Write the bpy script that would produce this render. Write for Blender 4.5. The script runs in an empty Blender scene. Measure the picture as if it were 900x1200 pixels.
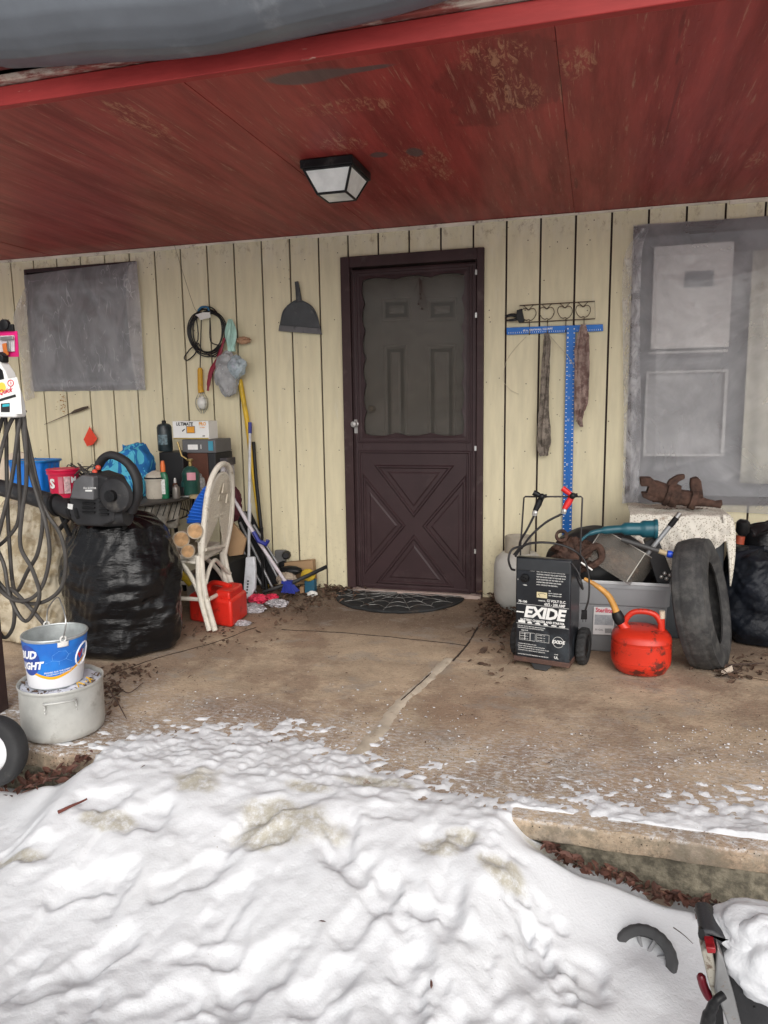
import bpy, bmesh, math, random
from mathutils import Vector, Matrix, noise
random.seed(7)
scene = bpy.context.scene
COL = scene.collection
R_ = math.radians
# ---------------------------------------------------------------- camera
F_PX, YAW, PITCH, ROLL = 854.8, .2799, .1486, -.0148
CAM = Vector((2.977, -4.658, 1.272))
_f = Vector((-math.sin(YAW)*math.cos(PITCH), math.cos(YAW)*math.cos(PITCH), -math.sin(PITCH)))
_r = _f.cross(Vector((0, 0, 1))).normalized(); _u = _r.cross(_f)
CR = _r*math.cos(ROLL)+_u*math.sin(ROLL); CU = -_r*math.sin(ROLL)+_u*math.cos(ROLL)
def _ray(x, y): return _f*F_PX+CR*(x-450)-CU*(y-600)
def W(x, y, Y=0.0):                      # photo point -> world point on the upright plane at depth Y
    d = _ray(x, y); return CAM+d*((Y-CAM.y)/d.y)
def G(x, y, z=0.0):                      # photo point -> world point at height z
    d = _ray(x, y); return CAM+d*((z-CAM.z)/d.z)
def S(p): return F_PX/((Vector(p)-CAM).dot(_f))   # pixels per metre there
cd = bpy.data.cameras.new('camera'); cam = bpy.data.objects.new('camera', cd); COL.objects.link(cam)
cd.sensor_fit = 'VERTICAL'; cd.sensor_height = 24; cd.lens = 24*F_PX/1200; cd.clip_end = 500; cd.clip_start = .02
cam.matrix_world = Matrix.Translation(CAM) @ Matrix((CR, CU, -_f)).transposed().to_4x4()
scene.camera = cam
# ---------------------------------------------------------------- materials
MATS = {}
def nd(nt, typ, **k):
    n = nt.nodes.new(typ)
    for a, b in k.items(): setattr(n, a, b)
    return n
def mixc(nt, fac, a, b, blend='MIX'):
    m = nd(nt, 'ShaderNodeMix', data_type='RGBA', blend_type=blend)
    for s, v in ((0, fac), (6, a), (7, b)):
        if hasattr(v, 'is_linked') or hasattr(v, 'links'): nt.links.new(v, m.inputs[s])
        elif s == 0: m.inputs[0].default_value = v
        else: m.inputs[s].default_value = (*v[:3], 1)
    return m.outputs[2]
def mathn(nt, op, a, b=None, clamp=False):
    m = nd(nt, 'ShaderNodeMath', operation=op, use_clamp=clamp)
    for i, v in ((0, a), (1, b)):
        if v is None: continue
        if hasattr(v, 'links'): nt.links.new(v, m.inputs[i])
        else: m.inputs[i].default_value = v
    return m.outputs[0]
def noisen(nt, scale, detail=4, stretch=(1, 1, 1), rot=(0, 0, 0), rough=.6, off=(0, 0, 0), dist=0):
    tc = nd(nt, 'ShaderNodeTexCoord'); mp = nd(nt, 'ShaderNodeMapping')
    mp.inputs['Scale'].default_value = stretch; mp.inputs['Rotation'].default_value = rot; mp.inputs['Location'].default_value = off
    nt.links.new(tc.outputs['Object'], mp.inputs[0])
    n = nd(nt, 'ShaderNodeTexNoise'); n.inputs['Scale'].default_value = scale; n.inputs['Detail'].default_value = detail
    n.inputs['Roughness'].default_value = rough; n.inputs['Distortion'].default_value = dist
    nt.links.new(mp.outputs[0], n.inputs['Vector'])
    return n.outputs['Fac']
def ramp(nt, fac, a, b):
    m = nd(nt, 'ShaderNodeMapRange', clamp=True); m.interpolation_type = 'SMOOTHSTEP'
    nt.links.new(fac, m.inputs[0]); m.inputs[1].default_value = a; m.inputs[2].default_value = b
    return m.outputs[0]
def blob(nt, ells, wob=.5, wscale=9):
    """mask of stains: ellipses (cx,cy,cz,rx,ry,rz) in object space with a torn edge"""
    tc = nd(nt, 'ShaderNodeTexCoord'); out = None
    nz = noisen(nt, wscale, 6)
    for c in ells:
        mp = nd(nt, 'ShaderNodeMapping'); mp.vector_type = 'POINT'
        s = [1/c[3], 1/c[4], 1/c[5]]
        mp.inputs['Scale'].default_value = s; mp.inputs['Location'].default_value = [-c[i]*s[i] for i in range(3)]
        nt.links.new(tc.outputs['Object'], mp.inputs[0])
        ln = nd(nt, 'ShaderNodeVectorMath', operation='LENGTH'); nt.links.new(mp.outputs[0], ln.inputs[0])
        d = mathn(nt, 'ADD', ln.outputs['Value'], mathn(nt, 'MULTIPLY', mathn(nt, 'SUBTRACT', nz, .5), wob*4))
        m = ramp(nt, d, 1.15, .75)
        out = m if out is None else mathn(nt, 'MAXIMUM', out, m)
    return out
def M(name, col, rough=.6, metal=0, var=.18, vs=6, bump=.15, bs=60, dirt=None, dcol=(.1, .08, .06), ds=5, dth=(.55, .7),
      stretch=(1, 1, 1), coat=0, spec=.5, dirt2=None, d2col=(.5, .4, .3), d2s=14, d2th=(.62, .68), trans=0, ior=1.45, bdist=.004, extra=None, droughadd=.15):
    if name in MATS: return MATS[name]
    m = bpy.data.materials.new(name); m.use_nodes = True; nt = m.node_tree; b = nt.nodes['Principled BSDF']
    c = mixc(nt, ramp(nt, noisen(nt, vs, 5, stretch), .3, .7), [x*(1-var) for x in col], [min(1, x*(1+var)) for x in col])
    rgh = None
    if dirt:
        k = mathn(nt, 'MULTIPLY', ramp(nt, noisen(nt, ds, 8, stretch, rough=.7, off=(3, 1, 2)), *dth), dirt)
        c = mixc(nt, k, c, dcol); rgh = mathn(nt, 'MULTIPLY', k, droughadd)
    if dirt2:
        k = mathn(nt, 'MULTIPLY', ramp(nt, noisen(nt, d2s, 9, stretch, rough=.75, off=(7, 4, 9)), *d2th), dirt2)
        c = mixc(nt, k, c, d2col)
    if extra: c = extra(nt, c)
    nt.links.new(c, b.inputs['Base Color'])
    if rgh is not None: nt.links.new(mathn(nt, 'ADD', rgh, rough, True), b.inputs['Roughness'])
    else: b.inputs['Roughness'].default_value = rough
    b.inputs['Metallic'].default_value = metal; b.inputs['Specular IOR Level'].default_value = spec
    b.inputs['Coat Weight'].default_value = coat; b.inputs['Transmission Weight'].default_value = trans; b.inputs['IOR'].default_value = ior
    if bump:
        bp = nd(nt, 'ShaderNodeBump'); bp.inputs['Strength'].default_value = bump; bp.inputs['Distance'].default_value = bdist
        nt.links.new(noisen(nt, bs, 5, stretch), bp.inputs['Height']); nt.links.new(bp.outputs[0], b.inputs['Normal'])
    MATS[name] = m; return m
def film(name, col, opacity, rough=.25, scale=5, bump=.5, stretch=(1, 1, 1), lo=.6, creases=0):
    """thin plastic sheet: part see-through, part milky, part shiny"""
    if name in MATS: return MATS[name]
    m = bpy.data.materials.new(name); m.use_nodes = True; nt = m.node_tree; nt.nodes.remove(nt.nodes['Principled BSDF'])
    out = nt.nodes['Material Output']
    tr = nd(nt, 'ShaderNodeBsdfTransparent'); tr.inputs[0].default_value = (.93, .93, .94, 1)
    di = nd(nt, 'ShaderNodeBsdfPrincipled'); di.inputs['Base Color'].default_value = (*col, 1); di.inputs['Roughness'].default_value = rough
    ts = nd(nt, 'ShaderNodeBsdfTranslucent'); ts.inputs[0].default_value = (*col, 1)
    mx0 = nd(nt, 'ShaderNodeMixShader'); mx0.inputs[0].default_value = .25
    nt.links.new(di.outputs[0], mx0.inputs[1]); nt.links.new(ts.outputs[0], mx0.inputs[2])
    n1 = noisen(nt, scale, 5, stretch, rot=(0, .6, 0), dist=.6); n2 = noisen(nt, scale*5, 3, stretch)
    k = mathn(nt, 'MULTIPLY', mathn(nt, 'ADD', mathn(nt, 'MULTIPLY', ramp(nt, n1, .35, .7), 1-lo), lo), opacity, True)
    if creases:
        cr = None
        for (ro, st, of) in ((.7, (1, 1, .28), 1), (.45, (1, 1, .2), 5), (-.5, (1, 1, .3), 9)):
            nn = noisen(nt, scale*1.5, 3, st, rot=(0, ro, 0), off=(of, of, of), dist=.3)
            c1 = ramp(nt, mathn(nt, 'ABSOLUTE', mathn(nt, 'SUBTRACT', nn, .5)), .007, .0)
            c1 = mathn(nt, 'MULTIPLY', c1, ramp(nt, noisen(nt, 4, 3, off=(of, 0, of)), .5, .62)); cr = c1 if cr is None else mathn(nt, 'MAXIMUM', cr, c1)
        k = mathn(nt, 'ADD', k, mathn(nt, 'MULTIPLY', cr, creases), True)
        di.inputs['Base Color'].default_value = (*col, 1); nt.links.new(mixc(nt, cr, col, (.85, .85, .86)), di.inputs['Base Color'])
    bp = nd(nt, 'ShaderNodeBump'); bp.inputs['Strength'].default_value = bump; bp.inputs['Distance'].default_value = .01
    nt.links.new(mathn(nt, 'ADD', n1, mathn(nt, 'MULTIPLY', n2, .25)), bp.inputs['Height']); nt.links.new(bp.outputs[0], di.inputs['Normal'])
    mx = nd(nt, 'ShaderNodeMixShader'); nt.links.new(k, mx.inputs[0]); nt.links.new(tr.outputs[0], mx.inputs[1]); nt.links.new(mx0.outputs[0], mx.inputs[2])
    nt.links.new(mx.outputs[0], out.inputs[0]); MATS[name] = m; return m
# ---------------------------------------------------------------- mesh builder
def spline(pts, n=8, closed=False):
    pts = [Vector(p) for p in pts]; L = len(pts); out = []
    rng = range(L if closed else L-1)
    for i in rng:
        p1, p2 = pts[i], pts[(i+1) % L]
        p0 = pts[i-1] if (i > 0 or closed) else p1*2-p2
        p3 = pts[(i+2) % L] if (i+2 < L or closed) else p2*2-p1
        for k in range(n):
            t = k/n; t2 = t*t; t3 = t2*t
            out.append(.5*((2*p1)+(p2-p0)*t+(2*p0-5*p1+4*p2-p3)*t2+(3*p1-p0-3*p2+p3)*t3))
    if not closed: out.append(pts[-1])
    return out
class MB:
    def __init__(s): s.v = []; s.f = []; s.T = Matrix.Identity(4); s.mi = []; s.cm = 0
    def add(s, vs, fs):
        o = len(s.v); s.v += [s.T @ Vector(p) for p in vs]
        s.f += [[i+o for i in f] for f in fs]; s.mi += [s.cm]*len(fs); return s
    def box(s, a, b):
        x0, y0, z0 = a; x1, y1, z1 = b
        return s.add([(x0, y0, z0), (x1, y0, z0), (x1, y1, z0), (x0, y1, z0), (x0, y0, z1), (x1, y0, z1), (x1, y1, z1), (x0, y1, z1)],
                     [(0, 3, 2, 1), (4, 5, 6, 7), (0, 1, 5, 4), (1, 2, 6, 5), (2, 3, 7, 6), (3, 0, 4, 7)])
    def cbox(s, c, d, M3=None):
        """box with centre c, size d, turned by M3"""
        o = s.T.copy(); s.T = s.T @ Matrix.Translation(Vector(c)) @ (M3.to_4x4() if M3 else Matrix.Identity(4))
        s.box([-k/2 for k in d], [k/2 for k in d]); s.T = o; return s
    def tube(s, pts, r, n=8, closed=False, cap=True, flat=1.0):
        pts = [Vector(p) for p in pts]; L = len(pts); rs = r if isinstance(r, (list, tuple)) else [r]*L
        if len(rs) != L: rs = [rs[0]+(rs[-1]-rs[0])*i/(L-1) for i in range(L)]
        vs = []; prev = None
        for i, p in enumerate(pts):
            if closed: t = pts[(i+1) % L]-pts[i-1]
            else: t = pts[min(i+1, L-1)]-pts[max(i-1, 0)]
            if t.length < 1e-9: t = Vector((0, 0, 1))
            t.normalize()
            if prev is None:
                a = Vector((0, 1, 0)) if abs(t.y) < .9 else Vector((1, 0, 0)); nrm = (a-t*a.dot(t)).normalized()
            else: nrm = (prev-t*prev.dot(t)); nrm = nrm.normalized() if nrm.length > 1e-6 else t.orthogonal().normalized()
            prev = nrm; b = t.cross(nrm)
            for k in range(n):
                a = 2*math.pi*k/n; vs.append(p+(nrm*math.cos(a)*flat+b*math.sin(a))*rs[i])
        fs = []
        for i in range(L if closed else L-1):
            j = (i+1) % L
            for k in range(n): k2 = (k+1) % n; fs.append((i*n+k, i*n+k2, j*n+k2, j*n+k))
        if cap and not closed: fs += [tuple(range(n-1, -1, -1)), tuple((L-1)*n+k for k in range(n))]
        return s.add(vs, fs)
    def lathe(s, prof, c=(0, 0, 0), axis=(0, 0, 1), n=32, sx=1, sy=1, fn=None, closed=False):
        q = Vector((0, 0, 1)).rotation_difference(Vector(axis).normalized()).to_matrix(); c = Vector(c); vs = []
        for (r, z) in prof:
            for k in range(n):
                a = 2*math.pi*k/n; p = Vector((r*math.cos(a)*sx, r*math.sin(a)*sy, z))
                if fn: p = fn(p)
                vs.append(c+q@p)
        fs = []; L = len(prof)
        for i in range(L if closed else L-1):
            j = (i+1) % L
            for k in range(n): k2 = (k+1) % n; fs.append((i*n+k, i*n+k2, j*n+k2, j*n+k))
        if not closed:
            if prof[0][0] > 1e-5: fs.append(tuple(range(n-1, -1, -1)))
            if prof[-1][0] > 1e-5: fs.append(tuple((L-1)*n+k for k in range(n)))
        return s.add(vs, fs)
    def prism(s, poly, d):
        """poly: list of 3D points (one face), d: extrusion vector"""
        L = len(poly); d = Vector(d); vs = [Vector(p) for p in poly]+[Vector(p)+d for p in poly]
        return s.add(vs, [tuple(range(L)), tuple(range(2*L-1, L-1, -1))]+[(i, (i+1) % L, (i+1) % L+L, i+L) for i in range(L)])
    def grid(s, fn, nu, nv, cu=False, cv=False):
        vs = [fn(i/(nu if cu else nu-1), j/(nv if cv else nv-1)) for i in range(nu) for j in range(nv)]; fs = []
        for i in range(nu if cu else nu-1):
            for j in range(nv if cv else nv-1):
                i2, j2 = (i+1) % nu, (j+1) % nv; fs.append((i*nv+j, i2*nv+j, i2*nv+j2, i*nv+j2))
        return s.add(vs, fs)
    def ball(s, c, r, n=12, sc=(1, 1, 1), fn=None):
        c = Vector(c)
        def f(u, v):
            a = 2*math.pi*u; b = math.pi*v; d = Vector((math.sin(b)*math.cos(a), math.sin(b)*math.sin(a), -math.cos(b)))
            k = fn(d) if fn else 1
            return c+Vector((d.x*sc[0], d.y*sc[1], d.z*sc[2]))*r*k
        return s.grid(f, n, n//2+1, cu=True)
    def emboss(s, poly, nrm, steps):
        """rings inset from a convex polygon: steps = [(inset, height)...], last ring filled"""
        nrm = Vector(nrm); P = [Vector(p) for p in poly]; L = len(P); vs = []
        area = sum((P[i]-P[0]).cross(P[(i+1) % L]-P[0]).dot(nrm) for i in range(L))
        sg = 1 if area > 0 else -1
        for (ins, h) in steps:
            for i in range(L):
                e1 = (P[i]-P[i-1]).normalized(); e2 = (P[(i+1) % L]-P[i]).normalized()
                n1 = nrm.cross(e1)*sg; n2 = nrm.cross(e2)*sg; bis = (n1+n2).normalized(); k = ins/max(.25, bis.dot(n1))
                vs.append(P[i]+bis*k+nrm*h)
        fs = []
        for r in range(len(steps)-1):
            for i in range(L): j = (i+1) % L; fs.append((r*L+i, r*L+j, (r+1)*L+j, (r+1)*L+i))
        fs.append(tuple((len(steps)-1)*L+i for i in range(L)))
        return s.add(vs, fs)
    def text(s, body, size, fn, bold=.0, shear=0, align='CENTER', extr=.0, space=1.0, xs=1.0):
        """fn(u, v) -> world point; u, v in metres on the face"""
        cu = bpy.data.curves.new('t', 'FONT'); cu.body = body; cu.size = size; cu.shear = shear; cu.offset = bold*size
        cu.align_x = align; cu.align_y = 'CENTER'; cu.space_character = space; cu.resolution_u = 2
        ob = bpy.data.objects.new('t', cu); COL.objects.link(ob); bpy.context.view_layer.update()
        me = bpy.data.meshes.new_from_object(ob.evaluated_get(bpy.context.evaluated_depsgraph_get()))
        s.add([fn(v.co.x*xs, v.co.y) for v in me.vertices], [tuple(p.vertices) for p in me.polygons])
        bpy.data.objects.remove(ob); bpy.data.curves.remove(cu); bpy.data.meshes.remove(me); return s
    def build(s, name, mat, parent=None, smooth=40, bevel=0, loc=None, mats=None, solid=0, sub=0, label=None):
        o0 = Vector((0, 0, 0))
        if parent is not None:
            p = parent
            while p: o0 = o0+p.location; p = p.parent
        elif loc is not None: o0 = Vector(loc)
        else:
            xs = [p.x for p in s.v]; ys = [p.y for p in s.v]; zs = [p.z for p in s.v]
            o0 = Vector(((min(xs)+max(xs))/2, (min(ys)+max(ys))/2, min(zs)))
        me = bpy.data.meshes.new(name); me.from_pydata([p-o0 for p in s.v], [], s.f); me.materials.append(mat)
        for m_ in (mats or []): me.materials.append(m_)
        if mats: me.polygons.foreach_set('material_index', s.mi)
        me.validate(); me.update()
        bm = bmesh.new(); bm.from_mesh(me); bmesh.ops.recalc_face_normals(bm, faces=bm.faces); bm.to_mesh(me); bm.free()
        if smooth:
            me.polygons.foreach_set('use_smooth', [True]*len(me.polygons)); me.set_sharp_from_angle(angle=R_(smooth))
        ob = bpy.data.objects.new(name, me); COL.objects.link(ob)
        if parent is not None: ob.parent = parent
        else: ob.location = o0
        if solid: md = ob.modifiers.new('s', 'SOLIDIFY'); md.thickness = solid
        if bevel: md = ob.modifiers.new('b', 'BEVEL'); md.width = bevel; md.segments = 3; md.limit_method = 'ANGLE'; md.angle_limit = R_(35)
        if sub: md = ob.modifiers.new('u', 'SUBSURF'); md.levels = md.render_levels = sub
        if label: ob['label'] = label
        return ob
def tag(o, label=None, cat=None, group=None, kind=None):
    for k, v in (('label', label), ('category', cat), ('group', group), ('kind', kind)):
        if v: o[k] = v
    return o
def thing(name, label, cat, loc, group=None):
    o = bpy.data.objects.new(name, None); COL.objects.link(o); o.location = loc; o.empty_display_size = .05
    return tag(o, label, cat, group)
def N(p, s=1.0, o=(0, 0, 0)): return noise.noise(Vector((p[0]*s+o[0], p[1]*s+o[1], p[2]*s+o[2])))
def facet(p, s, seed, k=6, zst=1.0):
    """flat faces meeting in sharp creases, like crushed foil; 0..1"""
    rs = random.Random(seed); t = 0; wsum = 0
    w = .35*N(p, 1.7*s/3, (seed, 0, 0))
    for i in range(k):
        d = Vector((rs.gauss(0, 1), rs.gauss(0, 1), rs.gauss(0, zst))).normalized(); f = s*rs.uniform(.6, 1.5); ph = rs.random(); a = rs.uniform(.4, 1)
        v = d.dot(Vector(p))*f+ph+w; v -= math.floor(v); t += a*abs(2*v-1); wsum += a
    return t/wsum
def ridge(p, s, o=(0, 0, 0)): return 1-2*abs(N(p, s, o))
X, Y_, Z_ = Vector((1, 0, 0)), Vector((0, 1, 0)), Vector((0, 0, 1))
def Rz(a): return Matrix.Rotation(R_(a), 3, 'Z')
def Rx(a): return Matrix.Rotation(R_(a), 3, 'X')
def Ry(a): return Matrix.Rotation(R_(a), 3, 'Y')
# common materials
wh = M('white_paint', (.72, .71, .68), .45, var=.06, bump=.05)
blk = M('black_plastic', (.012, .012, .013), .4, var=.3, bump=.1, spec=.25, dirt=.4, dcol=(.09, .085, .08), ds=9)
gry = M('grey_plastic', (.10, .105, .11), .5, var=.15, dirt=.4, dcol=(.2, .19, .17), ds=12)
met = M('worn_metal', (.45, .45, .44), .38, metal=.9, var=.15, dirt=.5, dcol=(.2, .18, .16))
wire_m = M('rusted_wire', (.11, .08, .06), .6, metal=.6, var=.3)
rubber = M('rubber', (.028, .028, .029), .75, var=.3, bump=.3, dirt=.6, dcol=(.13, .125, .115), ds=7)
blue_p = M('blue_plastic', (.01, .09, .45), .4, var=.1, bump=.04)
navy_p = M('navy_plastic', (.02, .03, .22), .4, var=.15)
red_p = M('red_plastic', (.62, .025, .015), .38, var=.12, bump=.05, dirt=.55, dcol=(.12, .02, .012), ds=9, dth=(.56, .68))
card = M('cardboard', (.34, .22, .12), .85, var=.12, bump=.1)
prnt = M('black_print', (.02, .02, .02), .6, var=0, bump=0)
wprnt = M('white_print', (.78, .78, .76), .6, var=.05, bump=0, dirt=.25, dcol=(.2, .2, .2), ds=60)
# ================================================================ HOUSE
house = thing('house', 'cream vertical-board house front with dark brown screen door and red porch ceiling', 'house', (1.8, 0, 0))
GR = .2032
def sid_extra(nt, c):
    geo = nd(nt, 'ShaderNodeTexCoord'); sp = nd(nt, 'ShaderNodeSeparateXYZ'); nt.links.new(geo.outputs['Object'], sp.inputs[0])
    # chalky primer showing through along the very top, brown scuffs along the foot
    top = mathn(nt, 'MULTIPLY', ramp(nt, sp.outputs['Z'], 2.1, 2.34), ramp(nt, noisen(nt, 7, 8, (1, 1, .5), rough=.8), .4, .62))
    c = mixc(nt, mathn(nt, 'MULTIPLY', top, .5), c, (.74, .7, .6))
    ab = mathn(nt, 'MULTIPLY', ramp(nt, sp.outputs['Z'], 2.22, 2.3), ramp(nt, noisen(nt, 22, 8, (1, 1, .6), rough=.8, off=(5, 5, 5)), .52, .62))
    c = mixc(nt, mathn(nt, 'MULTIPLY', ab, .6), c, (.32, .24, .15))
    low = mathn(nt, 'MULTIPLY', ramp(nt, sp.outputs['Z'], .7, .0), ramp(nt, noisen(nt, 30, 8, rough=.85), .52, .66))
    c = mixc(nt, mathn(nt, 'MULTIPLY', low, .7), c, (.23, .17, .1))
    # one board = one slightly different coat
    bx = mathn(nt, 'FLOOR', mathn(nt, 'DIVIDE', mathn(nt, 'ADD', sp.outputs['X'], 1.8), GR))
    wn = nd(nt, 'ShaderNodeTexWhiteNoise', noise_dimensions='1D'); nt.links.new(bx, wn.inputs[1])
    c = mixc(nt, mathn(nt, 'MULTIPLY', wn.outputs[0], .22), c, (.52, .48, .32))
    # scattered insect specks
    vo = nd(nt, 'ShaderNodeTexVoronoi'); vo.inputs['Scale'].default_value = 22; nt.links.new(geo.outputs['Object'], vo.inputs['Vector'])
    c = mixc(nt, mathn(nt, 'MULTIPLY', mathn(nt, 'LESS_THAN', vo.outputs['Distance'], .085), ramp(nt, noisen(nt, 3, 3, off=(9, 2, 2)), .5, .6)), c, (.14, .1, .07))
    return c
siding_m = M('cream_siding', (.70, .635, .44), .6, var=.07, vs=3, bump=.14, bs=22, stretch=(7, 7, 1), dirt=.3, dcol=(.44, .39, .27), ds=1.0, dth=(.5, .8), bdist=.003, extra=sid_extra, dirt2=.5, d2col=(.73, .69, .56), d2s=2.2, d2th=(.6, .66))
groove_m = M('groove_paint', (.035, .02, .017), .8)
brown_m = M('dark_brown_paint', (.040, .023, .025), .42, spec=.3, var=.12, bump=.12, bs=40, dirt=.35, dcol=(.10, .07, .07), ds=4)
WL = (-1.10, -.15, 1.395, 2.285)      # window openings x0,x1,z0,z1
WR = (3.17, 4.75, .645, 2.262)
DR = (1.376, 2.305, -.02, 2.203)
b = MB(); ZT = 2.375
for i in range(-22, 32):
    x0, x1 = i*GR+.006, (i+1)*GR-.006
    segs = [(x0, x1, 0.0, ZT)]
    for (a0, a1, c0, c1) in (WL, WR, DR):
        new = []
        for (p, q, lo, hi) in segs:
            if q <= a0 or p >= a1: new.append((p, q, lo, hi)); continue
            if p < a0: new.append((p, a0, lo, hi)); p = a0
            if q > a1: new.append((a1, q, lo, hi)); q = a1
            if lo < c0: new.append((p, q, lo, c0))
            if hi > c1: new.append((p, q, c1, hi))
        segs = new
    for (p, q, lo, hi) in segs: b.box((p, 0, lo), (q, .013, hi))
b.cm = 1
for i in range(-9, 24):
    for z_ in range(6):
        xx, zz = (i+.5)*GR+random.uniform(-.04, .04), .12+z_*.42+random.uniform(-.02, .02)
        if random.random() < .75 and not any(a0-.01 < xx < a1+.01 and c0-.01 < zz < c1+.01 for (a0, a1, c0, c1) in (WL, WR, DR)): b.lathe([(0, -.0012), (.0035, -.0008), (.0035, .001)], (xx, 0, zz), (0, 1, 0), 6)
def backing(x0, x1, z0, z1): b.box((x0, .015, z0), (x1, .12, z1))
backing(-4.5, WL[0], -.3, ZT); backing(WL[0], WL[1], -.3, WL[2]); backing(WL[0], WL[1], WL[3], ZT); backing(WL[1], DR[0], -.3, ZT)
backing(DR[0], DR[1], DR[3], ZT); backing(DR[1], WR[0], -.3, ZT); backing(WR[0], WR[1], -.3, WR[2]); backing(WR[0], WR[1], WR[3], ZT); backing(WR[1], 6.5, -.3, ZT)
b.build('siding', siding_m, house, mats=[groove_m], smooth=0)
t = MB()       # whitish batten where wall meets porch ceiling, in uneven lengths
xx = -4.4
while xx < 6.4:
    L = random.uniform(.7, 1.5); dz = random.uniform(-.006, .006); t.box((xx, -.012, 2.343+dz), (min(6.4, xx+L-.002), -.0005, 2.361)); xx += L
t.build('ceiling_batten', M('batten_paint', (.72, .66, .55), .7, var=.15, dirt=.8, dcol=(.16, .09, .07), ds=14), house, smooth=0)
# ---- porch ceiling
# worn paint patches at their own places on the boards
def pat(*l):
    o = []
    for (x, y, rx, ry) in l:
        p = G(x, y, 2.36); o.append((p.x-1.8, p.y, 2.36, rx, ry, .2))
    return o
scr = pat((165, 143, .07, .2), (420, 125, .2, .07), (395, 128, .1, .05), (400, 172, .12, .08), (495, 190, .12, .2), (575, 70, .10, .10), (600, 110, .08, .2), (680, 75, .06, .12), (520, 205, .08, .14), (885, 190, .04, .15))
gre = pat((360, 92, .16, .05), (420, 84, .12, .02), (443, 183, .04, .04), (486, 180, .035, .06))
drk = pat((610, 90, .16, .25), (560, 120, .12, .3), (632, 60, .014, .1), (650, 110, .012, .1), (664, 160, .01, .08), (675, 215, .008, .1), (799, 30, .01, .1), (794, 70, .008, .06), (788, 130, .006, .3))
def ceil_extra(nt, c):
    c = mixc(nt, mathn(nt, 'MULTIPLY', blob(nt, drk, .6, 4), .38), c, (.05, .014, .012))
    st = noisen(nt, 14, 8, (3.2, .5, 1), rough=.7)
    k = mathn(nt, 'MULTIPLY', blob(nt, scr, .7, 4), ramp(nt, noisen(nt, 30, 9, (1.6, .45, 1), rough=.8, dist=.8), .50, .58))
    c = mixc(nt, mathn(nt, 'MULTIPLY', k, .75), c, (.45, .22, .13))
    k2 = mathn(nt, 'MULTIPLY', ramp(nt, noisen(nt, 9, 9, (7, .35, 1), rough=.75, off=(1, 7, 3)), .58, .64), .55)
    c = mixc(nt, k2, c, (.45, .25, .17))
    c = mixc(nt, mathn(nt, 'MULTIPLY', blob(nt, gre, .25, 8), .85), c, (.1, .075, .072))
    return c
ceil_m = M('red_ceiling_paint', (.31, .046, .040), .40, var=.2, spec=.22, vs=2.5, bump=.3, bs=18, stretch=(6, .6, 1), dirt=.6, dcol=(.15, .025, .022), ds=1.1, dth=(.42, .68), extra=ceil_extra, bdist=.003)
c = MB()
sheets = [-4.5, -3.28, -2.06, -.84, .38, 1.6, 2.835, 4.06, 5.28, 6.5]
for k in range(len(sheets)-1): c.box((sheets[k]+.001, -2.30, 2.364+(k % 2)*.0015), (sheets[k+1]-.001, .0, 2.376))
for sx in (2.835, 3.24):
    for k in range(14): c.lathe([(0, -.0008), (.005, -.0005), (.005, 0)], (sx+random.uniform(-.006, .006), -.15-k*.155, 2.3635), n=8)
c.build('porch_ceiling', ceil_m, house, smooth=0)
fas_m = M('red_fascia_paint', (.30, .034, .032), .5, spec=.2, var=.15, vs=5, bump=.25, bs=25, stretch=(.6, 3, 3), dirt=.4, dcol=(.25, .035, .03), ds=3, dirt2=.6, d2col=(.5, .35, .28), d2s=9, d2th=(.63, .69))
f = MB(); f.box((-4.5, -2.335, 2.345), (6.5, -2.30, 2.41)); f.build('fascia_board', fas_m, house, bevel=.004)
f = MB(); f.box((-4.5, -2.36, 2.413), (6.5, -2.305, 2.437))
f.build('drip_ledge', M('weathered_red', (.22, .05, .04), .8, var=.3, dirt=1, dcol=(.45, .36, .3), ds=9, dth=(.45, .6), stretch=(.7, 2, 2)), house, bevel=.004)
f = MB(); xx = -4.5; 
while xx < 6.5: f.box((xx, -2.40, 2.44), (xx+.35, -2.375, 2.62)); xx += .355
f.build('roof_edge_board', M('dark_red_board', (.12, .018, .018), .6, dirt=.5, dcol=(.25, .08, .06)), house, bevel=.002)
f = MB(); f.add([(-4.6, -2.42, 2.623), (6.6, -2.42, 2.623), (6.6, 1.5, 3.3), (-4.6, 1.5, 3.3), (-4.6, -2.42, 2.65), (6.6, -2.42, 2.65), (6.6, 1.5, 3.33), (-4.6, 1.5, 3.33)],
                [(0, 1, 2, 3), (4, 5, 6, 7), (0, 1, 5, 4), (1, 2, 6, 5), (2, 3, 7, 6), (3, 0, 4, 7)])
f.build('roof', M('roof_shingle', (.06, .06, .065), .9, bump=.4), house, smooth=0)
f = MB(); f.box((-4.55, -.3, 0), (-4.5, .12, 2.6)); f.box((-4.5, .3, -.3), (6.5, .35, 3.1)); f.box((6.5, -.3, 0), (6.55, .35, 2.6)); f.build('inner_wall', groove_m, house, smooth=0)
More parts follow.
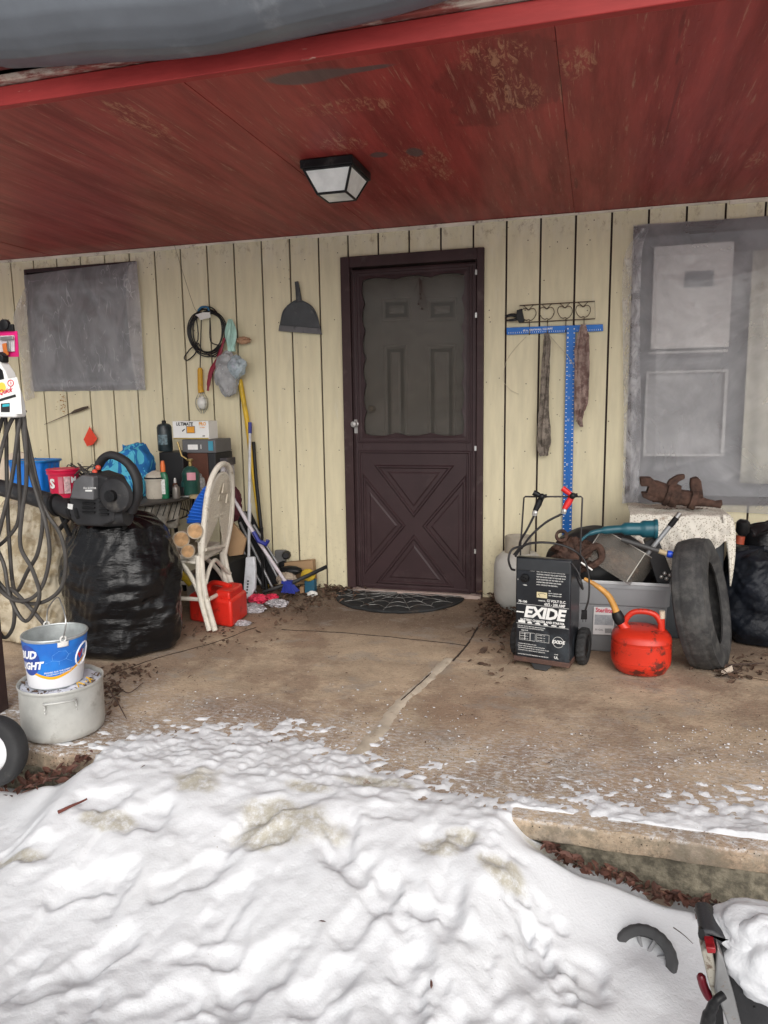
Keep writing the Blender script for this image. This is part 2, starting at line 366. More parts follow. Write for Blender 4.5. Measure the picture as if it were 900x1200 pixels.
# ---- door
f = MB()
x0, x1, zt = 1.376, 2.305, 2.203
f.box((x0, -.030, 0), (1.438, .10, zt)); f.box((2.262, -.030, 0), (x1, .10, zt)); f.box((1.438, -.030, 2.135), (2.262, .10, zt))
f.box((1.4385, -.012, .03), (1.452, .06, 2.1345)); f.box((2.248, -.012, .03), (2.2615, .06, 2.1345))
f.build('door_frame', M('door_frame_paint', (.045, .025, .026), .5, spec=.3, var=.15, bump=.2, dirt=.5, dcol=(.12, .09, .085), ds=6, dirt2=.5, d2col=(.35, .3, .25), d2s=30, d2th=(.7, .73)), house, bevel=.004)
f = MB(); f.box((1.42, -.07, -.004), (2.30, .11, .022)); f.build('threshold', M('worn_sill', (.42, .33, .29), .7, dirt=.8, dcol=(.14, .09, .07), ds=10), house, bevel=.004)
sx0, sx1, sz0, sz1 = 1.450, 2.258, .028, 2.118
def wx(x, y): p = W(x, y, -.02); return p.x, p.z
gx0 = W(423, 420, -.02).x; gx1 = W(547, 420, -.02).x; gz1 = W(485, 320, -.02).z; gz0 = W(485, 513, -.02).z
door = MB(); yf = -.026
door.box((sx0, yf, sz0), (gx0, .006, sz1)); door.box((gx1, yf, sz0), (sx1, .006, sz1))
door.box((gx0, yf, gz1), (gx1, .006, sz1)); door.box((gx0, yf, sz0), (gx1, .006, gz0))
dobj = door.build('storm_door', brown_m, house, bevel=.003)
# slim moulding lines round glass + lower panel
ml = MB()
def rectring(x0, x1, z0, z1, w, h, y):
    n0 = len(ml.v)
    P = [(x0, z0), (x1, z0), (x1, z1), (x0, z1)]
    for ins, hh in ((0, 0), (w*.3, h), (w*.7, h), (w, 0)):
        for (x, z) in P: ml.v.append(Vector((x+(ins if x == x0 else -ins), y-hh, z+(ins if z == z0 else -ins))))
    for r in range(3):
        for i in range(4): j = (i+1) % 4; ml.f.append([n0+r*4+i, n0+r*4+j, n0+r*4+4+j, n0+r*4+4+i]); ml.mi.append(0)
rectring(gx0-.03, gx1+.03, gz0-.035, gz1+.03, .016, .006, yf)
pz1 = W(485, 528, yf).z; pz0 = W(485, 685, yf).z
rectring(gx0-.03, gx1+.03, pz0-.045, pz1, .02, .008, yf)
rectring(sx0+.004, sx1-.004, sz0+.004, sz1-.004, .02, .004, yf)
ml.build('moulding', brown_m, dobj, smooth=0)
# crossbuck: four raised triangles
cb = MB(); ax0, ax1 = gx0+.0, gx1-.0; az0, az1 = pz0-.005, W(485, 545, yf).z
cx, cz = (ax0+ax1)/2, (az0+az1)/2; g = .055
stp = [(0, 0), (.008, .010), (.016, .010), (.024, .001), (.045, .001), (.055, .007)]
hx, hz = (ax1-ax0)/2, (az1-az0)/2
cb.emboss([(cx-hx+g*1.4, yf, cz+hz), (cx+hx-g*1.4, yf, cz+hz), (cx, yf, cz+g)], (0, -1, 0), stp)
cb.emboss([(cx-hx+g*1.4, yf, cz-hz), (cx+hx-g*1.4, yf, cz-hz), (cx, yf, cz-g)], (0, -1, 0), stp)
cb.emboss([(cx-hx, yf, cz-hz+g), (cx-hx, yf, cz+hz-g), (cx-g, yf, cz)], (0, -1, 0), stp)
cb.emboss([(cx+hx, yf, cz-hz+g), (cx+hx, yf, cz+hz-g), (cx+g, yf, cz)], (0, -1, 0), stp)
cb.build('crossbuck_panel', brown_m, dobj, smooth=25)
# scalloped trim
sc = MB(); n = 120; outer = []; inner = []
for k in range(n):
    t_ = k/n*4; sd = int(t_); u = t_-sd; w_ = gx1-gx0; h_ = gz1-gz0
    base = [(gx0+u*w_, gz0), (gx1, gz0+u*h_), (gx1-u*w_, gz1), (gx0, gz1-u*h_)][sd]; outer.append(base)
    ns = [3, 6, 3, 6][sd]; d_ = .032-.02*abs(math.sin(math.pi*u*ns)); nx, nz = [(0, 1), (-1, 0), (0, -1), (1, 0)][sd]
    ix, iz = base[0]+nx*d_, base[1]+nz*d_
    inner.append((min(gx1-.014, max(gx0+.014, ix)), min(gz1-.014, max(gz0+.014, iz))))
vs = [(x, yf+.003, z) for x, z in outer]+[(x, yf-.001, z) for x, z in inner]+[(x, .0, z) for x, z in inner]
sc.add(vs, [(k, (k+1) % n, (k+1) % n+n, k+n) for k in range(n)]+[(k+n, (k+1) % n+n, (k+1) % n+2*n, k+2*n) for k in range(n)])
sc.build('scalloped_trim', brown_m, dobj, smooth=0)
sg = MB(); sg.box((gx0, -.006, gz0), (gx1, -.003, gz1))
gl = film('screen_glass', (.13, .12, .10), .46, rough=.12, scale=3, bump=.06, lo=.75); sg.build('glass', gl, dobj)
hd = MB(); k = W(415, 497, -.03); hd.lathe([(.0, 0), (.02, .0), (.02, .006), (.009, .012), (.009, .028), (.019, .036), (.022, .047), (.017, .057), (0, .06)], k+Vector((.012, .0, 0)), (0, -1, 0), 20)
hd.box((k.x+.002, -.032, k.z-.06), (k.x+.024, -.027, k.z+.03))
hd.build('door_knob', M('knob_metal', (.34, .33, .32), .4, metal=.5), dobj)
for zz in (W(560, 370, 0).z, W(560, 525, 0).z, W(560, 645, 0).z, W(560, 320, 0).z): hg = MB(); hg.cbox((2.259, -.033, zz), (.012, .01, .03)); hg.build('hinge', met, dobj)
# inner door behind the glass
idm = M('inner_door_paint', (.30, .26, .22), .5, var=.08, dirt=.4, dcol=(.16, .14, .12), ds=4)
di = MB(); di.box((1.44, .075, .02), (2.26, .1185, 2.13)); iob = di.build('inner_door', idm, house, bevel=.002)
ip = MB(); st2 = [(0, 0), (.006, .009), (.014, .009), (.026, 0), (.05, 0), (.065, .007)]
def pr(x0, y0, x1, y1):
    a = W(x0, y0, .075); c_ = W(x1, y1, .075); ip.emboss([(a.x, .075, a.z), (c_.x, .075, a.z), (c_.x, .075, c_.z), (a.x, .075, c_.z)], (0, -1, 0), st2)
pr(447, 350, 482, 376); pr(500, 350, 536, 376); pr(449, 404, 479, 545); pr(500, 404, 535, 545)
pr(449, 570, 479, 660); pr(500, 570, 535, 660)
ip.build('panel', idm, iob, smooth=0)
q = MB(); p = W(437, 479, .07); q.lathe([(0, 0), (.022, 0), (.022, .01), (.012, .02), (.026, .045), (.02, .065), (0, .07)], (p.x, .072, p.z), (0, -1, 0), 16); q.build('deadbolt_knob', M('old_brass', (.16, .1, .05), .45, metal=.7), iob)
# dry twig charm on the glass
t = MB(); p = W(492, 325, -.035)
for k in range(9):
    a = random.uniform(-.05, .05); L = random.uniform(.06, .2)
    t.tube(spline([p+Vector((0, 0, .0)), p+Vector((a*.4, -.004, -L*.5)), p+Vector((a, -.004-.003*k/9, -L))], 4), .0012, 5)
t.tube(spline([p+Vector((-.03, 0, .01)), p+Vector((0, -.006, .02)), p+Vector((.03, 0, .005)), p+Vector((.01, 0, -.03)), p+Vector((-.02, 0, -.03))], 5, True), .0014, 5, closed=True)
for k in range(4): t.ball(p+Vector((random.uniform(-.01, .02), -.005, -.1-k*.03)), .008, 6)
tag(t.build('twig_charm', M('dry_twig', (.05, .03, .025), .8)), 'little dark twig and string charm hanging at the top of the door glass', 'ornament')
# ---- windows
def window(x0, x1, z0, z1, fw):
    f = MB(); f.box((x0+.002, -.012, z0+.002), (x0+fw, .10, z1-.002)); f.box((x1-fw, -.012, z0+.002), (x1-.002, .10, z1-.002)); f.box((x0+fw, -.012, z1-fw), (x1-fw, .10, z1-.002)); f.box((x0+fw, -.012, z0+.002), (x1-fw, .10, z0+fw))
    return f.build('window', brown_m, house, bevel=.003)
w1 = window(*WL, .028)
p = MB(); p.box((WL[0]+.03, .06, WL[2]+.03), (WL[1]-.03, .066, WL[3]-.03)); p.build('pane', M('dark_pane', (.13, .133, .138), .25, var=.15, bump=.03), w1)
for zz in (2.10, WL[2]+.03): p = MB(); p.box((WL[0]+.03, .035, zz), (WL[1]-.03, .058, zz+.03)); p.build('sash', M('sash_metal', (.33, .34, .35), .5), w1, bevel=.003)
w2 = window(*WR, .03)
yb = .07
def PW(x, y): q = W(x, y, yb); return q.x, q.z
p = MB(); p.box((WR[0]+.03, yb+.11, WR[2]+.03), (WR[1]-.03, yb+.12, WR[3]-.03)); p.build('pane', M('grey_pane', (.26, .265, .28), .4, var=.1), w2)
sash = M('white_sash', (.62, .62, .6), .5, dirt=.2)
p = MB()
(ax, az), (bx, bz) = PW(767, 288), PW(856, 400); (cx_, cz_) = PW(850, 436); (dx, dz) = PW(846, 535)
p.box((ax, yb+.02, bz-.03), (bx-.004, yb+.05, az)); p.build('upper_panel', M('white_panel', (.86, .84, .80), .6, var=.08, dirt=.3, dcol=(.5, .45, .42), ds=3), w2, bevel=.004)
p = MB(); e = .016
p.box((ax-.02, yb, dz), (bx, yb+.03, dz+e)); p.box((ax-.02, yb, cz_), (bx, yb+.03, cz_+e)); p.box((ax-.02, yb+.001, dz+e+.001), (ax-.004, yb+.03, cz_-.001)); p.box((bx-.02, yb+.001, dz+e+.001), (bx-.001, yb+.03, cz_-.001)); p.box((ax-.01, yb, bz-.06), (bx-.01, yb+.03, bz-.045))
p.build('sash', sash, w2, bevel=.002)
p = MB(); p.box((ax-.01, yb+.035, dz+e), (bx-.01, yb+.045, cz_)); p.build('lower_pane', M('milky_pane', (.42, .42, .42), .4, var=.25, vs=4), w2)
p = MB(); (ex, ez), (fx, fz) = PW(803, 318), PW(836, 335); p.box((ex, yb+.015, fz), (fx, yb+.0195, ez)); p.build('sticker', M('slate_sticker', (.09, .12, .14), .5), w2)
p = MB(); (ex, ez), (fx, fz) = PW(884, 292), PW(930, 568)
p.grid(lambda u, v: Vector((ex+u*(.5), yb+.03+.012*math.sin(u*26+v), fz+v*(ez-fz))), 50, 8); p.build('curtain', M('cream_curtain', (.66, .64, .52), .8, var=.06), w2, solid=.002)
# ---- plastic over windows
fl = MB()
def pl(u, v):
    L = W(24+3*v, 0, -.03).x
    # u across, v down ; corner points from the taped sheet
    tl, tr, bl, br = W(27, 322, -.03), W(160, 306, -.03), W(36, 459, -.03), W(170, 457, -.03)
    p = (tl*(1-u)+tr*u)*(1-v)+(bl*(1-u)+br*u)*v
    w_ = .012*N((p.x*3+p.z*2.2, 0, p.z*1.2-p.x*1.5), 3)+.034*facet((p.x*1.3+p.z*.8, 1, (p.z-p.x*.8)*.4), 1.6, 5)+.009*facet((p.x+p.z*.3, 1, p.z*.5), 6, 15, 4)+.004*N(p, 18)
    edge = min(u, 1-u, v, 1-v); k = min(1, edge*9)
    p.y = -.02-.008*k-w_*(.3+.7*k)+.006*(1-k); p.z += .006*N(p, 7)*(1-k); p.x += .008*N(p, 7, (3, 3, 3))*(1-k)
    return p
fl.grid(pl, 110, 100)
def flap(pts, amp=.01, nu=14, nv=30):       # loose strip: pts = left/right pixel pairs top to bottom, at given depth
    Ls = spline([W(*a[0]) for a in pts], 6); Rs = spline([W(*a[1]) for a in pts], 6); m = len(Ls)
    def fn(u, v):
        i = v*(m-1); a = int(min(i, m-2)); k = i-a
        p = (Ls[a].lerp(Ls[a+1], k))*(1-u)+(Rs[a].lerp(Rs[a+1], k))*u
        return p+Vector((0, -abs(amp*N(p, 12))-.004*math.sin(u*7+v*9), 0))
    return fn
tag(fl.build('plastic_sheet', film('window_film', (.52, .52, .535), .70, scale=3.2, bump=.5, lo=.6, stretch=(1.5, 1, .8), rough=.2, creases=.10), smooth=0 or 60),
    'cloudy plastic sheet taped over the smaller window', 'plastic sheet')
sh = COL.objects['plastic_sheet']; ff = MB()
ff.grid(flap([((30, 335, -.02), (34, 335, -.03)), ((16, 375, -.015), (32, 372, -.035)), ((24, 420, -.015), (35, 420, -.035)), ((30, 470, -.015), (41, 466, -.03))]), 8, 30)
ff.build('loose_flap', film('flap_film', (.72, .70, .68), .5, scale=6, bump=.6, creases=.5), sh, smooth=60); ff = MB()
ff.grid(flap([((150, 312, -.045), (160, 307, -.045)), ((148, 350, -.06), (164, 352, -.045)), ((152, 400, -.06), (167, 410, -.045)), ((160, 456, -.05), (169, 456, -.045))], .004), 10, 30)
ff.build('loose_flap', film('flap_film', (.72, .70, .68), .5, scale=6, bump=.6), sh, smooth=60)
fr = MB()
def pr2(u, v):
    tl, tr, bl, br = W(742, 264, -.03), W(1010, 245, -.03), W(738, 592, -.03), W(1010, 611, -.03)
    p = (tl*(1-u)+tr*u)*(1-v)+(bl*(1-u)+br*u)*v
    w_ = .012*N((p.x*1.5+p.z, 0, p.z*.6-p.x*.8), 2.5)+.045*facet((p.x+p.z*.5, 1, (p.z-p.x*.5)*.45), 1.1, 8)+.010*facet((p.x-p.z*.3, 1, (p.z+p.x*.8)*.5), 4.5, 18, 4)+.010*max(0, ridge((p.x*.25, 1, p.z-.28*p.x), 4.2, (2, 2, 2))-.75)+.003*N(p, 14)
    edge = min(u, 1-u, v, 1-v); k = min(1, edge*9)
    p.y = -.02-.008*k-w_*(.25+.75*k); p.z += .008*N(p, 6)*(1-k)
    return p
fr.grid(pr2, 170, 190)
so = tag(fr.build('plastic_sheet', film('window_film_clear', (.60, .60, .62), .54, scale=2.2, bump=.4, lo=.6, rough=.16), smooth=60), 'large cloudy plastic sheet over the bigger window with the pale panel behind it', 'plastic sheet')
ff = MB()
ff.grid(flap([((752, 267, -.04), (760, 268, -.04)), ((731, 305, -.03), (752, 300, -.05)), ((730, 400, -.03), (750, 400, -.06)), ((731, 500, -.03), (751, 500, -.06)), ((729, 590, -.03), (748, 588, -.05))], .02), 14, 90)
ff.build('crumpled_edge', film('crumple_film', (.78, .78, .8), .6, rough=.12, scale=16, bump=1.0, lo=.3, stretch=(1, 1, .5)), so, smooth=30)
# ================================================================ TARP on the roof edge
tp = MB()
edge = [(-60, 84), (0, 80), (100, 77), (200, 70), (330, 50), (430, 27), (480, 13), (540, -8), (640, -50), (760, -110)]
E_ = spline([W(x, y, -2.40) for x, y in edge], 8); mE = len(E_)
prof = [(.10, .05), (.03, .005), (0, 0), (-.03, .0), (-.06, .012), (-.10, .035), (-.145, .075), (-.17, .12), (-.19, .2), (-.19, .3), (-.15, .42), (-.02, .55), (.3, .62), (1, .70)]
def tarp(u, v):
    i = u*(mE-1); a = int(min(i, mE-2)); p = E_[a].lerp(E_[a+1], i-a)
    j = v*(len(prof)-1); c_ = int(min(j, len(prof)-2)); k = j-c_; q = (prof[c_][0]*(1-k)+prof[c_+1][0]*k, prof[c_][1]*(1-k)+prof[c_+1][1]*k)
    p = p+Vector((0, q[0], q[1])); w_ = .018*N(p, 2.2)+.035*facet((p.x*.8, p.y, p.z*1.6), 1.3, 12)+.006*max(0, ridge((p.x*.5, p.y, p.z*2), 5, (4, 4, 4))-.6)
    return p+Vector((0, -w_*1.6, w_*.4))*min(1, v*5)
tp.grid(tarp, 200, 70)
tag(tp.build('tarp', M('grey_tarp', (.125, .137, .155), .38, var=.12, vs=3, bump=.25, bs=9, dirt=.4, dcol=(.3, .31, .32), ds=4), smooth=60, solid=.0015), 'blue grey plastic tarp sagging over the roof edge above the porch', 'tarp')
# ================================================================ POST
pb = W(8, 800, -2.25).x
q = MB(); q.box((pb-.09, -2.34, 0), (pb, -2.25, 2.343))
tag(q.build('porch_post', M('post_paint', (.045, .026, .025), .6, var=.2, dirt=.4, dcol=(.12, .08, .06)), bevel=.004), 'dark brown wooden post at the porch edge hung with hoses', 'post')
# ================================================================ CEILING LAMP
lp = thing('ceiling_light', 'square black framed frosted glass light under the red porch ceiling', 'ceiling light', (1.79, -1.25, 2.30))
q = MB(); a0, a1, b0, b1 = 1.668, 1.918, -1.400, -1.115
lcx, lcy = (a0+a1)/2, (b0+b1)/2
q.box((a0, b0, 2.325), (a1, b1, 2.3615)); q.build('base', blk, lp, bevel=.004)
def ring(h, z): return [Vector((lcx-h, lcy-h*1.1, z)), Vector((lcx+h, lcy-h*1.1, z)), Vector((lcx+h, lcy+h*1.1, z)), Vector((lcx-h, lcy+h*1.1, z))]
T, B = ring(.113, 2.323), ring(.068, 2.228)
q = MB()
for i in range(4): q.tube([T[i], B[i]], .006, 6); q.tube([B[i], B[(i+1) % 4]], .006, 6); q.tube([T[i], T[(i+1) % 4]], .006, 6)
q.build('frame', blk, lp, smooth=30)
gm = M('frosted_glass', (.78, .80, .78), .12, var=.12, vs=9, bump=.15, bs=25)
for i in range(4):
    q = MB(); j = (i+1) % 4; cc = (T[i]+T[j]+B[i]+B[j])/4; k = [cc+(p-cc)*.96 for p in (T[i], T[j], B[j], B[i])]
    inn = (Vector((lcx, lcy, cc.z))-cc).normalized()*.003; q.prism(k, inn); q.build('glass_pane', gm, lp, smooth=0)
q = MB(); q.box((lcx-.063, lcy-.07, 2.2265), (lcx+.063, lcy+.07, 2.2295)); q.build('glass_pane', gm, lp, smooth=0)
# ================================================================ SLAB
EDGE = -2.535
def slab_extra(nt, c):
    tc = nd(nt, 'ShaderNodeTexCoord'); sp = nd(nt, 'ShaderNodeSeparateXYZ'); nt.links.new(tc.outputs['Object'], sp.inputs[0])
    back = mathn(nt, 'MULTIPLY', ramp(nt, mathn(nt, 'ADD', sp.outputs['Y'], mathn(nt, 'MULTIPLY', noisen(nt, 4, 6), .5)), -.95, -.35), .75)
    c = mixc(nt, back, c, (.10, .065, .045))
    c = mixc(nt, mathn(nt, 'MULTIPLY', ramp(nt, noisen(nt, 1.3, 6, (1, 1.4, 1), off=(4, 4, 4)), .5, .62), .5), c, (.30, .20, .135))
    c = mixc(nt, mathn(nt, 'MULTIPLY', ramp(nt, noisen(nt, 38, 10, (1, 3, 1), rough=.85), .54, .60), .6), c, (.13, .09, .06))
    c = mixc(nt, mathn(nt, 'MULTIPLY', ramp(nt, noisen(nt, 24, 10, (1, 2.4, 1), rough=.85, off=(8, 1, 1)), .56, .64), .7), c, (.56, .48, .38))
    c = mixc(nt, mathn(nt, 'MULTIPLY', ramp(nt, noisen(nt, 75, 6, (1, 1.7, 1), rough=.8, off=(5, 8, 1)), .55, .64), .55), c, (.52, .44, .34))
    c = mixc(nt, mathn(nt, 'MULTIPLY', ramp(nt, noisen(nt, 60, 6, (1, 2.2, 1), rough=.8, off=(9, 3, 1)), .56, .64), .6), c, (.10, .07, .05))
    c = mixc(nt, mathn(nt, 'MULTIPLY', ramp(nt, noisen(nt, 3.1, 7, (1, 1.6, 1), rough=.7, off=(2, 9, 1)), .54, .62), .45), c, (.30, .27, .235))
    lipk = mathn(nt, 'MULTIPLY', ramp(nt, sp.outputs['Z'], -.008, -.02), ramp(nt, noisen(nt, 11, 8, rough=.8), .38, .6))
    c = mixc(nt, mathn(nt, 'MULTIPLY', lipk, .75), c, (.17, .145, .105))
    fr = mathn(nt, 'ADD', sp.outputs['Y'], mathn(nt, 'ADD', mathn(nt, 'MULTIPLY', noisen(nt, 2.2, 4, off=(6, 2, 0)), .8), mathn(nt, 'MULTIPLY', noisen(nt, 9, 6, (1, 1.8, 1), rough=.75, off=(1, 2, 0)), .55)))
    frost = mathn(nt, 'MULTIPLY', mathn(nt, 'MULTIPLY', ramp(nt, fr, -1.05, -1.65), ramp(nt, sp.outputs['Z'], -.02, -.006)), ramp(nt, noisen(nt, 34, 9, (1, 1.9, 1), rough=.85, off=(3, 3, 3)), .47, .60))
    c = mixc(nt, mathn(nt, 'MULTIPLY', frost, .85), c, (.66, .66, .67))
    vo = nd(nt, 'ShaderNodeTexVoronoi'); vo.inputs['Scale'].default_value = 60; nt.links.new(tc.outputs['Object'], vo.inputs['Vector'])
    c = mixc(nt, mathn(nt, 'MULTIPLY', mathn(nt, 'LESS_THAN', vo.outputs['Distance'], .16), ramp(nt, noisen(nt, 5, 4, off=(2, 2, 2)), .48, .6)), c, (.06, .042, .03))
    return c
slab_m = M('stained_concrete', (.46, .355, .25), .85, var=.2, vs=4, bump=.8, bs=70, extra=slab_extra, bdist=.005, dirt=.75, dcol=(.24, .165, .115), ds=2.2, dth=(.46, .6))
def slab_z(x, y): return .0035*N((x, y, 0), 9)+.002*N((x, y, 5), 30)
q = MB(); nx, ny = 420, 130
def sf(u, v):
    x = -1.6+8.1*u; y = EDGE+(0.012-EDGE)*v; 
    e = 0
    if v == 0: y += .006*N((x, 1, 0), 7)+.004*N((x, 2, 0), 30)
    return Vector((x, y, slab_z(x, y) if v > 0 else -.005+slab_z(x, y)))
q.grid(sf, nx, ny)
def sf2(u, v):
    x = -1.6+8.1*u; y = EDGE+.006*N((x, 1, 0), 7)+.004*N((x, 2, 0), 30); z = -.005-.065*v
    return Vector((x, y-.004*math.sin(v*3.1)+.003*N((x, 3, z), 22)*(1 if v < 1 else 0), z+slab_z(x, y)*(1-v)+(.008*N((x, 5, 0), 6) if v == 1 else 0)))
q.grid(sf2, 700, 8)
q.grid(lambda u, v: Vector((-1.6+8.1*u, EDGE+.07*v, -.07)), 60, 2)
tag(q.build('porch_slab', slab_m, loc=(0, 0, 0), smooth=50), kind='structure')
q = MB(); q.grid(lambda u, v: Vector((-1.6+8.1*u, EDGE+.024+.006*N((-1.6+8.1*u, 0, v*.4), 14), -.045-.5*v)), 500, 24); q.grid(lambda u, v: Vector((-1.6+.001, EDGE+.04+(2.6)*v, -.6*u)), 3, 3)
tag(q.build('slab_footing', M('rough_concrete', (.17, .15, .11), .9, var=.5, vs=28, bump=1, bs=60, dirt=.6, dcol=(.09, .08, .06), ds=7, bdist=.008), loc=(0, 0, 0)), kind='structure')
# filled joint + crack
def ribbon(px, w, name, mat, z=.006, rag=.35, n=10):
    P = spline([G(x, y, 0) for x, y in px], n); m = MB(); vs = []
    for i, p in enumerate(P):
        t = (P[min(i+1, len(P)-1)]-P[max(0, i-1)]).normalized(); s = Vector((-t.y, t.x, 0))
        ww = w(i/(len(P)-1)) if callable(w) else w
        for k in (-1, -.5, .5, 1):
            o = ww*k*.5*(1+rag*N((p.x*1.0, p.y, k*3), 28)); vs.append(p+s*o+Vector((0, 0, z+slab_z(p.x, p.y) if abs(k) < 1 else z-.006+slab_z(p.x, p.y))))
    m.add(vs, [(i*4+k, i*4+k+1, i*4+k+5, i*4+k+4) for i in range(len(P)-1) for k in range(3)])
    return tag(m.build(name, mat, loc=(0, 0, 0)), kind='structure')
ribbon([(527, 772), (505, 792), (497, 800), (478, 815), (462, 832), (448, 852), (430, 872), (405, 900)], .058, 'joint_filler', M('mortar', (.50, .43, .34), .9, var=.15, bump=.5, dirt=.6, dcol=(.25, .17, .11), ds=14), z=.005, rag=.5)
crk = M('crack_dark', (.035, .024, .018), .9)
ribbon([(588, 700), (575, 716), (560, 735), (548, 755), (530, 775)], .012, 'slab_crack', crk, z=.0035, rag=1.2)
ribbon([(330, 738), (400, 742), (470, 748), (548, 757)], .006, 'slab_crack', crk, z=.003, rag=1.8)
ribbon([(505, 790), (488, 806), (470, 822)], .005, 'slab_crack', crk, z=.0085, rag=1.5)
ribbon([(130, 790), (190, 770), (255, 752), (300, 735)], .005, 'slab_crack', crk, z=.003, rag=1.8)
# ================================================================ SNOW
def sst(x, a, b):
    t = max(0, min(1, (x-a)/(b-a))); return t*t*(3-2*t)
def lerpl(x, T):
    if x <= T[0][0]: return T[0][1]
    for (a, p), (b_, q_) in zip(T, T[1:]):
        if x <= b_: k = (x-a)/(b_-a); k = k*k*(3-2*k); return p+(q_-p)*k
    return T[-1][1]
DL = [(.9, -2.50), (1.15, -2.47), (1.35, -2.30), (1.6, -2.17), (1.9, -2.14), (2.15, -2.24), (2.35, -2.36), (2.75, -2.43), (3.05, -2.38), (3.5, -2.27), (4.2, -2.2)]
ZE = [(.2, -.16), (.95, -.13), (1.12, -.07), (1.30, .018), (2.72, .018), (2.84, -.04), (3.0, -.10), (3.25, -.155), (3.6, -.20), (4.5, -.22)]
prints = []
for (x, y, a, L) in [(590, 1000, 70, .22), (575, 1060, 80, .24), (520, 985, 60, .2), (340, 955, 35, .34), (235, 915, 20, .24), (120, 945, 15, .2), (290, 975, 60, .2), (620, 1075, 85, .2), (430, 1050, 70, .26), (300, 1100, 60, .28), (180, 1130, 50, .26), (350, 1170, 75, .28), (480, 1110, 95, .25),
                     (60, 1100, 40, .26), (100, 1010, 30, .25), (220, 1010, 40, .28), (400, 990, 100, .22), (640, 1130, 70, .22), (500, 1180, 60, .25), (470, 945, 20, .2), (690, 1080, 100, .16), (30, 980, 10, .2), (170, 960, 30, .2), (260, 1040, 75, .24), (120, 1070, 60, .22), (380, 1110, 50, .22)]:
    p = G(x, y, -.05); prints.append((p.x, p.y, R_(a), L*.5, .055*random.uniform(.8, 1.2), random.uniform(.012, .021)))
rp_ = random.Random(11)
for k in range(42):
    x, y = rp_.uniform(-20, 560), rp_.uniform(930, 1230)
    if rp_.random() < .25: x = rp_.uniform(450, 700)
    p = G(x, y, -.1); prints.append((p.x, p.y, R_(rp_.gauss(80, 60)), rp_.uniform(.05, .14), rp_.uniform(.03, .055), rp_.uniform(.005, .015)))
for k in range(30):      # small paw prints
    p = G(560+k*4+rp_.gauss(0, 14), 985+k*5+rp_.gauss(0, 14), -.1); prints.append((p.x, p.y, R_(rp_.gauss(80, 30)), rp_.uniform(.02, .035), rp_.uniform(.018, .028), rp_.uniform(.006, .018)))
PH = {}
for pr_i in prints:
    for ix in range(int((pr_i[0]-.3)*4)-1, int((pr_i[0]+.3)*4)+2):
        for iy in range(int((pr_i[1]-.3)*4)-1, int((pr_i[1]+.3)*4)+2): PH.setdefault((ix, iy), []).append(pr_i)
thinb = [(G(x, y, 0).x, G(x, y, 0).y, rx, ry) for x, y, rx, ry in [(330, 955, .19, .09), (235, 915, .10, .07), (590, 1001, .07, .05), (518, 983, .08, .035), (440, 920, .15, .04), (125, 945, .1, .05), (300, 965, .09, .06), (360, 925, .09, .03), (20, 965, .1, .03), (545, 975, .05, .03), (640, 965, .07, .02)]]
WHP = G(757, 1137, -.2); WHX, WHY = WHP.x, WHP.y
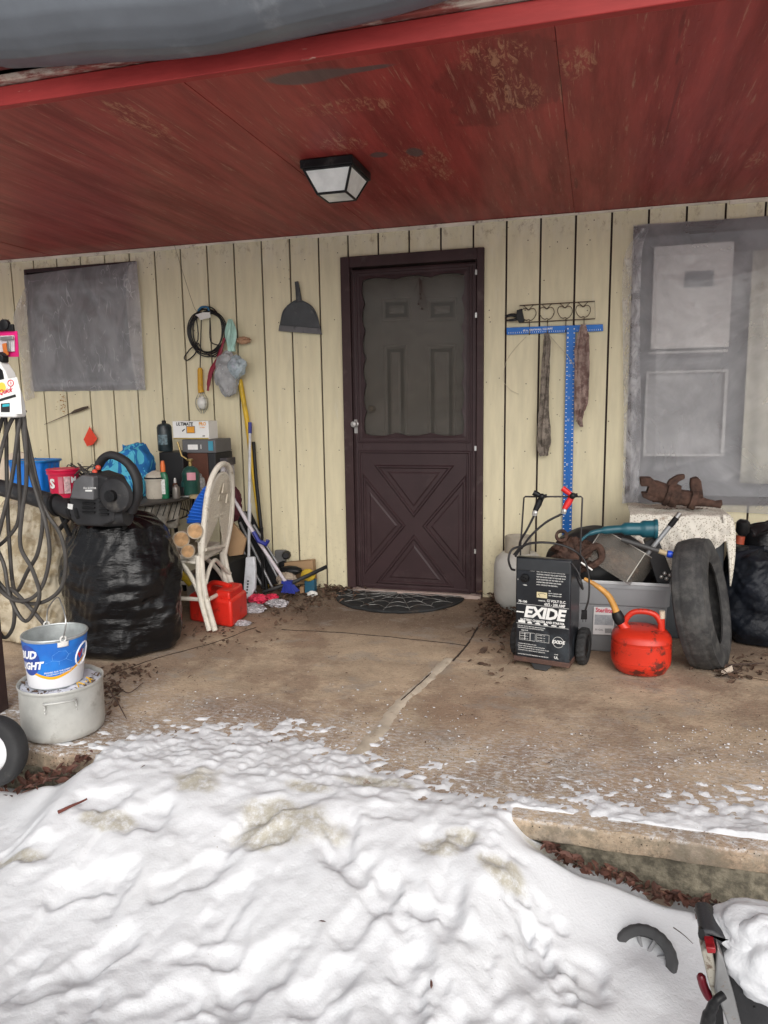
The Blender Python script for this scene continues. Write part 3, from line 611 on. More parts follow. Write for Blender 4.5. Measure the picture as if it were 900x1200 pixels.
def snow(x, y):
    d = EDGE-y; thin = 0
    D = lerpl(x, DL); ze = lerpl(x, ZE)
    n1 = N((x, y, 0), 7); n2 = N((x, y, 3), 24); n3 = N((x, y, 8), 60)
    # layer lying on the slab
    k = (D-y)/.16
    t = max(-.011, min(.016, .010*k))+.011*n1*(1-sst(d, -.04, .1))+.010*n2*(1-.6*sst(d,-.05,.05))*(1-.5*sst(x, 2.5, 2.9)*sst(d, -.2, -.1))+.0075*n3*(1-.7*sst(d,-.05,.05))+.007*N((x, y*2.2, 6), 14)
    t -= .02*sst(y, D+.2, D+.55)
    out = -.175-.07*sst(x, 2.8, 3.2)+.012*N((x, y, 2), 1.5)
    if x < 1.5: out += .02
    ex = sst(x, 2.70, 2.90) if x > 2 else 1-sst(x, 1.12, 1.34)
    base = ze+(out-ze)*sst(d, -.02, .75-.4*ex)
    if ze > 0: hz = t if d < 0 else base+ (t-.018)*(1-sst(d, 0, .15))*(1-ex)-.03*ex*(1-sst(d, .02, .08))*(1 if d > .01 else 0)
    else:
        hz = t if d < -.05 else (-.3 if d < -.012 else base-.05*ex*(1-sst(d, .02, .09)))
        if -.05 <= d < -.034: hz = t+(-.3-t)*((d+.05)/.016)
    A = sst(d, -.08+.18*ex, .22+.08*ex)
    wx_, wy_ = x, y
    calm = 1-.62*sst(x+.25*(y+2.9), 2.6, 2.85)
    def bil(s, o): return math.sqrt(N((wx_, wy_, o), s)**2+.004)
    pn = N((wx_, wy_, 5), 7.5)+.45*N((wx_, wy_, 9), 17)+.25*N((x, y, 70), 2.5); md = sst(N((x, y, 90), 1.7), -.3, .35); lump = .012*N((wx_, wy_, 1), 2.2)-.013*md*sst(pn, -.1, .65)-.005*(.3+md)*sst(N((x, y, 80), 13)+.2*N((x, y, 81), 30), .0, .5)+.002*N((x, y, 9), 22)+.0012*n3
    hz += A*calm*lump+A*.015*N((x, y, 30), 2.2)
    for (px, py, a, L, w, dp) in PH.get((int(x*4), int(y*4)), ()):
        dx, dy = x-px, y-py
        if abs(dx) > .3 or abs(dy) > .3: continue
        u = (dx*math.cos(a)+dy*math.sin(a))/L; v = (-dx*math.sin(a)+dy*math.cos(a))/w; w2 = 1-.30*math.exp(-((u+.15)/.25)**2); r = (abs(u)**2.6+abs(v/w2)**2.6)**(1/2.6)+.22*N((x, y, 20), 13)+.07*n3
        hz -= A*dp*(1-sst(r, .62, 1.1))*(1+.35*n2); hz += A*.18*dp*math.exp(-((r-1.28)/.2)**2)*(.6+N((x, y, 33), 9))
    r2 = ((x-WHX)**2+(y-WHY)**2)/.0055
    if r2 < 9: hz += .03*math.exp(-r2)
    for (px, py, rx, ry) in thinb:
        r = math.hypot((x-px)/rx, (y-py)/ry)+.5*N((x, y, 40), 13)
        thin = max(thin, 1-sst(r, .55, 1.1))
    hz += .0015*n3*A
    return hz, thin
def axis(lo, hi, st, far):
    a = [lo+st*i for i in range(int((hi-lo)/st)+1)]; s_ = st; p = lo; L = []
    while p > -far: s_ *= 1.35; p -= s_; L.append(p)
    s_ = st; p = a[-1]; R = []
    while p < far: s_ *= 1.35; p += s_; R.append(p)
    return L[::-1]+a+R
xs = axis(.35, 3.95, .0095, 70); ys = axis(-3.8, -1.6, .0085, 70)
vs = []; th = []
for x in xs:
    for y in ys:
        if y > -1.55 or (y > EDGE and (x > 6 or x < -1.5)): vs.append((x, y, -.25)); th.append(0)
        else:
            h, t_ = snow(x, y); vs.append((x, y, h)); th.append(t_)
ny = len(ys)
me = bpy.data.meshes.new('snow_ground'); me.from_pydata(vs, [], [(i*ny+j, (i+1)*ny+j, (i+1)*ny+j+1, i*ny+j+1) for i in range(len(xs)-1) for j in range(ny-1)])
me.polygons.foreach_set('use_smooth', [True]*len(me.polygons))
at = me.attributes.new('thin', 'FLOAT', 'POINT'); at.data.foreach_set('value', th)
def snow_extra(nt, c):
    a = nd(nt, 'ShaderNodeAttribute', attribute_name='thin')
    k = mathn(nt, 'MULTIPLY', a.outputs['Fac'], ramp(nt, noisen(nt, 35, 8, rough=.8), .3, .6))
    c = mixc(nt, mathn(nt, 'MULTIPLY', k, .8), c, (.40, .36, .26))
    sp = mathn(nt, 'MULTIPLY', ramp(nt, noisen(nt, 90, 4, off=(2, 2, 2)), .70, .74), ramp(nt, noisen(nt, 4, 3), .5, .6))
    return mixc(nt, sp, c, (.3, .24, .17))
snow_m = M('snow', (.72, .73, .75), .65, var=.05, vs=4, bump=.8, bs=130, extra=snow_extra, bdist=.002, dirt=.12, dcol=(.62, .62, .6), ds=5, dth=(.5, .7), spec=.35)
me.materials.append(snow_m); so = bpy.data.objects.new('snow_ground', me); COL.objects.link(so); tag(so, kind='structure')
# ---------------------------------------------------------------- loose stuff lying about
def leaf(m, p, s, up=.35):
    s *= random.uniform(.55, 1.15)
    a = random.uniform(0, 6.28); e = Matrix.Rotation(a, 3, 'Z') @ Matrix.Rotation(random.uniform(-up, up)*2, 3, 'X') @ Matrix.Rotation(random.uniform(-up, up)*2, 3, 'Y')
    cu = random.uniform(.1, .6)*s; w = random.uniform(.3, .55)
    pts = [(-1, 0, 0), (-.4, -w, .4), (.3, -w*.9, .5), (1, 0, .2), (.3, w*.9, .5), (-.4, w, .4), (0, 0, 0)]
    vs = [Vector(p)+e @ Vector((x*s, y*s, z*cu)) for x, y, z in pts]
    m.add(vs, [(0, 1, 6), (1, 2, 6), (2, 3, 6), (3, 4, 6), (4, 5, 6), (5, 0, 6)])
leafm = M('dead_leaf', (.105, .045, .032), .7, var=.5, vs=25, bump=.3, dirt=.6, dcol=(.32, .2, .12), ds=18)
dleaf = M('brown_leaf', (.085, .05, .033), .85, var=.5, vs=25, bump=.4, dirt=.5, dcol=(.2, .14, .09), ds=30)
m = MB()
for k in range(800):
    x = random.uniform(2.86, 4.6); d = random.betavariate(1.3, 2.2)*.1; y = EDGE+.01-d
    z = lerpl(x, ZE)-.04+.3*d+random.uniform(0, .022); leaf(m, (x, y, z), random.uniform(.008, .026))
for k in range(170):
    x = random.uniform(.55, 1.26); y = EDGE-random.uniform(-.01, .11); leaf(m, (x, y, lerpl(x, ZE)+random.uniform(-.01, .035)), random.uniform(.012, .035))
tag(m.build('leaf_litter', leafm, loc=(0, 0, -.2), smooth=0), 'red brown dead leaves packed under the slab edge', 'leaf litter', kind='stuff')
m = MB()
def scatter(n, x0, y0, x1, y1, s0, s1, h=.03):
    for k in range(n):
        p = G(random.gauss((x0+x1)/2, (x1-x0)/3.2), random.gauss((y0+y1)/2, (y1-y0)/3.2), 0)
        if p.y > -.02: p.y = -.02-random.random()*.1
        leaf(m, (p.x, p.y, random.uniform(.004, h)), random.uniform(s0, s1))
scatter(420, 566, 700, 606, 745, .012, .03, .06); scatter(160, 340, 682, 415, 712, .01, .03, .03); scatter(120, 390, 678, 420, 700, .01, .025, .03)
scatter(260, 280, 690, 380, 722, .008, .022, .02); scatter(120, 200, 725, 300, 760, .006, .018, .012); scatter(90, 830, 770, 900, 800, .01, .03, .02); scatter(80, 120, 780, 180, 800, .01, .02, .01); scatter(60, 400, 700, 560, 722, .006, .016, .008)
scatter(90, 118, 795, 140, 830, .01, .022, .04); scatter(60, 560, 740, 640, 790, .008, .02, .01)
for k in range(260):
    p = G(random.uniform(100, 900), random.uniform(720, 900), 0); leaf(m, (p.x, p.y, .006), random.uniform(.002, .008), .15)
tag(m.build('leaf_litter', dleaf, loc=(0, 0, 0), smooth=0), 'dry brown leaf crumbs and litter scattered on the porch slab', 'leaf litter', kind='stuff')
m = MB()
for k in range(700):
    r = random.random()
    if r < .5: x, y = random.uniform(150, 560), random.gauss(850, 30)
    elif r < .8: x, y = random.uniform(560, 900), random.gauss(905, 22)
    else: x, y = random.uniform(760, 900), random.uniform(850, 900)
    p = G(x, y, 0)
    if p.y < EDGE+.02: continue
    s_ = random.betavariate(1, 3.5)*.0055+.0008; o_ = random.random()*9
    m.ball((p.x, p.y, .003+s_*.2), s_, 6, (random.uniform(.8, 1.8), random.uniform(.8, 1.8), .5), fn=lambda d, o_=o_: 1+.5*N(d, 2, (o_, 0, 0)))
tag(m.build('snow_crumbs', snow_m, loc=(0, 0, 0)), 'white crumbs of blown snow sprinkled over the bare slab', 'snow', kind='stuff')
def twig(px, zs, r, label, mat=None, name='twig', cat='twig'):
    pts = spline([G(x, y, z) for (x, y), z in zip(px, zs)], 5); q = MB(); q.tube([p+Vector((0, 0, .0015*N(p, 30))) for p in pts], [r, r*.5], 6)
    return tag(q.build(name, mat or M('twig_bark', (.07, .045, .035), .8), smooth=40), label, cat)
twig([(789, 1087), (800, 1095), (812, 1106)], [-.10, -.11, -.13], .0015, 'thin bare twig poking from the snow beside the half buried wheel')
twig([(68, 952), (85, 944), (102, 936)], [-.03, -.025, -.02], .006, 'short reddish brown stick lying on the trampled snow', M('red_stick', (.14, .04, .03), .8))
twig([(126, 806), (137, 822), (148, 842)], [.11, .05, .01], .004, 'grey stick leaning on the slab beside the battered stock pot')
twig([(135, 800), (150, 812), (168, 800)], [.02, .012, .012], .003, 'forked brown twig lying behind the battered stock pot')
twig([(578, 1046), (586, 1055)], [-.08, -.09], .002, 'tiny dark twig lying on the smooth snow left of the buried wheel')
twig([(833, 781), (860, 779), (896, 777)], [.02, .02, .03], .006, 'dark twig lying under the black bag by the leaning tyre')
for (x, y, s_, l, z) in [(222, 795, .018, 'single orange brown leaf lying alone on the open slab', .008), (820, 1057, .02, 'curled dark leaf on the snow above the seat of the machine', -.125), (868, 1062, .022, 'pale tipped dead leaf on the snow near the slab footing', -.125), (168, 905, .016, 'black dead leaf lying on snow at the left of the porch', .0), (505, 1157, .018, 'small dark leaf half sunk in the foreground snow', -.15), (378, 1093, .016, 'small dark leaf lying in a hollow of the trampled snow', -.13)]:
    m = MB(); p = G(x, y, z); h = snow(p.x, p.y)[0] if y > 890 else .004; leaf(m, (p.x, p.y, h+.012), s_, .3); tag(m.build('leaf', leafm, smooth=0), l, 'leaf')
# stone poking out of the snow
m = MB(); p = G(772, 1050, -.2); h = snow(p.x, p.y)[0]; m.ball((p.x, p.y, h-.005), .045, 20, (1.1, .8, .7), fn=lambda d: 1+.22*N(d, 1.5)+.08*N(d, 5)); tag(m.build('stone', M('brown_stone', (.27, .2, .15), .85, var=.25, bump=.6)), 'rounded brown stone poking out of the snow below the slab edge', 'stone')
# ================================================================ THINGS ON THE WALL
tw = lambda x, y, d=.02: W(x, y, -d)
# dustpan
dp = thing('dustpan', 'dark grey dustpan hanging by its handle left of the door', 'dustpan', tw(350, 385))
dpm = M('dustpan_plastic', (.055, .06, .065), .5, var=.2, dirt=.7, dcol=(.15, .15, .14), ds=16)
q = MB(); out = [(329, 388), (328, 382), (331, 367), (337, 358), (346, 352), (352, 352), (362, 357), (369, 366), (374, 380), (377, 391)]
q.prism([tw(x, y, .012) for x, y in out], (0, -.010, 0)); q.build('pan', dpm, dp, bevel=.003)
q = MB(); rim = spline([tw(x, y, .022) for x, y in [(329, 387), (331, 368), (338, 358), (349, 352), (362, 357), (370, 367), (376, 389)]], 6); q.tube(rim, .005, 8); 
q.build('rim', dpm, dp)
q = MB(); q.prism([tw(328, 381, .024), tw(375, 385, .024), tw(378, 392, .024), tw(327, 388, .024)], (0, -.012, 0)); q.build('lip', M('dustpan_lip', (.12, .12, .125), .6, dirt=.6, dcol=(.03, .03, .03), ds=20), dp, bevel=.002)
q = MB(); q.tube([tw(347.5, 330, .022), tw(349, 340, .022), tw(350.5, 354, .024)], [.013, .017, .021], 10, flat=.6); q.build('handle', dpm, dp)
# coiled black cable
cc = thing('coiled_cable', 'loops of black cable hanging in a coil above the yellow work lamp', 'cable', tw(243, 415))
q = MB(); path = []
random.seed(3)
for k in range(7):
    ox, oy = random.uniform(-3, 3), random.uniform(-2.5, 3); rx, ry = random.uniform(17, 23), random.uniform(22, 28)
    for j in range(10):
        a = -math.pi/2+j*2*math.pi/10; path.append(tw(243+ox*(1-abs(math.sin(a-0.8)))+rx*math.cos(a), 387+oy*.6+ry*math.sin(a)+k*.8, .012+.004*k))
path += [tw(232, 398, .04), tw(222, 410, .03), tw(216, 419, .02), tw(220, 422, .02), tw(229, 414, .025), tw(232, 402, .03), tw(238, 412, .04), tw(252, 418, .04), tw(258, 406, .045), tw(247, 400, .045), tw(246, 375, .045)]
q.tube(spline(path, 4), .0042, 6); q.build('cord', M('cable_rubber', (.012, .012, .013), .45), cc)
q = MB(); q.prism([tw(229, 369, .055), tw(238, 366, .06), tw(246, 366, .055), tw(247, 372, .06), tw(235, 375, .06), tw(233, 372, .06)], (0, -.002, 0)); q.build('tag', wh, cc)
q = MB(); q.tube(spline([tw(232, 364, .05), tw(236, 360, .055), tw(243, 360, .055), tw(245, 364, .05)], 4), .007, 8); q.build('tie', M('blue_tie', (.02, .13, .25), .5), cc)
# work lamp
wl = thing('work_lamp', 'yellow handled wire caged work lamp hanging from a thin black cord', 'work lamp', tw(235, 487))
q = MB(); q.tube(spline([tw(236, 375, .03), tw(235, 405, .03), tw(234.5, 432, .03)], 5), .0035, 6); q.build('cord', blk, wl)
q = MB(); q.tube([tw(234.5, 431, .03), tw(234.5, 434, .03), tw(235, 456, .03), tw(236, 460, .03)], [.012, .018, .019, .022], 14); q.build('handle', M('yellow_rubber', (.62, .33, .02), .5, dirt=.4), wl, smooth=30)
q = MB(); q.ball(tw(237, 472, .03), .036, 16, (1, 1, 1.35)); q.build('bulb', M('milky_bulb', (.72, .72, .68), .15, var=.2), wl)
q = MB()
for k in range(8):
    a = k*math.pi/4; c_ = tw(236, 460, .03)
    q.tube(spline([c_+Vector((.018*math.cos(a), .018*math.sin(a), 0)), c_+Vector((.048*math.cos(a), .048*math.sin(a)*.5, -.05)), c_+Vector((.046*math.cos(a), .046*math.sin(a)*.5, -.1)), c_+Vector((.012*math.cos(a), .01*math.sin(a), -.145))], 5), .0013, 5)
for z_, r in ((-.04, .045), (-.08, .05), (-.115, .038)):
    q.tube([c_+Vector((r*math.cos(a_*.4), r*math.sin(a_*.4)*.5, z_)) for a_ in range(16)], .0013, 5, closed=True)
q.build('cage', M('cage_wire', (.3, .3, .28), .5, metal=.6), wl)
# dark red scraper
q = MB(); P = [tw(x, y, .045) for x, y in [(263, 396), (259, 410), (254, 424), (248, 434), (245, 446), (243.5, 458)]]; q.tube(spline(P, 5), [.009]*5+[.014]*5+[.018]*5+[.017]*4+[.014]*4+[.009]*3, 10, flat=.45)
tag(q.build('ice_scraper', M('crimson', (.24, .01, .03), .4, var=.1)), 'curved dark red plastic strip hanging between the cable coil and the bags', 'scraper')
# plastic bags
def crump(u, v, c, rx, ry, rz, amp, s, o=0, top=0):
    a = 2*math.pi*u; b = math.pi*v; d = Vector((math.sin(b)*math.cos(a), math.sin(b)*math.sin(a), math.cos(b)))
    k = 1+amp*(ridge(d, s, (o, 0, 0))-.4)+amp*.5*ridge(d, s*2.6, (0, o, 0))
    return Vector(c)+Vector((d.x*rx*k, d.y*ry*k, d.z*rz*k))
def crumf(u, v, c, rx, ry, rz, amp, s, sd):
    a = 2*math.pi*u; b = math.pi*v; d = Vector((math.sin(b)*math.cos(a), math.sin(b)*math.sin(a), math.cos(b)))
    k = 1-amp*(facet(d, s, sd)-.5)-amp*.35*(facet(d, s*2.7, sd+1)-.5); k *= 1-.28*max(0, d.z)
    return Vector(c)+Vector((d.x*rx*k, d.y*ry*k, d.z*rz*k))
bagm = M('milky_bag', (.46, .47, .48), .25, var=.25, vs=12, bump=.8, bs=22, trans=.35, dirt=.5, dcol=(.45, .36, .38), ds=16)
pb_ = thing('plastic_bag', 'pale crumpled carrier bag stuffed with other bags, hanging right of the cable coil', 'plastic bag', tw(268, 462))
q = MB(); q.grid(lambda u, v: crumf(u, v, tw(267, 433, .07), .098, .055, .17, .5, 1.3, 3), 60, 50, cu=True); q.build('bag_body', bagm, pb_, smooth=30)
q = MB(); q.grid(lambda u, v: crumf(u, v, tw(278, 428, .11), .064, .04, .085, .5, 1.5, 8), 50, 40, cu=True); q.build('inner_bag', M('bluegreen_bag', (.42, .50, .54), .25, var=.35, vs=18, bump=.8, bs=25, trans=.2, dirt=.6, dcol=(.45, .3, .45), ds=20), pb_, smooth=30)
q = MB(); q.grid(lambda u, v: (lambda r, z: Vector((tw(270.5, 392, .06).x+r*math.cos(6.283*u)*(1+.35*math.sin(6.283*u*4+v*5)), tw(270.5, 392, .06).y+.6*r*math.sin(6.283*u)*(1+.35*math.sin(6.283*u*4+v*5)), z)))(.006+.026*math.sin(min(1, v*1.15)*2.6)**1.0+.004, tw(270, 374, .06).z*(1-v)+tw(270, 412, .06).z*v), 40, 24, cu=True)
q.build('twisted_top', M('mint_bag', (.36, .58, .50), .3, var=.25, vs=25, bump=.5, bs=30, stretch=(2, 2, .4)), pb_, smooth=40)
q = MB(); q.grid(lambda u, v: crump(u, v, tw(285, 399, .05), .042, .02, .018, .5, 3, 2), 24, 18, cu=True); tag(q.build('rag_scrap', M('tan_rag', (.42, .25, .15), .8, var=.3), smooth=30), 'small tan scrap of cloth caught on a nail above the hanging carrier bag', 'rag')
# rack with apple outlines
rk = thing('hook_rack', 'rusty wire hook rack with four apple outlines right of the door', 'hook rack', tw(652, 380))
q = MB(); fp = [(609, 358), (697, 353), (697.5, 373.5), (611, 378)]
q.tube([tw(x, y, .02) for x, y in fp], .0032, 6, closed=True)
q.build('frame', wire_m, rk)
for i in range(4):
    ax_, ay = 619.5+21.3*i, 368-1.2*i; q = MB()
    ap = [(0, -5), (4, -7.5), (8, -5.5), (9, 0), (6, 6), (2.5, 8), (0, 7), (-2.5, 8), (-6, 6), (-9, 0), (-8, -5.5), (-4, -7.5)]
    q.tube(spline([tw(ax_+a*.95, ay+b_*.92, .02) for a, b_ in ap], 4, True), .0024, 6, closed=True); q.build('apple_outline', wire_m, rk)
    q = MB(); q.tube([tw(ax_-6, ay-10, .02), tw(ax_, ay-5, .02), tw(ax_+6, ay-11, .02)], .0024, 6); q.build('leaf_outline', wire_m, rk)
    q = MB(); q.tube(spline([tw(ax_+1, ay+8, .02), tw(ax_+1, ay+21, .02), tw(ax_+1, ay+24, .04), tw(ax_+1, ay+20, .055)], 4), .0028, 6); q.build('hook', wire_m, rk)
# T-square
ts = thing('drywall_square', 'blue metal T-square hanging head up under the apple hook rack', 'T-square', tw(666, 615))
bm_ = M('blue_anodised', (.012, .12, .42), .38, metal=.3, var=.1, dirt=.3, dcol=(.1, .16, .3), ds=8)
q = MB(); q.prism([tw(593.5, 384, .015), tw(706.5, 380, .015), tw(707, 388, .015), tw(594, 392.5, .015)], (0, -.006, 0)); q.build('head', bm_, ts, bevel=.001)
q = MB(); q.prism([tw(664, 382.5, .0215), tw(674.5, 382, .0215), tw(669.5, 640, .0215), tw(658.5, 640, .0215)], (0, -.003, 0)); q.build('blade', bm_, ts, bevel=.0005)
q = MB()
for k in range(48):      # tick marks and figures
    f_ = k/47; y = 396+f_*228; xl, xr = 664-5.4*f_*.97, 674.3-5*f_*.97; q.prism([tw(xl+.5, y, .0252), tw(xl+2.2, y-.1, .0252), tw(xl+2.2, y+.7, .0252), tw(xl+.5, y+.8, .0252)], (0, -.0004, 0))
    q.prism([tw(xr-2.2, y, .0252), tw(xr-.5, y-.1, .0252), tw(xr-.5, y+.7, .0252), tw(xr-2.2, y+.8, .0252)], (0, -.0004, 0))
for k in range(44):
    x = 596+k*2.5
    if 663 < x < 676: continue
    y = 391-(x-593)*.036; q.prism([tw(x, y, .0212), tw(x+.5, y, .0212), tw(x+.5, y-1.6, .0212), tw(x, y-1.6, .0212)], (0, -.0004, 0))
for k in range(5): q.prism([tw(663.8+(k % 2)*7.5+1, 384.5+(k//2)*5, .0252), tw(665.3+(k % 2)*7.5+1, 384.5+(k//2)*5, .0252), tw(665.3+(k % 2)*7.5+1, 386+(k//2)*5, .0252), tw(663.8+(k % 2)*7.5+1, 386+(k//2)*5, .0252)], (0, -.0004, 0))
t0 = tw(630, 386.2, .0213); q.text('48 in. DRYWALL SQUARE', .016, lambda u, v: t0+Vector((u, 0, v+u*.035)), bold=.02)
t1 = tw(668.3, 424, .0255); q.text('8 9', .02, lambda u, v: t1+Vector((v, 0, -u)), bold=.02)
for k in range(7): c0 = tw(667.2-4.6*k/7, 440+k*26, .0255); q.text(str(10+k*5), .016, lambda u, v: c0+Vector((v, 0, -u)))
q.build('markings', wprnt, ts, smooth=0)
# rags on hooks
def rag(name, top, prof, mat, label, depth=.045, seed=0):
    """prof: (y, xleft, xright) down the cloth"""
    q = MB(); L = len(prof)
    def fn(u, v):
        i = v*(L-1); a = int(min(i, L-2)); k = i-a; y, l, r = [prof[a][j]*(1-k)+prof[a+1][j]*k for j in range(3)]
        x = l+(r-l)*u; w_ = min(1, v*5)
        d = depth+w_*.006*math.sin(u*11+seed+4*N((u*2, v*5, seed), 1.5))+.016*facet((u*1.2, v*2.5, seed), 2.2, int(seed)+3)
        p = tw(x+.9*N((u*3, v*9, seed), 2), y+(1.6*N((u*9, 0, seed), 1.6)+1.2*N((u*22, 0, seed), 2) if v > .9 else 0), d); return p
    q.grid(fn, 40, 60); return tag(q.build(name, mat, smooth=60, solid=.002), label, 'rag')
ragm = M('dirty_rag', (.24, .205, .17), .9, var=.3, vs=16, bump=.5, bs=80, dirt=.9, dcol=(.09, .075, .06), ds=18, dth=(.45, .6))
rag('hanging_rag', None, [(390, 638, 643), (400, 637, 645), (430, 634.5, 644), (480, 631.5, 643), (500, 630, 645), (520, 629.5, 645.5), (528, 630, 643), (534, 632, 642)], ragm, 'long narrow grey brown rag hanging left of the blue T-square blade', .05, 1)
rag('hanging_rag', None, [(380, 681, 686), (392, 677, 690), (410, 673, 691), (430, 673.5, 691), (455, 673, 690), (472, 673, 689), (482, 673, 685), (492, 675, 682), (500, 679, 683)], M('stained_rag', (.30, .22, .19), .9, var=.3, vs=16, bump=.5, bs=80, dirt=.9, dcol=(.14, .08, .07), ds=18, dth=(.45, .6), dirt2=.5, d2col=(.35, .06, .07), d2s=12), 'bunched brown rag with reddish stains hanging over the T-square', .06, 5)
# black clamp at the rack's end
cl = thing('spring_clamp', 'small black spring clamp biting the end of the apple hook rack', 'clamp', tw(604, 374))
q = MB(); q.prism([tw(x, y, .028) for x, y in [(606, 364), (612, 362), (615, 377), (609, 379), (605, 374)]], (0, -.025, 0)); q.build('jaw', blk, cl, bevel=.003)
q = MB(); q.tube(spline([tw(608, 371, .04), tw(600, 369, .04), tw(592, 371, .04)], 4), [.012, .008], 8, flat=.7); q.build('handle', blk, cl)
q = MB(); q.tube(spline([tw(608, 373, .04), tw(601, 375, .045), tw(593.5, 375.5, .045)], 4), [.01, .006], 8, flat=.7); q.build('handle', blk, cl)
def cord(px, d, r, name, mat, label, cat, zs=None):
    q = MB(); q.tube(spline([W(x, y, -(d[i] if isinstance(d, list) else d)) for i, (x, y) in enumerate(px)], 6), r, 5); return tag(q.build(name, mat), label, cat)
strm = M('pale_string', (.5, .44, .34), .9)
cord([(617, 394), (604, 408), (594, 422), (590.5, 436), (590, 446), (597, 456), (608, 462)], .012, .0011, 'string', strm, 'thin string looping down the boards below the left end of the T-square', 'string')
cord([(642, 391), (650, 400), (658, 409), (666, 418), (673, 430), (676, 442)], .03, .0017, 'string', strm, 'white string running aslant across the T-square between the two rags', 'string')
cord([(184, 262), (197, 264), (203, 283), (212, 312), (226, 356), (231, 366)], [.3, .12, .03, .02, .02, .05], .0011, 'thin_wire', wire_m, 'fine wire drooping from the porch ceiling to the cable coil', 'wire')
# file, flag, seed head
fl_ = thing('rat_tail_file', 'long thin metal file with dark grip stuck level on the wall below the smaller window', 'file', tw(78, 487))
q = MB(); q.tube([tw(52, 497.5, .02), tw(84, 484, .03)], [.0015, .004], 6); q.build('shaft', wire_m, fl_)
q = MB(); q.tube([tw(84, 484, .03), tw(88, 482, .03), tw(98, 478.5, .03), tw(103, 477, .03)], [.007, .012, .011, .007], 8); q.build('handle', M('file_grip', (.07, .05, .035), .6), fl_)
pf = thing('marker_flag', 'small red orange pennant on a wire stem against the wall', 'flag', tw(108, 560))
q = MB(); q.prism([tw(105, 500, .03), tw(114, 514, .035), tw(109, 521, .04), tw(102, 523, .035), tw(98, 515, .03)], (0, -.001, 0)); q.build('pennant', M('flag_orange', (.75, .06, .025), .6, var=.1), pf, smooth=0)
q = MB(); q.tube(spline([tw(105, 499, .028), tw(107, 522, .03), tw(109, 562, .06)], 4), .0012, 5); q.build('stem', wire_m, pf)
q = MB()
for k in range(60): leaf(q, tw(74+random.gauss(0, 1.8), 472+random.gauss(0, 7), .03+random.random()*.03), .008, .5)
for k in range(8): leaf(q, tw(66.5+random.gauss(0, 1), 479+random.gauss(0, 2), .03), .006, .5)
tag(q.build('dried_seed_head', M('ochre_leaf', (.42, .20, .04), .8, var=.4, vs=40), smooth=0), 'ochre dried seed head tucked behind the file on the wall', 'dried plant')
# outlet gadget at the foot
ob_ = thing('wall_outlet', 'grey outdoor socket box low on the wall behind the brooms', 'socket', tw(332, 656))
q = MB(); q.prism([tw(324, 644, .002), tw(336, 644, .002), tw(336, 664, .002), tw(324, 664, .002)], (0, -.035, 0)); q.build('box', M('grey_cast', (.16, .16, .16), .5, dirt=.6), ob_, bevel=.004)
q = MB(); q.lathe([(0, 0), (.03, 0), (.03, .03), (.02, .05), (0, .05)], tw(336, 650, .035), (.3, -1, .1), 16); q.build('plug', blk, ob_); q = MB(); q.lathe([(0, 0), (.025, 0), (.025, .03), (0, .035)], tw(332, 661, .035), (0, -1, 0), 16); q.build('plug', blk, ob_)
# ================================================================ LEFT HEAP
bagblk = M('black_bag_film', (.008, .008, .009), .2, var=.3, bump=.7, bs=17, stretch=(1, 1, 2.8), bdist=.008, spec=.42)
def sack(name, c, rx, ry, h, mat, label, cat, n=90, amp=.10, seed=0, parent=None, topw=.72, botw=.85, z0=0, cre=1.0):
    q = MB(); c = Vector(c)
    def fn(u, v):
        a = 2*math.pi*u; vv = min(1, max(0, v))
        if vv < .12: r = botw*(vv/.12)**.5; z = .0+.02*(vv/.12)**2
        elif vv > .86: k = (vv-.86)/.14; r = topw*(1-k*k)**.5 if k < 1 else 0; z = .93+.07*k
        else: k = (vv-.12)/.74; r = botw+(topw-botw)*k+(1-(.5*botw+.5*topw))*math.sin(math.pi*k)**.8; z = .02+.91*k
        d = Vector((math.cos(a), math.sin(a), z*1.6))
        pinch = ridge((d.x*1.2, d.y*1.2, z*2.2+seed), 1.6, (seed, 1, 2))
        cr2 = facet((d.x, d.y, z*1.9), 1.25, seed+1, 6, 1.6)
        cr3 = facet((d.x+.2*z, d.y, z*3.2), 2.6, seed+2, 5, 2.6)
        cr4 = facet((d.x-.3*z, d.y, z*2.4), 5.5, seed+3, 4, 1.4)
        k_ = 1-cre*amp*.16*(cr4-.5)+amp*(.7*N(d, 1.6, (seed, 3, 1)))-cre*amp*.95*(cr2-.5)-cre*amp*.32*(cr3-.5)*(.4+1.1*max(0, N(d, 2.2, (1, seed, 1))+.4))
        zz = z*h*(1+.05*N(d, 2.5, (4, seed, 4))*(1 if vv > .3 else 0))
        if vv > .8: zz += h*.10*(facet((d.x, d.y, 0), 1.6, seed+5)-.5)*sst(vv, .8, .9)
        return c+Vector((r*k_*rx*math.cos(a), r*k_*ry*math.sin(a), zz+z0))
    q.grid(fn, n*2, n, cu=True); o = q.build(name, mat, parent, smooth=70)
    if parent is None: tag(o, label, cat)
    return o
bc = G(150, 778, 0)
sack('trash_bag', (bc.x-.18, bc.y+.24, 0), .30, .27, W(140, 606, bc.y+.15).z, bagblk, 'big full shiny black trash bag under the leaf blower', 'trash bag', n=170, amp=.21, seed=4, topw=.76, botw=.9)
c2 = G(88, 742, 0); sack('trash_bag', (c2.x-.10, c2.y+.2, 0), .22, .22, .60, M('dull_bag', (.04, .04, .042), .45, bump=.8, bs=30, bdist=.01), 'dull dark grey trash bag squeezed between the pale sack and the shiny black one', 'trash bag', n=80, amp=.16, seed=9)
c3 = G(38, 762, 0)
sackm = M('pale_sackcloth', (.50, .44, .33), .85, var=.2, vs=8, bump=.7, bs=35, dirt=.7, dcol=(.22, .16, .08), ds=9, dth=(.48, .62), dirt2=.4, d2col=(.66, .63, .56))
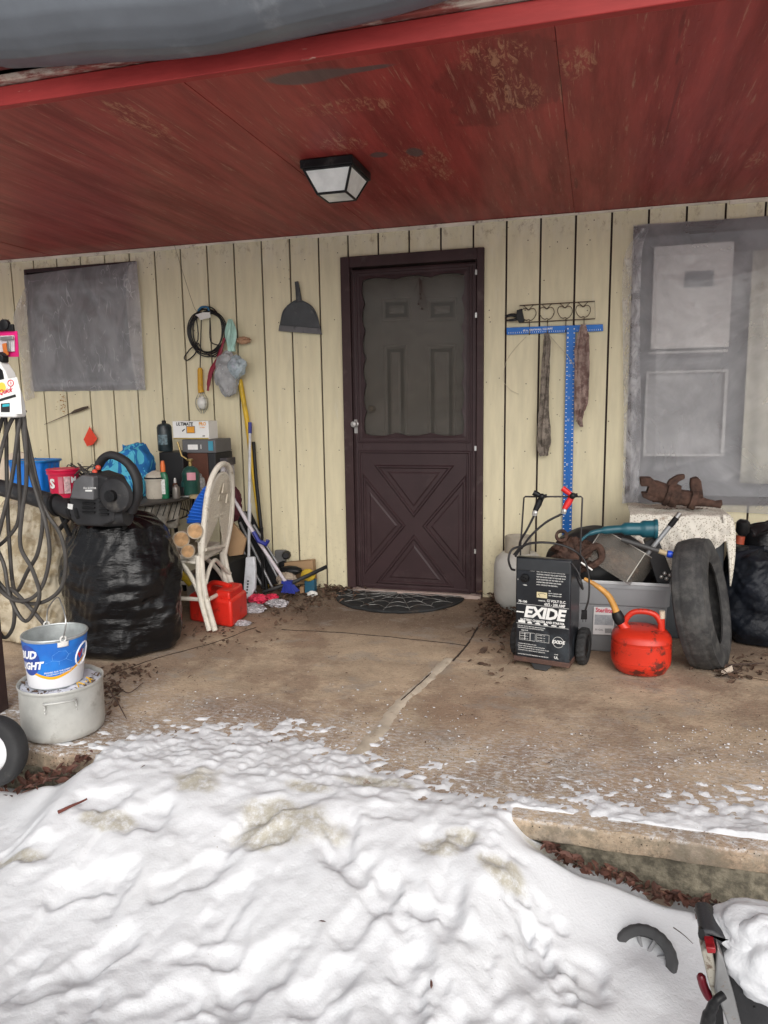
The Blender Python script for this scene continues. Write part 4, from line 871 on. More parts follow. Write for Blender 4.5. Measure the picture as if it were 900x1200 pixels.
sack('sack', (c3.x-.13, c3.y+.22, 0), .24, .2, W(40, 585, c3.y+.1).z, sackm, 'lumpy pale cream sack slumped behind the hanging hoses', 'sack', n=90, amp=.34, seed=2, cre=1.5, topw=.6)
# ---- leaf blower lying on the bag
YB = bc.y+.10
bl = thing('leaf_blower', 'dirty black leaf blower with arched grip lying on top of the trash bag', 'leaf blower', W(130, 610, YB))
bwm = M('blower_plastic', (.028, .028, .03), .5, var=.25, bump=.2, spec=.3, dirt=.7, dcol=(.12, .11, .10), ds=10)
wb = lambda x, y, d=0: W(x, y, YB-d)
q = MB(); q.prism([wb(x, y) for x, y in [(104, 603), (103, 578), (112, 560), (128, 550), (146, 556), (156, 575), (154, 606), (140, 612), (112, 611)]], (0, -.14, 0)); q.build('housing', bwm, bl, bevel=.012)
q = MB(); cv = wb(137, 580, .14); q.lathe([(.088, 0), (.08, .02), (.05, .034), (.0, .036)], cv, (0, -1, 0), 32); q.build('fan_cover', bwm, bl, smooth=35)
q = MB(); q.lathe([(.028, .0), (.028, .03), (.012, .034), (0, .03)], cv+Vector((0, -.03, 0)), (0, -1, 0), 20); q.build('starter_hub', blk, bl, smooth=35)
for k in range(5): q = MB(); q.cbox(wb(122, 584+k*4.6, .146), (.05, .02, .008)); q.build('vent_slat', blk, bl, bevel=.002)
for k in range(3): q = MB(); q.cbox(wb(104, 590+k*5, .145), (.07, .015, .009)); q.build('vent_slat', blk, bl, bevel=.002)
q = MB(); q.tube(spline([wb(113, 562, .07), wb(116, 545, .07), wb(124, 535, .07), wb(135, 534, .07), wb(150, 543, .07), wb(160, 560, .07), wb(161, 580, .07), wb(154, 600, .07)], 6), [.016]*6+[.02]*20+[.022]*17, 12, flat=1.3); q.build('grip', M('grip_rubber', (.022, .022, .024), .6, dirt=.3, dcol=(.08, .08, .08)), bl)
q = MB(); q.prism([wb(x, y, .10) for x, y in [(94, 582), (98, 562), (107, 555), (121, 557), (121, 584)]], (0, -.075, 0)); q.build('engine_cover', M('engine_grey', (.12, .12, .125), .5, dirt=.5, dcol=(.05, .05, .05), ds=14), bl, bevel=.008)
q = MB(); c_ = wb(105, 572, .177); q.text('25cc 2-CYCLE', .012, lambda u, v: c_+Vector((u, 0, v)), bold=.02); q.prism([wb(100, 574, .1765), wb(108, 574, .1765), wb(108, 576, .1765), wb(100, 576, .1765)], (0, -.0008, 0)); q.build('rating_print', wprnt, bl, smooth=0)
for (x, y) in ((111, 553), (115, 548), (109, 558)):
    q = MB(); q.ball(wb(x, y, .12), .013, 12); q.build('primer_bulb', M('orange_red', (.7, .09, .05), .4), bl)
q = MB(); q.tube(spline([wb(150, 604, .08), wb(120, 605, .09), wb(96, 600, .09), wb(70, 593, .09), wb(45, 584, .09), wb(10, 574, .09), wb(-15, 568, .09)], 5), [.05]*8+[.052]*6+[.045]*8+[.042]*9, 18); q.build('blow_tube', bwm, bl)
q = MB()
for x, y in ((98, 600), (88, 598), (66, 592)):
    c_ = wb(x, y, .09); q.lathe([(.05, -.012), (.058, -.008), (.058, .008), (.05, .012)], c_, (1, 0, .2), 20)
q.build('tube_collar', blk, bl)
q = MB(); q.prism([wb(80, 590, .142), wb(86, 591, .142), wb(85, 597, .142), wb(79.5, 596, .142)], (0, -.003, 0)); q.build('warning_label', wprnt, bl)
for a, b_ in (((80, 608), (68, 622)), ((150, 606), (146, 618)), ((118, 608), (122, 620)), ((70, 600), (82, 628))): q = MB(); q.tube([wb(*a, .05), wb(*b_, .03)], .012, 8); q.build('support_foot', blk, bl)
# ---- hoses on the post
hs_ = MB(); yy = -2.2
def hp(x, y, d=0): return W(x, y, yy-d)
loops = [(20, 487, 0), (22, 550, .01), (23, 600, 0), (15, 623, 0), (-8, 640, .01), (-20, 600, .03), (-5, 520, .02), (6, 489, .01), (8, 560, .01), (10, 620, .0), (17, 692, 0), (33, 668, .02), (45, 645, .03), (50, 600, .02), (40, 550, .02), (27, 490, .02),
         (33, 530, .03), (42, 570, .03), (55, 602, .03), (70, 625, .03), (77, 655, .03), (72, 688, .03), (52, 705, .04), (28, 706, .04), (5, 690, .04), (-15, 650, .05), (-5, 560, .05), (10, 500, .05), (24, 488, .04),
         (32, 540, .05), (45, 585, .05), (54, 615, .05), (58, 650, .05), (50, 686, .05), (33, 703, .06), (10, 700, .06), (-12, 670, .06), (0, 620, .06), (14, 560, .06), (22, 500, .06), (28, 487, .05), (31, 560, .07), (26, 600, .07), (24, 640, .07), (38, 668, .07), (46, 700, .06), (30, 728, .05), (12, 700, .05), (4, 660, .04), (-10, 640, .03), (-14, 700, .03), (2, 745, .03), (14, 738, .03), (17, 715, .03), (12, 690, .04), (35, 712, .05), (52, 732, .04), (62, 744, .02)]
hs_.tube(spline([hp(x, y, -.03+d) for x, y, d in loops], 7), .0082, 8)
hosem = M('hose_rubber', (.055, .050, .046), .55, var=.3, vs=10, dirt=.5, dcol=(.17, .15, .13), ds=9)
tag(hs_.build('garden_hose', hosem), 'tangled dark grey hose looped from the porch post down to the stock pot', 'hose')
q = MB(); q.tube(spline([Vector((pb, -2.29, W(20, 484, -2.2).z+.02)), W(14, 486, -2.24), W(24, 484, -2.2), W(30, 482, -2.16)], 5), .006, 8); tag(q.build('iron_hook', wire_m), 'iron hook in the porch post carrying the hose loops', 'hook')
# ---- white sprayer bottle
sb = thing('sprayer_bottle', 'white plastic sprayer bottle with colourful label hanging on the porch post', 'bottle', hp(5, 488))
q = MB(); q.prism([hp(x, y, .02) for x, y in [(-20, 488), (-22, 470), (-14, 442), (-3, 424), (10, 424), (18, 436), (25, 455), (30, 472), (32, 486), (30, 489)]], (0, -.055, 0)); q.build('bottle_body', M('white_hdpe', (.74, .74, .72), .35, var=.04, bump=.02), sb, bevel=.012)
q = MB(); q.prism([hp(x, y, .03) for x, y in [(-4, 425), (11, 425), (11, 418), (6, 413), (-8, 413)]], (0, -.035, 0)); q.build('spray_head', blk, sb, bevel=.005)
q = MB(); q.prism([hp(x, y, .0755) for x, y in [(-4, 428), (3, 434), (5, 444), (-4, 446)]], (0, -.001, 0)); q.build('handle_hole', blk, sb, smooth=0)
cl_ = lambda x, y: hp(x, y, .0765)
q = MB(); q.prism([cl_(x, y) for x, y in [(-12, 448), (20, 442), (24, 458), (26, 485), (-12, 485)]], (0, -.0004, 0)); q.build('label_paper', M('label_white', (.78, .78, .75), .5, var=.02, bump=0), sb, smooth=0)
cl2 = lambda x, y: hp(x, y, .0775)
q = MB(); q.prism([cl2(2+math.cos(a)*5, 454+math.sin(a)*6) for a in [i*.5 for i in range(12)]], (0, -.0004, 0)); q.build('yellow_spot', M('label_yellow', (.8, .6, .08), .5, bump=0), sb, smooth=0)
q = MB(); q.tube([cl2(12.5+math.cos(a)*3.4, 449+math.sin(a)*3.6) for a in [i*.35 for i in range(18)]], .0018, 6, closed=True); c_ = hp(12.5, 449, .0785); q.text('3', .014, lambda u, v: c_+Vector((u, 0, v)), bold=.03)
c2_ = hp(6, 458.5, .0785); q.text('Quick', .026, lambda u, v: c2_+Vector((u, 0, v+u*.18)), bold=.03, shear=.3); q.build('red_print', M('label_red', (.6, .02, .05), .5, bump=0), sb, smooth=0)
q = MB(); q.prism([cl2(x, y) for x, y in [(-2, 468), (18, 462), (19, 465), (-2, 471)]], (0, -.0004, 0)); q.prism([cl2(x, y) for x, y in [(1, 473), (11.5, 472), (11.5, 483), (1, 483)]], (0, -.0004, 0)); q.build('black_print', prnt, sb, smooth=0)
q = MB(); q.prism([hp(x, y, .0785) for x, y in [(3, 474), (11, 473), (11, 476), (3, 477)]], (0, -.0004, 0)); q.build('teal_print', M('label_teal', (.03, .35, .42), .5, bump=0), sb, smooth=0)
# ---- pink blister card
pk = thing('tool_card', 'hot pink retail card holding a small tool, hanging by the sprayer bottle', 'packet', hp(10, 418))
kp = lambda x, y, d=0: W(x, y, -2.17-d)
q = MB(); q.prism([kp(x, y) for x, y in [(-12, 389), (20.5, 388), (22.5, 418), (-10, 419)]], (0, -.003, 0)); q.build('card', M('hot_pink', (.62, .01, .16), .5, bump=0), pk, smooth=0)
q = MB(); q.prism([kp(x, y, .004) for x, y in [(-9, 394), (17.5, 393), (18, 412), (-8, 413)]], (0, -.006, 0)); q.build('blister', M('blister_grey', (.55, .5, .52), .2, var=.2, vs=30), pk, bevel=.002)
q = MB(); q.prism([kp(x, y, .011) for x, y in [(2, 395), (16, 394), (17, 398), (2, 399)]], (0, -.008, 0)); q.prism([kp(x, y, .011) for x, y in [(9, 399), (12, 399), (13, 412), (10, 412)]], (0, -.006, 0)); q.build('steel_tool', met, pk, bevel=.001)
q = MB(); q.prism([kp(x, y, .011) for x, y in [(4, 403), (8, 402), (11, 416), (6, 417)]], (0, -.008, 0)); q.build('orange_handle', M('orange_grip', (.6, .16, .03), .5), pk, bevel=.001)
q = MB(); q.lathe([(0, 0), (.022, 0), (.022, .018), (.012, .022), (0, .022)], kp(8, 381, .0), (0, -1, 0), 16); q.prism([kp(x, y) for x, y in [(-8, 382), (17, 380), (18, 388), (-8, 389)]], (0, -.012, 0)); q.build('hanger_clip', blk, pk, bevel=.002)
# ---- stock pot + bucket
YP = -2.36; pl_, pr_ = W(20, 800, YP).x, W(124, 795, YP).x; pcx, prr = W(71.5, 800, YP).x, 51.5/S(W(71.5, 800, YP))/1.1; ptz = W(72, 797, YP).z
alu = M('battered_aluminium', (.52, .52, .49), .5, metal=.3, var=.14, vs=7, bump=.35, bs=14, dirt=.55, dcol=(.28, .26, .23), ds=12, dirt2=.5, d2col=(.62, .61, .57), d2s=18)
pt = thing('stock_pot', 'big battered aluminium stock pot under the blue bucket', 'pot', (pcx, YP, 0))
dent = lambda p: p*(1+.012*N((p.x, p.y, p.z), 9)+.006*N((p.x, p.y, p.z), 25))
q = MB(); q.lathe([(0, .006), (prr*.9, .006), (prr*.95, .012), (prr*.975, .035), (prr*.98, ptz-.012), (prr*.985, ptz-.006), (prr, ptz-.003), (prr*1.01, ptz+.003), (prr, ptz+.008), (prr*.97, ptz+.006), (prr*.955, ptz-.002), (prr*.955, ptz-.03), (0, ptz-.032)], (pcx, YP, 0), n=72, fn=dent); q.build('pot_body', alu, pt, smooth=50)
for a_, nm in ((-52, 'handle'), (140, 'handle')):
    q = MB(); a = R_(a_); er = Vector((math.cos(a), math.sin(a), 0)); et = Vector((-er.y, er.x, 0)); c_ = Vector((pcx, YP, ptz-.03))+er*prr*.97
    q.tube(spline([c_-et*.055-Z_*.02, c_-et*.055+er*.004, c_-et*.05+er*.03+Z_*.008, c_+er*.045+Z_*.012, c_+et*.05+er*.03+Z_*.008, c_+et*.055+er*.004, c_+et*.055-Z_*.02], 5), .0045, 8)
    for s_ in (-1, 1):
        for k in range(3): q.ball(c_+et*.055*s_-Z_*(.01+.014*k)+er*.004, .004, 8)
    q.build(nm, alu, pt)
q = MB()
ex = Vector((pcx, YP, ptz-.012))
q.grid(lambda u, v: ex+Vector((prr*.93*v*math.cos(6.283*u), prr*.93*v*math.sin(6.283*u), .004+.007*max(-.5, N((math.cos(6.283*u)*v, math.sin(6.283*u)*v, 0), 5))+.012*(1-v)*0)), 60, 16, cu=True)
q.build('icy_top', M('pot_ice', (.62, .64, .72), .5, var=.06, dirt=1, dcol=(.06, .045, .04), ds=16, dth=(.56, .62), bump=.5), pt)
q = MB()
for k in range(60): a = random.uniform(-3.4, .9); r = prr*random.uniform(.7, .9); leaf(q, ex+Vector((r*math.cos(a), r*math.sin(a), .012)), random.uniform(.006, .014), .3)
q.build('leaf_scraps', dleaf, pt, smooth=0)['kind'] = 'stuff'
q = MB()
for k in range(5): a = random.uniform(-.5, .4); r = prr*random.uniform(.72, .84); c_ = ex+Vector((r*math.cos(a), r*math.sin(a), .018)); e = Vector((random.uniform(-1, 1), random.uniform(-1, 1), .2)).normalized()*.014; q.tube([c_-e, c_+e], .0028, 6)
q.build('yellow_bits', M('yellow_bits', (.6, .35, .03), .5), pt)
bcx = W(65, 790, YP).x; bz0 = ptz-.004; brt = 39/S(W(64, 741, YP))/1.1; brb = 32/S(W(65, 790, YP))/1.1; bzt = W(64, 741, YP).z
bcx2 = W(64, 741, YP).x
bk = thing('ice_bucket', 'blue printed metal ice bucket with wire bail standing on the stock pot', 'bucket', (bcx, YP, bz0))
bh = bzt-bz0
def bsurf(th, z, off=0.0):      # th: 0 faces camera, + right
    k = z/bh; r = brb+(brt-brb)*k+off; a = -math.pi/2+th; return Vector((bcx+(bcx2-bcx)*k+r*math.cos(a), YP+r*math.sin(a), bz0+z))
BV = math.atan2(CAM.x-bcx, CAM.y*-1+YP)   # direction of the viewer round the bucket
galv = M('galvanised', (.50, .53, .53), .42, metal=.5, var=.2, vs=14, bump=.1)
q = MB(); q.grid(lambda u, v: bsurf(6.283*u, bh*v), 64, 14, cu=True); q.grid(lambda u, v: bsurf(6.283*u, .006+(bh-.006)*v, -.003), 64, 8, cu=True)
q.grid(lambda u, v: bsurf(6.283*u, .008, -.003-(brb-.004)*v), 64, 3, cu=True); q.tube([bsurf(6.283*i/64, bh) for i in range(64)], .0045, 8, closed=True); q.build('bucket_body', galv, bk)
yb_ = lambda th: .38+.0*th
def band(z0f, z1f, off, name, mat, t0=-3.1, t1=3.1, n=120):
    q = MB()
    def fn(u, v):
        th = t0+(t1-t0)*u; d = (th-BV+.1)/1.1; a = z0f(d)*bh; b_ = z1f(d)*bh; return bsurf(th, a+(b_-a)*v, off)
    q.grid(fn, n, 10); return q.build(name, mat, bk)
cur = lambda d: .30+.24*min(1.5, abs(d))**1.6-.08
band(lambda d: .02, lambda d: cur(d)-.01, .0012, 'white_band', M('bucket_white', (.74, .74, .76), .3, var=.03, bump=0))
band(lambda d: cur(d)-.01, lambda d: cur(d)+.075, .0014, 'yellow_band', M('bucket_yellow', (.85, .40, .02), .3, var=.05, bump=0))
def bgrad(nt, c): return mixc(nt, ramp(nt, noisen(nt, 5, 3), .45, .6), c, (.02, .19, .62))
band(lambda d: cur(d)+.05, lambda d: .955, .0018, 'blue_wrap', M('bucket_blue', (.015, .13, .50), .3, var=.06, bump=0, extra=bgrad))
def btext(body, size, th, zf, mat, name, off=.0026, tilt=0, **k):
    q = MB(); q.text(body, size, lambda u, v: bsurf(th+(u)/(brt*.93), zf*bh+v+tilt*u, off), **k); return q.build(name, mat, bk, smooth=0)
dsk = MB(); dth = BV-.98
dsk.grid(lambda u, v: bsurf(dth+.055*v*math.cos(6.283*u)/brt, .60*bh+.062*v*math.sin(6.283*u), .0022), 40, 6, cu=True); dsk.build('navy_disc', M('bucket_navy', (.02, .06, .30), .3, var=.2, vs=20, bump=0), bk)
bw = M('bucket_print', (.82, .82, .84), .4, var=0, bump=0)
btext('BUD', .043, dth-.05, .70, bw, 'lettering', .003, .12, bold=.05, shear=.25); btext('LIGHT', .040, dth+.02, .48, bw, 'lettering', .003, .12, bold=.05, shear=.25)
btext('BREWED FOR THE GAME DAY', .0085, BV+.12, .37, bw, 'lettering', .003, .06, bold=.02); btext('PLEASE ENJOY RESPONSIBLY', .0075, BV+.10, .325, bw, 'lettering', .003, .06, bold=.01)
q = MB(); lth = BV+1.0   # shield emblem: white oval outline, red V, U
q.tube([bsurf(lth+.038*math.cos(i*.3927/1.0)/brt*1.0, .60*bh+.042*math.sin(i*.3927)+.012*math.cos(i*.3927), .003) for i in range(16)], .0032, 6, closed=True); q.build('emblem_outline', bw, bk)
btext('V', .042, lth-.14, .60, M('emblem_red', (.5, .02, .04), .4, bump=0), 'emblem_letter', .0032, .1, bold=.05); btext('U', .038, lth+.12, .60, bw, 'emblem_letter', .0032, .1, bold=.05)
q = MB(); tr_ = [(-.02, .7), (.0, .78), (.02, .76), (.028, .68), (.02, .6), (.0, .57), (-.018, .6), (-.02, .7)]
for i in range(len(tr_)-1): q.tube([bsurf(BV+.1+tr_[i][0]/brt*1.3, tr_[i][1]*bh, .0021), bsurf(BV+.1+tr_[i+1][0]/brt*1.3, tr_[i+1][1]*bh, .0021)], .0006, 4)
for a_, b_ in (((.02, .6), (.04, .52)), ((-.018, .6), (-.04, .55)), ((.028, .68), (.05, .72)), ((0, .57), (.0, .5))): q.tube([bsurf(BV+.1+a_[0]/brt*1.3, a_[1]*bh, .0021), bsurf(BV+.1+b_[0]/brt*1.3, b_[1]*bh, .0021)], .0006, 4)
q.build('constellation_print', M('pale_blue_print', (.15, .38, .75), .4, bump=0), bk)
for s_, t_ in ((1, BV+.22), (-1, BV+.22+math.pi)):
    q = MB(); c_ = bsurf(t_, bh*.93, .003); q.grid(lambda u, v: bsurf(t_+(u-.5)*.04/brt, bh*(.86+.10*v), .0045+.002*math.sin(math.pi*u)), 8, 6); 
    for k in range(12): pass
    q.tube([bsurf(t_+.010/brt*math.cos(i*.6283), bh*1.02+.011*math.sin(i*.6283), .004) for i in range(10)], .0032, 6, closed=True); q.build('ear', wh, bk, solid=.002)
q = MB(); e1 = bsurf(BV+.22, bh*1.02, .004); e2 = bsurf(BV+.22+math.pi, bh*1.02, .004); mid = (e1+e2)/2; lean = (W(68, 702, YP)-mid)
q.tube(spline([e1, e1+(lean)*.55+Vector((.003, -.0, 0)), mid+lean*.98+(e1-e2)*.16, mid+lean-(e1-e2)*.1, e2+lean*.5, e2], 8), .0028, 6); q.build('bail', met, bk)
# ---- small wheel leaning at the very left
lw = thing('loose_wheel', 'small black tyred wheel with snow packed in its white hub at the slab edge', 'wheel', G(8, 930, -.13))
wc = W(-8, 880, -2.66); axd = Vector((.12, -1, .18)).normalized()
def tyre(m, c, ax, R, w, rr=.62, lugs=0, n=48):
    pr = []
    for i in range(15):
        a = math.pi*(i/14); pr.append((R-.5*(R*(1-rr))+.5*(R*(1-rr))*math.sin(a)**.6, -w/2*math.cos(a)))
    pr = [(R*rr, -w*.42)]+pr+[(R*rr, w*.42)]
    fn = (lambda p: p*(1+lugs*(1 if math.sin(math.atan2(p.y, p.x)*n/2+p.z*80) > .3 else 0)*(1 if math.hypot(p.x, p.y) > R*.95 else 0))) if lugs else None
    m.lathe(pr, c, ax, n*2, fn=fn, closed=True)
q = MB(); tyre(q, wc, axd, .128, .075, .60); q.build('tyre', rubber, lw, smooth=40)
q = MB(); q.lathe([(.08, -.02), (.08, .02), (.05, .025), (.02, .04), (0, .04)], wc, axd, 32); q.build('rim', M('rim_offwhite', (.42, .42, .41), .5, dirt=.6, dcol=(.1, .1, .1), ds=25), lw)
q = MB(); q.lathe([(.078, .016), (.06, .034), (.03, .036), (0, .03)], wc, axd, 24, fn=lambda p: p*(1+.06*N(p, 30))); q.build('packed_snow', snow_m, lw)
# ================================================================ TABLE AND WHAT STANDS ON IT
TZ = .70; tc_ = Vector((-.05, -.62, 0)); TR = .56
tb = thing('patio_table', 'round dark patio table with wire skirt crowded with camping gear', 'table', (tc_.x, tc_.y, 0))
q = MB(); q.lathe([(0, TZ-.02), (TR-.01, TZ-.02), (TR, TZ-.012), (TR, TZ-.004), (TR-.01, TZ), (0, TZ)], tc_, n=64); q.build('tabletop', M('table_top', (.055, .05, .045), .5, dirt=.6, dcol=(.15, .13, .1)), tb, smooth=30)
q = MB()
for k in range(70):
    a = k/70*6.283; p = Vector((tc_.x+TR*.97*math.cos(a), tc_.y+TR*.97*math.sin(a), TZ-.02)); p2 = p+Vector((-.04*math.cos(a)+.03*math.sin(a*3), -.04*math.sin(a), -.12)); q.tube([p, p2], .0025, 5)
q.tube([Vector((tc_.x+(TR*.97-.04)*math.cos(a*.1), tc_.y+(TR*.97-.04)*math.sin(a*.1), TZ-.14)) for a in range(63)], .005, 6, closed=True); q.build('wire_skirt', blk, tb)
for k in range(4):
    a = R_(45+90*k); q = MB(); q.tube([tc_+Vector((.4*math.cos(a), .4*math.sin(a), TZ-.02)), tc_+Vector((.46*math.cos(a), .46*math.sin(a), 0))], .014, 8); q.build('leg', blk, tb)
q = MB()     # pale folded fabric hanging behind the skirt
q.grid(lambda u, v: Vector((tc_.x+.50*math.cos(-1.5+1.6*u), tc_.y+.50*math.sin(-1.5+1.6*u), TZ-.03-.16*v))+Vector((math.cos(-1.5+1.6*u), math.sin(-1.5+1.6*u), 0))*.012*math.sin(u*40+v*3), 80, 8)
tag(q.build('folded_liner', M('dim_fabric', (.30, .28, .24), .8, var=.4, vs=20), solid=.002), 'pale pleated fabric hanging just under the rim of the patio table', 'fabric')
def T(x, y): return G(x, y, TZ+.001)
def up(x, y, Y): p = W(x, y, Y); return p
# red tub
p = T(70, 583); p.y += .05; rr = 18/S(p); tb1 = thing('red_tub', 'red plastic tub with pale printed panels beside the leaf blower tube', 'tub', (p.x, p.y, TZ)); hh = W(70, 549, p.y).z-TZ
pink = M('tub_red', (.60, .012, .06), .4, var=.06, bump=.03)
q = MB(); q.lathe([(0, 0), (rr*.82, 0), (rr*.93, hh-.035), (rr*1.0, hh-.034), (rr*1.02, hh-.02), (rr*.98, hh-.018), (rr*1.03, hh-.008), (rr*1.0, hh), (rr*.9, hh-.003), (0, hh-.006)], (p.x, p.y, TZ+.001), n=40); q.build('tub_body', pink, tb1, smooth=35)
def cyl_patch(c, r, t0, t1, z0, z1, name, mat, par, off=.001, n=12):
    q = MB(); q.grid(lambda u, v: Vector((c[0]+(r+off)*math.cos(-math.pi/2+t0+(t1-t0)*u), c[1]+(r+off)*math.sin(-math.pi/2+t0+(t1-t0)*u), z0+(z1-z0)*v)), n, 3); return q.build(name, mat, par)
rp = rr*.93
cyl_patch(p, rp, .32, .62, TZ+.03, TZ+hh*.75, 'printed_panel', M('pink_print', (.55, .16, .2), .5, bump=0), tb1); cyl_patch(p, rp, .68, 1.1, TZ+.03, TZ+hh*.75, 'printed_panel', M('pale_print', (.62, .42, .42), .5, var=.3, vs=60, bump=0), tb1)
q = MB(); q.text('S', .08, lambda u, v: Vector((p.x+(rp+.003)*math.cos(-math.pi/2-.12+(u)/rp), p.y+(rp+.003)*math.sin(-math.pi/2-.12+u/rp), TZ+hh*.5-u*0+v)), bold=.05); q.text('M', .05, lambda u, v: Vector((p.x+(rp+.003)*math.cos(-math.pi/2+1.35+u/rp), p.y+(rp+.003)*math.sin(-math.pi/2+1.35+u/rp), TZ+hh*.62+v)), bold=.05); q.build('lettering', wprnt, tb1, smooth=0)
# blue tub
p = T(30, 578); x0, x1 = W(8, 560, p.y).x, W(50, 560, p.y).x; zt_ = W(30, 541, p.y).z; cw = (x1-x0)/2; cxm = (x0+x1)/2
bt = thing('blue_tub', 'bright blue ribbed plastic tub left of the red tub', 'tub', (cxm, p.y+.1, TZ))
def rsq(a, r, e=.35): c_, s_ = math.cos(a), math.sin(a); k = (abs(c_)**(2/e)+abs(s_)**(2/e))**(-e/2); return c_*r*k, s_*r*k
q = MB()
def btf(u, v): 
    x, y = rsq(u*6.283, cw*(.86+.14*v)); rib = .003*math.sin(u*6.283*14)*(1 if .15 < v < .85 else 0); return Vector((cxm+x*(1+rib/cw), p.y+.1+y*.75*(1+rib/cw), TZ+.002+v*(zt_-TZ)))
q.grid(btf, 96, 14, cu=True); q.grid(lambda u, v: Vector((cxm+rsq(u*6.283, cw*1.03*(1-v))[0], p.y+.1+rsq(u*6.283, cw*1.03*(1-v))[1]*.75, zt_)), 64, 3, cu=True); q.build('tub_body', M('tub_blue', (.01, .17, .62), .35, var=.12, bump=.03), bt)
q = MB(); q.tube([Vector((cxm+rsq(i*.0982, cw*1.04)[0], p.y+.1+rsq(i*.0982, cw*1.04)[1]*.75, zt_)) for i in range(64)], .008, 6, closed=True); q.build('rim', M('tub_rim', (.02, .22, .6), .35), bt)
q = MB(); pc = W(30, 560, -.35); q.lathe([(0, 0), (.17, 0), (.19, .01), (.185, .03), (0, .03)], W(24, 560, -.32), (.1, -1, .1), 48); tag(q.build('round_tray', M('beige_plastic', (.55, .46, .36), .5, var=.1), smooth=35), 'beige round tray standing on edge behind the blue tub', 'tray')
# tangled odds between tub and blower
q = MB()
for k in range(26):
    c_ = W(97+random.gauss(0, 6), 560+random.gauss(0, 8), -.7+random.random()*.25); pts = [c_+Vector((random.gauss(0, .04), random.gauss(0, .03), random.gauss(0, .03))) for _ in range(5)]; q.tube(spline(pts, 5), .004, 5)
tag(q.build('wire_tangle', M('tangle_cable', (.06, .055, .05), .6)), 'tangled grey wires heaped between the red tub and the blower', 'wire')
# towel
tm = lambda nt, c: mixc(nt, ramp(nt, noisen(nt, 13, 2, (1, 1, .6), dist=1.6), .50, .54), mixc(nt, ramp(nt, noisen(nt, 5, 2, off=(2, 5, 1)), .58, .62), c, (.25, .42, .10)), (.08, .40, .55))
towm = M('beach_towel', (.015, .13, .36), .9, var=.2, vs=12, bump=.5, bs=140, extra=tm)
pt_ = W(147, 575, -.55); zt_ = W(147, 517, -.55).z
def tow(u, v):
    a = 6.283*u; b = math.pi*.5*v; d = Vector((math.cos(a)*math.sin(b), math.sin(a)*math.sin(b), math.cos(b)))
    k = 1+.13*ridge(d, 2.2, (3, 0, 0))+.06*N((d.x*3, d.y*3, d.z*9), 1.8)+.04*math.sin(d.z*16+a*2)
    sk = 1.0+.25*(1 if d.x < 0 else -.2)*0
    return Vector((pt_.x+d.x*.20*k, pt_.y+d.y*.15*k, TZ+.002+(zt_-TZ)*min(1, d.z*1.5)**1.0*(.92+.10*(k-1)*3)*(.86+.14*math.cos(a-.4))))
q = MB(); q.grid(tow, 100, 44, cu=True); tag(q.build('beach_towel', towm, smooth=60), 'bunched blue and turquoise patterned towel on the table behind the blower', 'towel')
# black box + propane canister
def boxpx(x0, x1, yt, Y, d, zb=None, yb=None):
    a = W(x0, yt, Y); b_ = W(x1, yt, Y); z0 = zb if zb is not None else W((x0+x1)/2, yb, Y).z; return (a.x, Y, z0), (b_.x, Y+d, (a.z+b_.z)/2)
q = MB(); q.box(*boxpx(186, 214, 530, -.42, .2, zb=TZ+.001)); kb = boxpx(186, 214, 530, -.42, .2, zb=TZ); tag(q.build('black_box', M('black_box_paint', (.014, .014, .015), .55), bevel=.005), 'plain black box on the table with a gas canister standing on it', 'box')
cx0 = W(193.5, 520, -.34); r = 8.5/S(cx0); zt_ = W(193.5, 496, -.34).z; zb = kb[1][2]+.001
cn = thing('gas_canister', 'tall black gas canister with screw top standing on the plain black box', 'canister', (cx0.x, -.34, zb))
q = MB(); h_ = zt_-zb; q.lathe([(0, .002), (r*.9, 0), (r, .01), (r, h_*.86), (r*.8, h_*.96), (r*.35, h_), (0, h_)], (cx0.x, -.34, zb), n=32); q.build('canister_body', M('canister_dark', (.02, .03, .034), .35, var=.5, vs=30), cn)
q = MB(); q.lathe([(r*.3, 0), (r*.3, .015), (r*.2, .02), (0, .02)], (cx0.x, -.34, zb+h_-.001), n=16); q.build('cap', blk, cn)
cyl_patch((cx0.x, -.34), r, -.5, .9, zb+h_*.25, zb+h_*.6, 'printed_label', M('canister_label', (.10, .15, .17), .4, var=.6, vs=60, bump=0), cn)
# boxes: brown, grey case, white carton
q = MB(); bb = boxpx(214, 243, 531, -.36, .24, zb=TZ+.001); q.box(*bb); tag(q.build('brown_box', M('redbrown_box', (.10, .035, .02), .6, var=.2), bevel=.004), 'reddish brown box at the bottom of the stack behind the camp lantern', 'box')
q = MB(); q.box((bb[1][0]+.003, -.36, TZ+.001), (W(252, 531, -.36).x, -.12, bb[1][2])); tag(q.build('dark_box', M('charcoal_box', (.025, .025, .028), .6), bevel=.004), 'charcoal box right of the reddish brown one under the grey case', 'box')
gcs = thing('grey_case', 'flat grey tool case with white label between the brown box and the white carton', 'case', ((bb[0][0]+bb[1][0])/2, -.3, bb[1][2]))
q = MB(); gb = boxpx(213, 252, 515, -.37, .22, zb=bb[1][2]+.001); q.box(*gb); q.build('case_body', M('case_grey', (.11, .11, .115), .5, var=.1), gcs, bevel=.006)
q = MB(); 
for (a, b_, c_, d_) in ((220, 232, 521, 527), (235, 236, 521, 526)): p0 = W(a, c_, -.3715); p1 = W(b_, d_, -.3715); q.prism([Vector((p0.x, -.3715, p0.z)), Vector((p1.x, -.3715, p0.z)), Vector((p1.x, -.3715, p1.z)), Vector((p0.x, -.3715, p1.z))], (0, -.0006, 0))
q.build('white_label', wprnt, gcs, smooth=0)
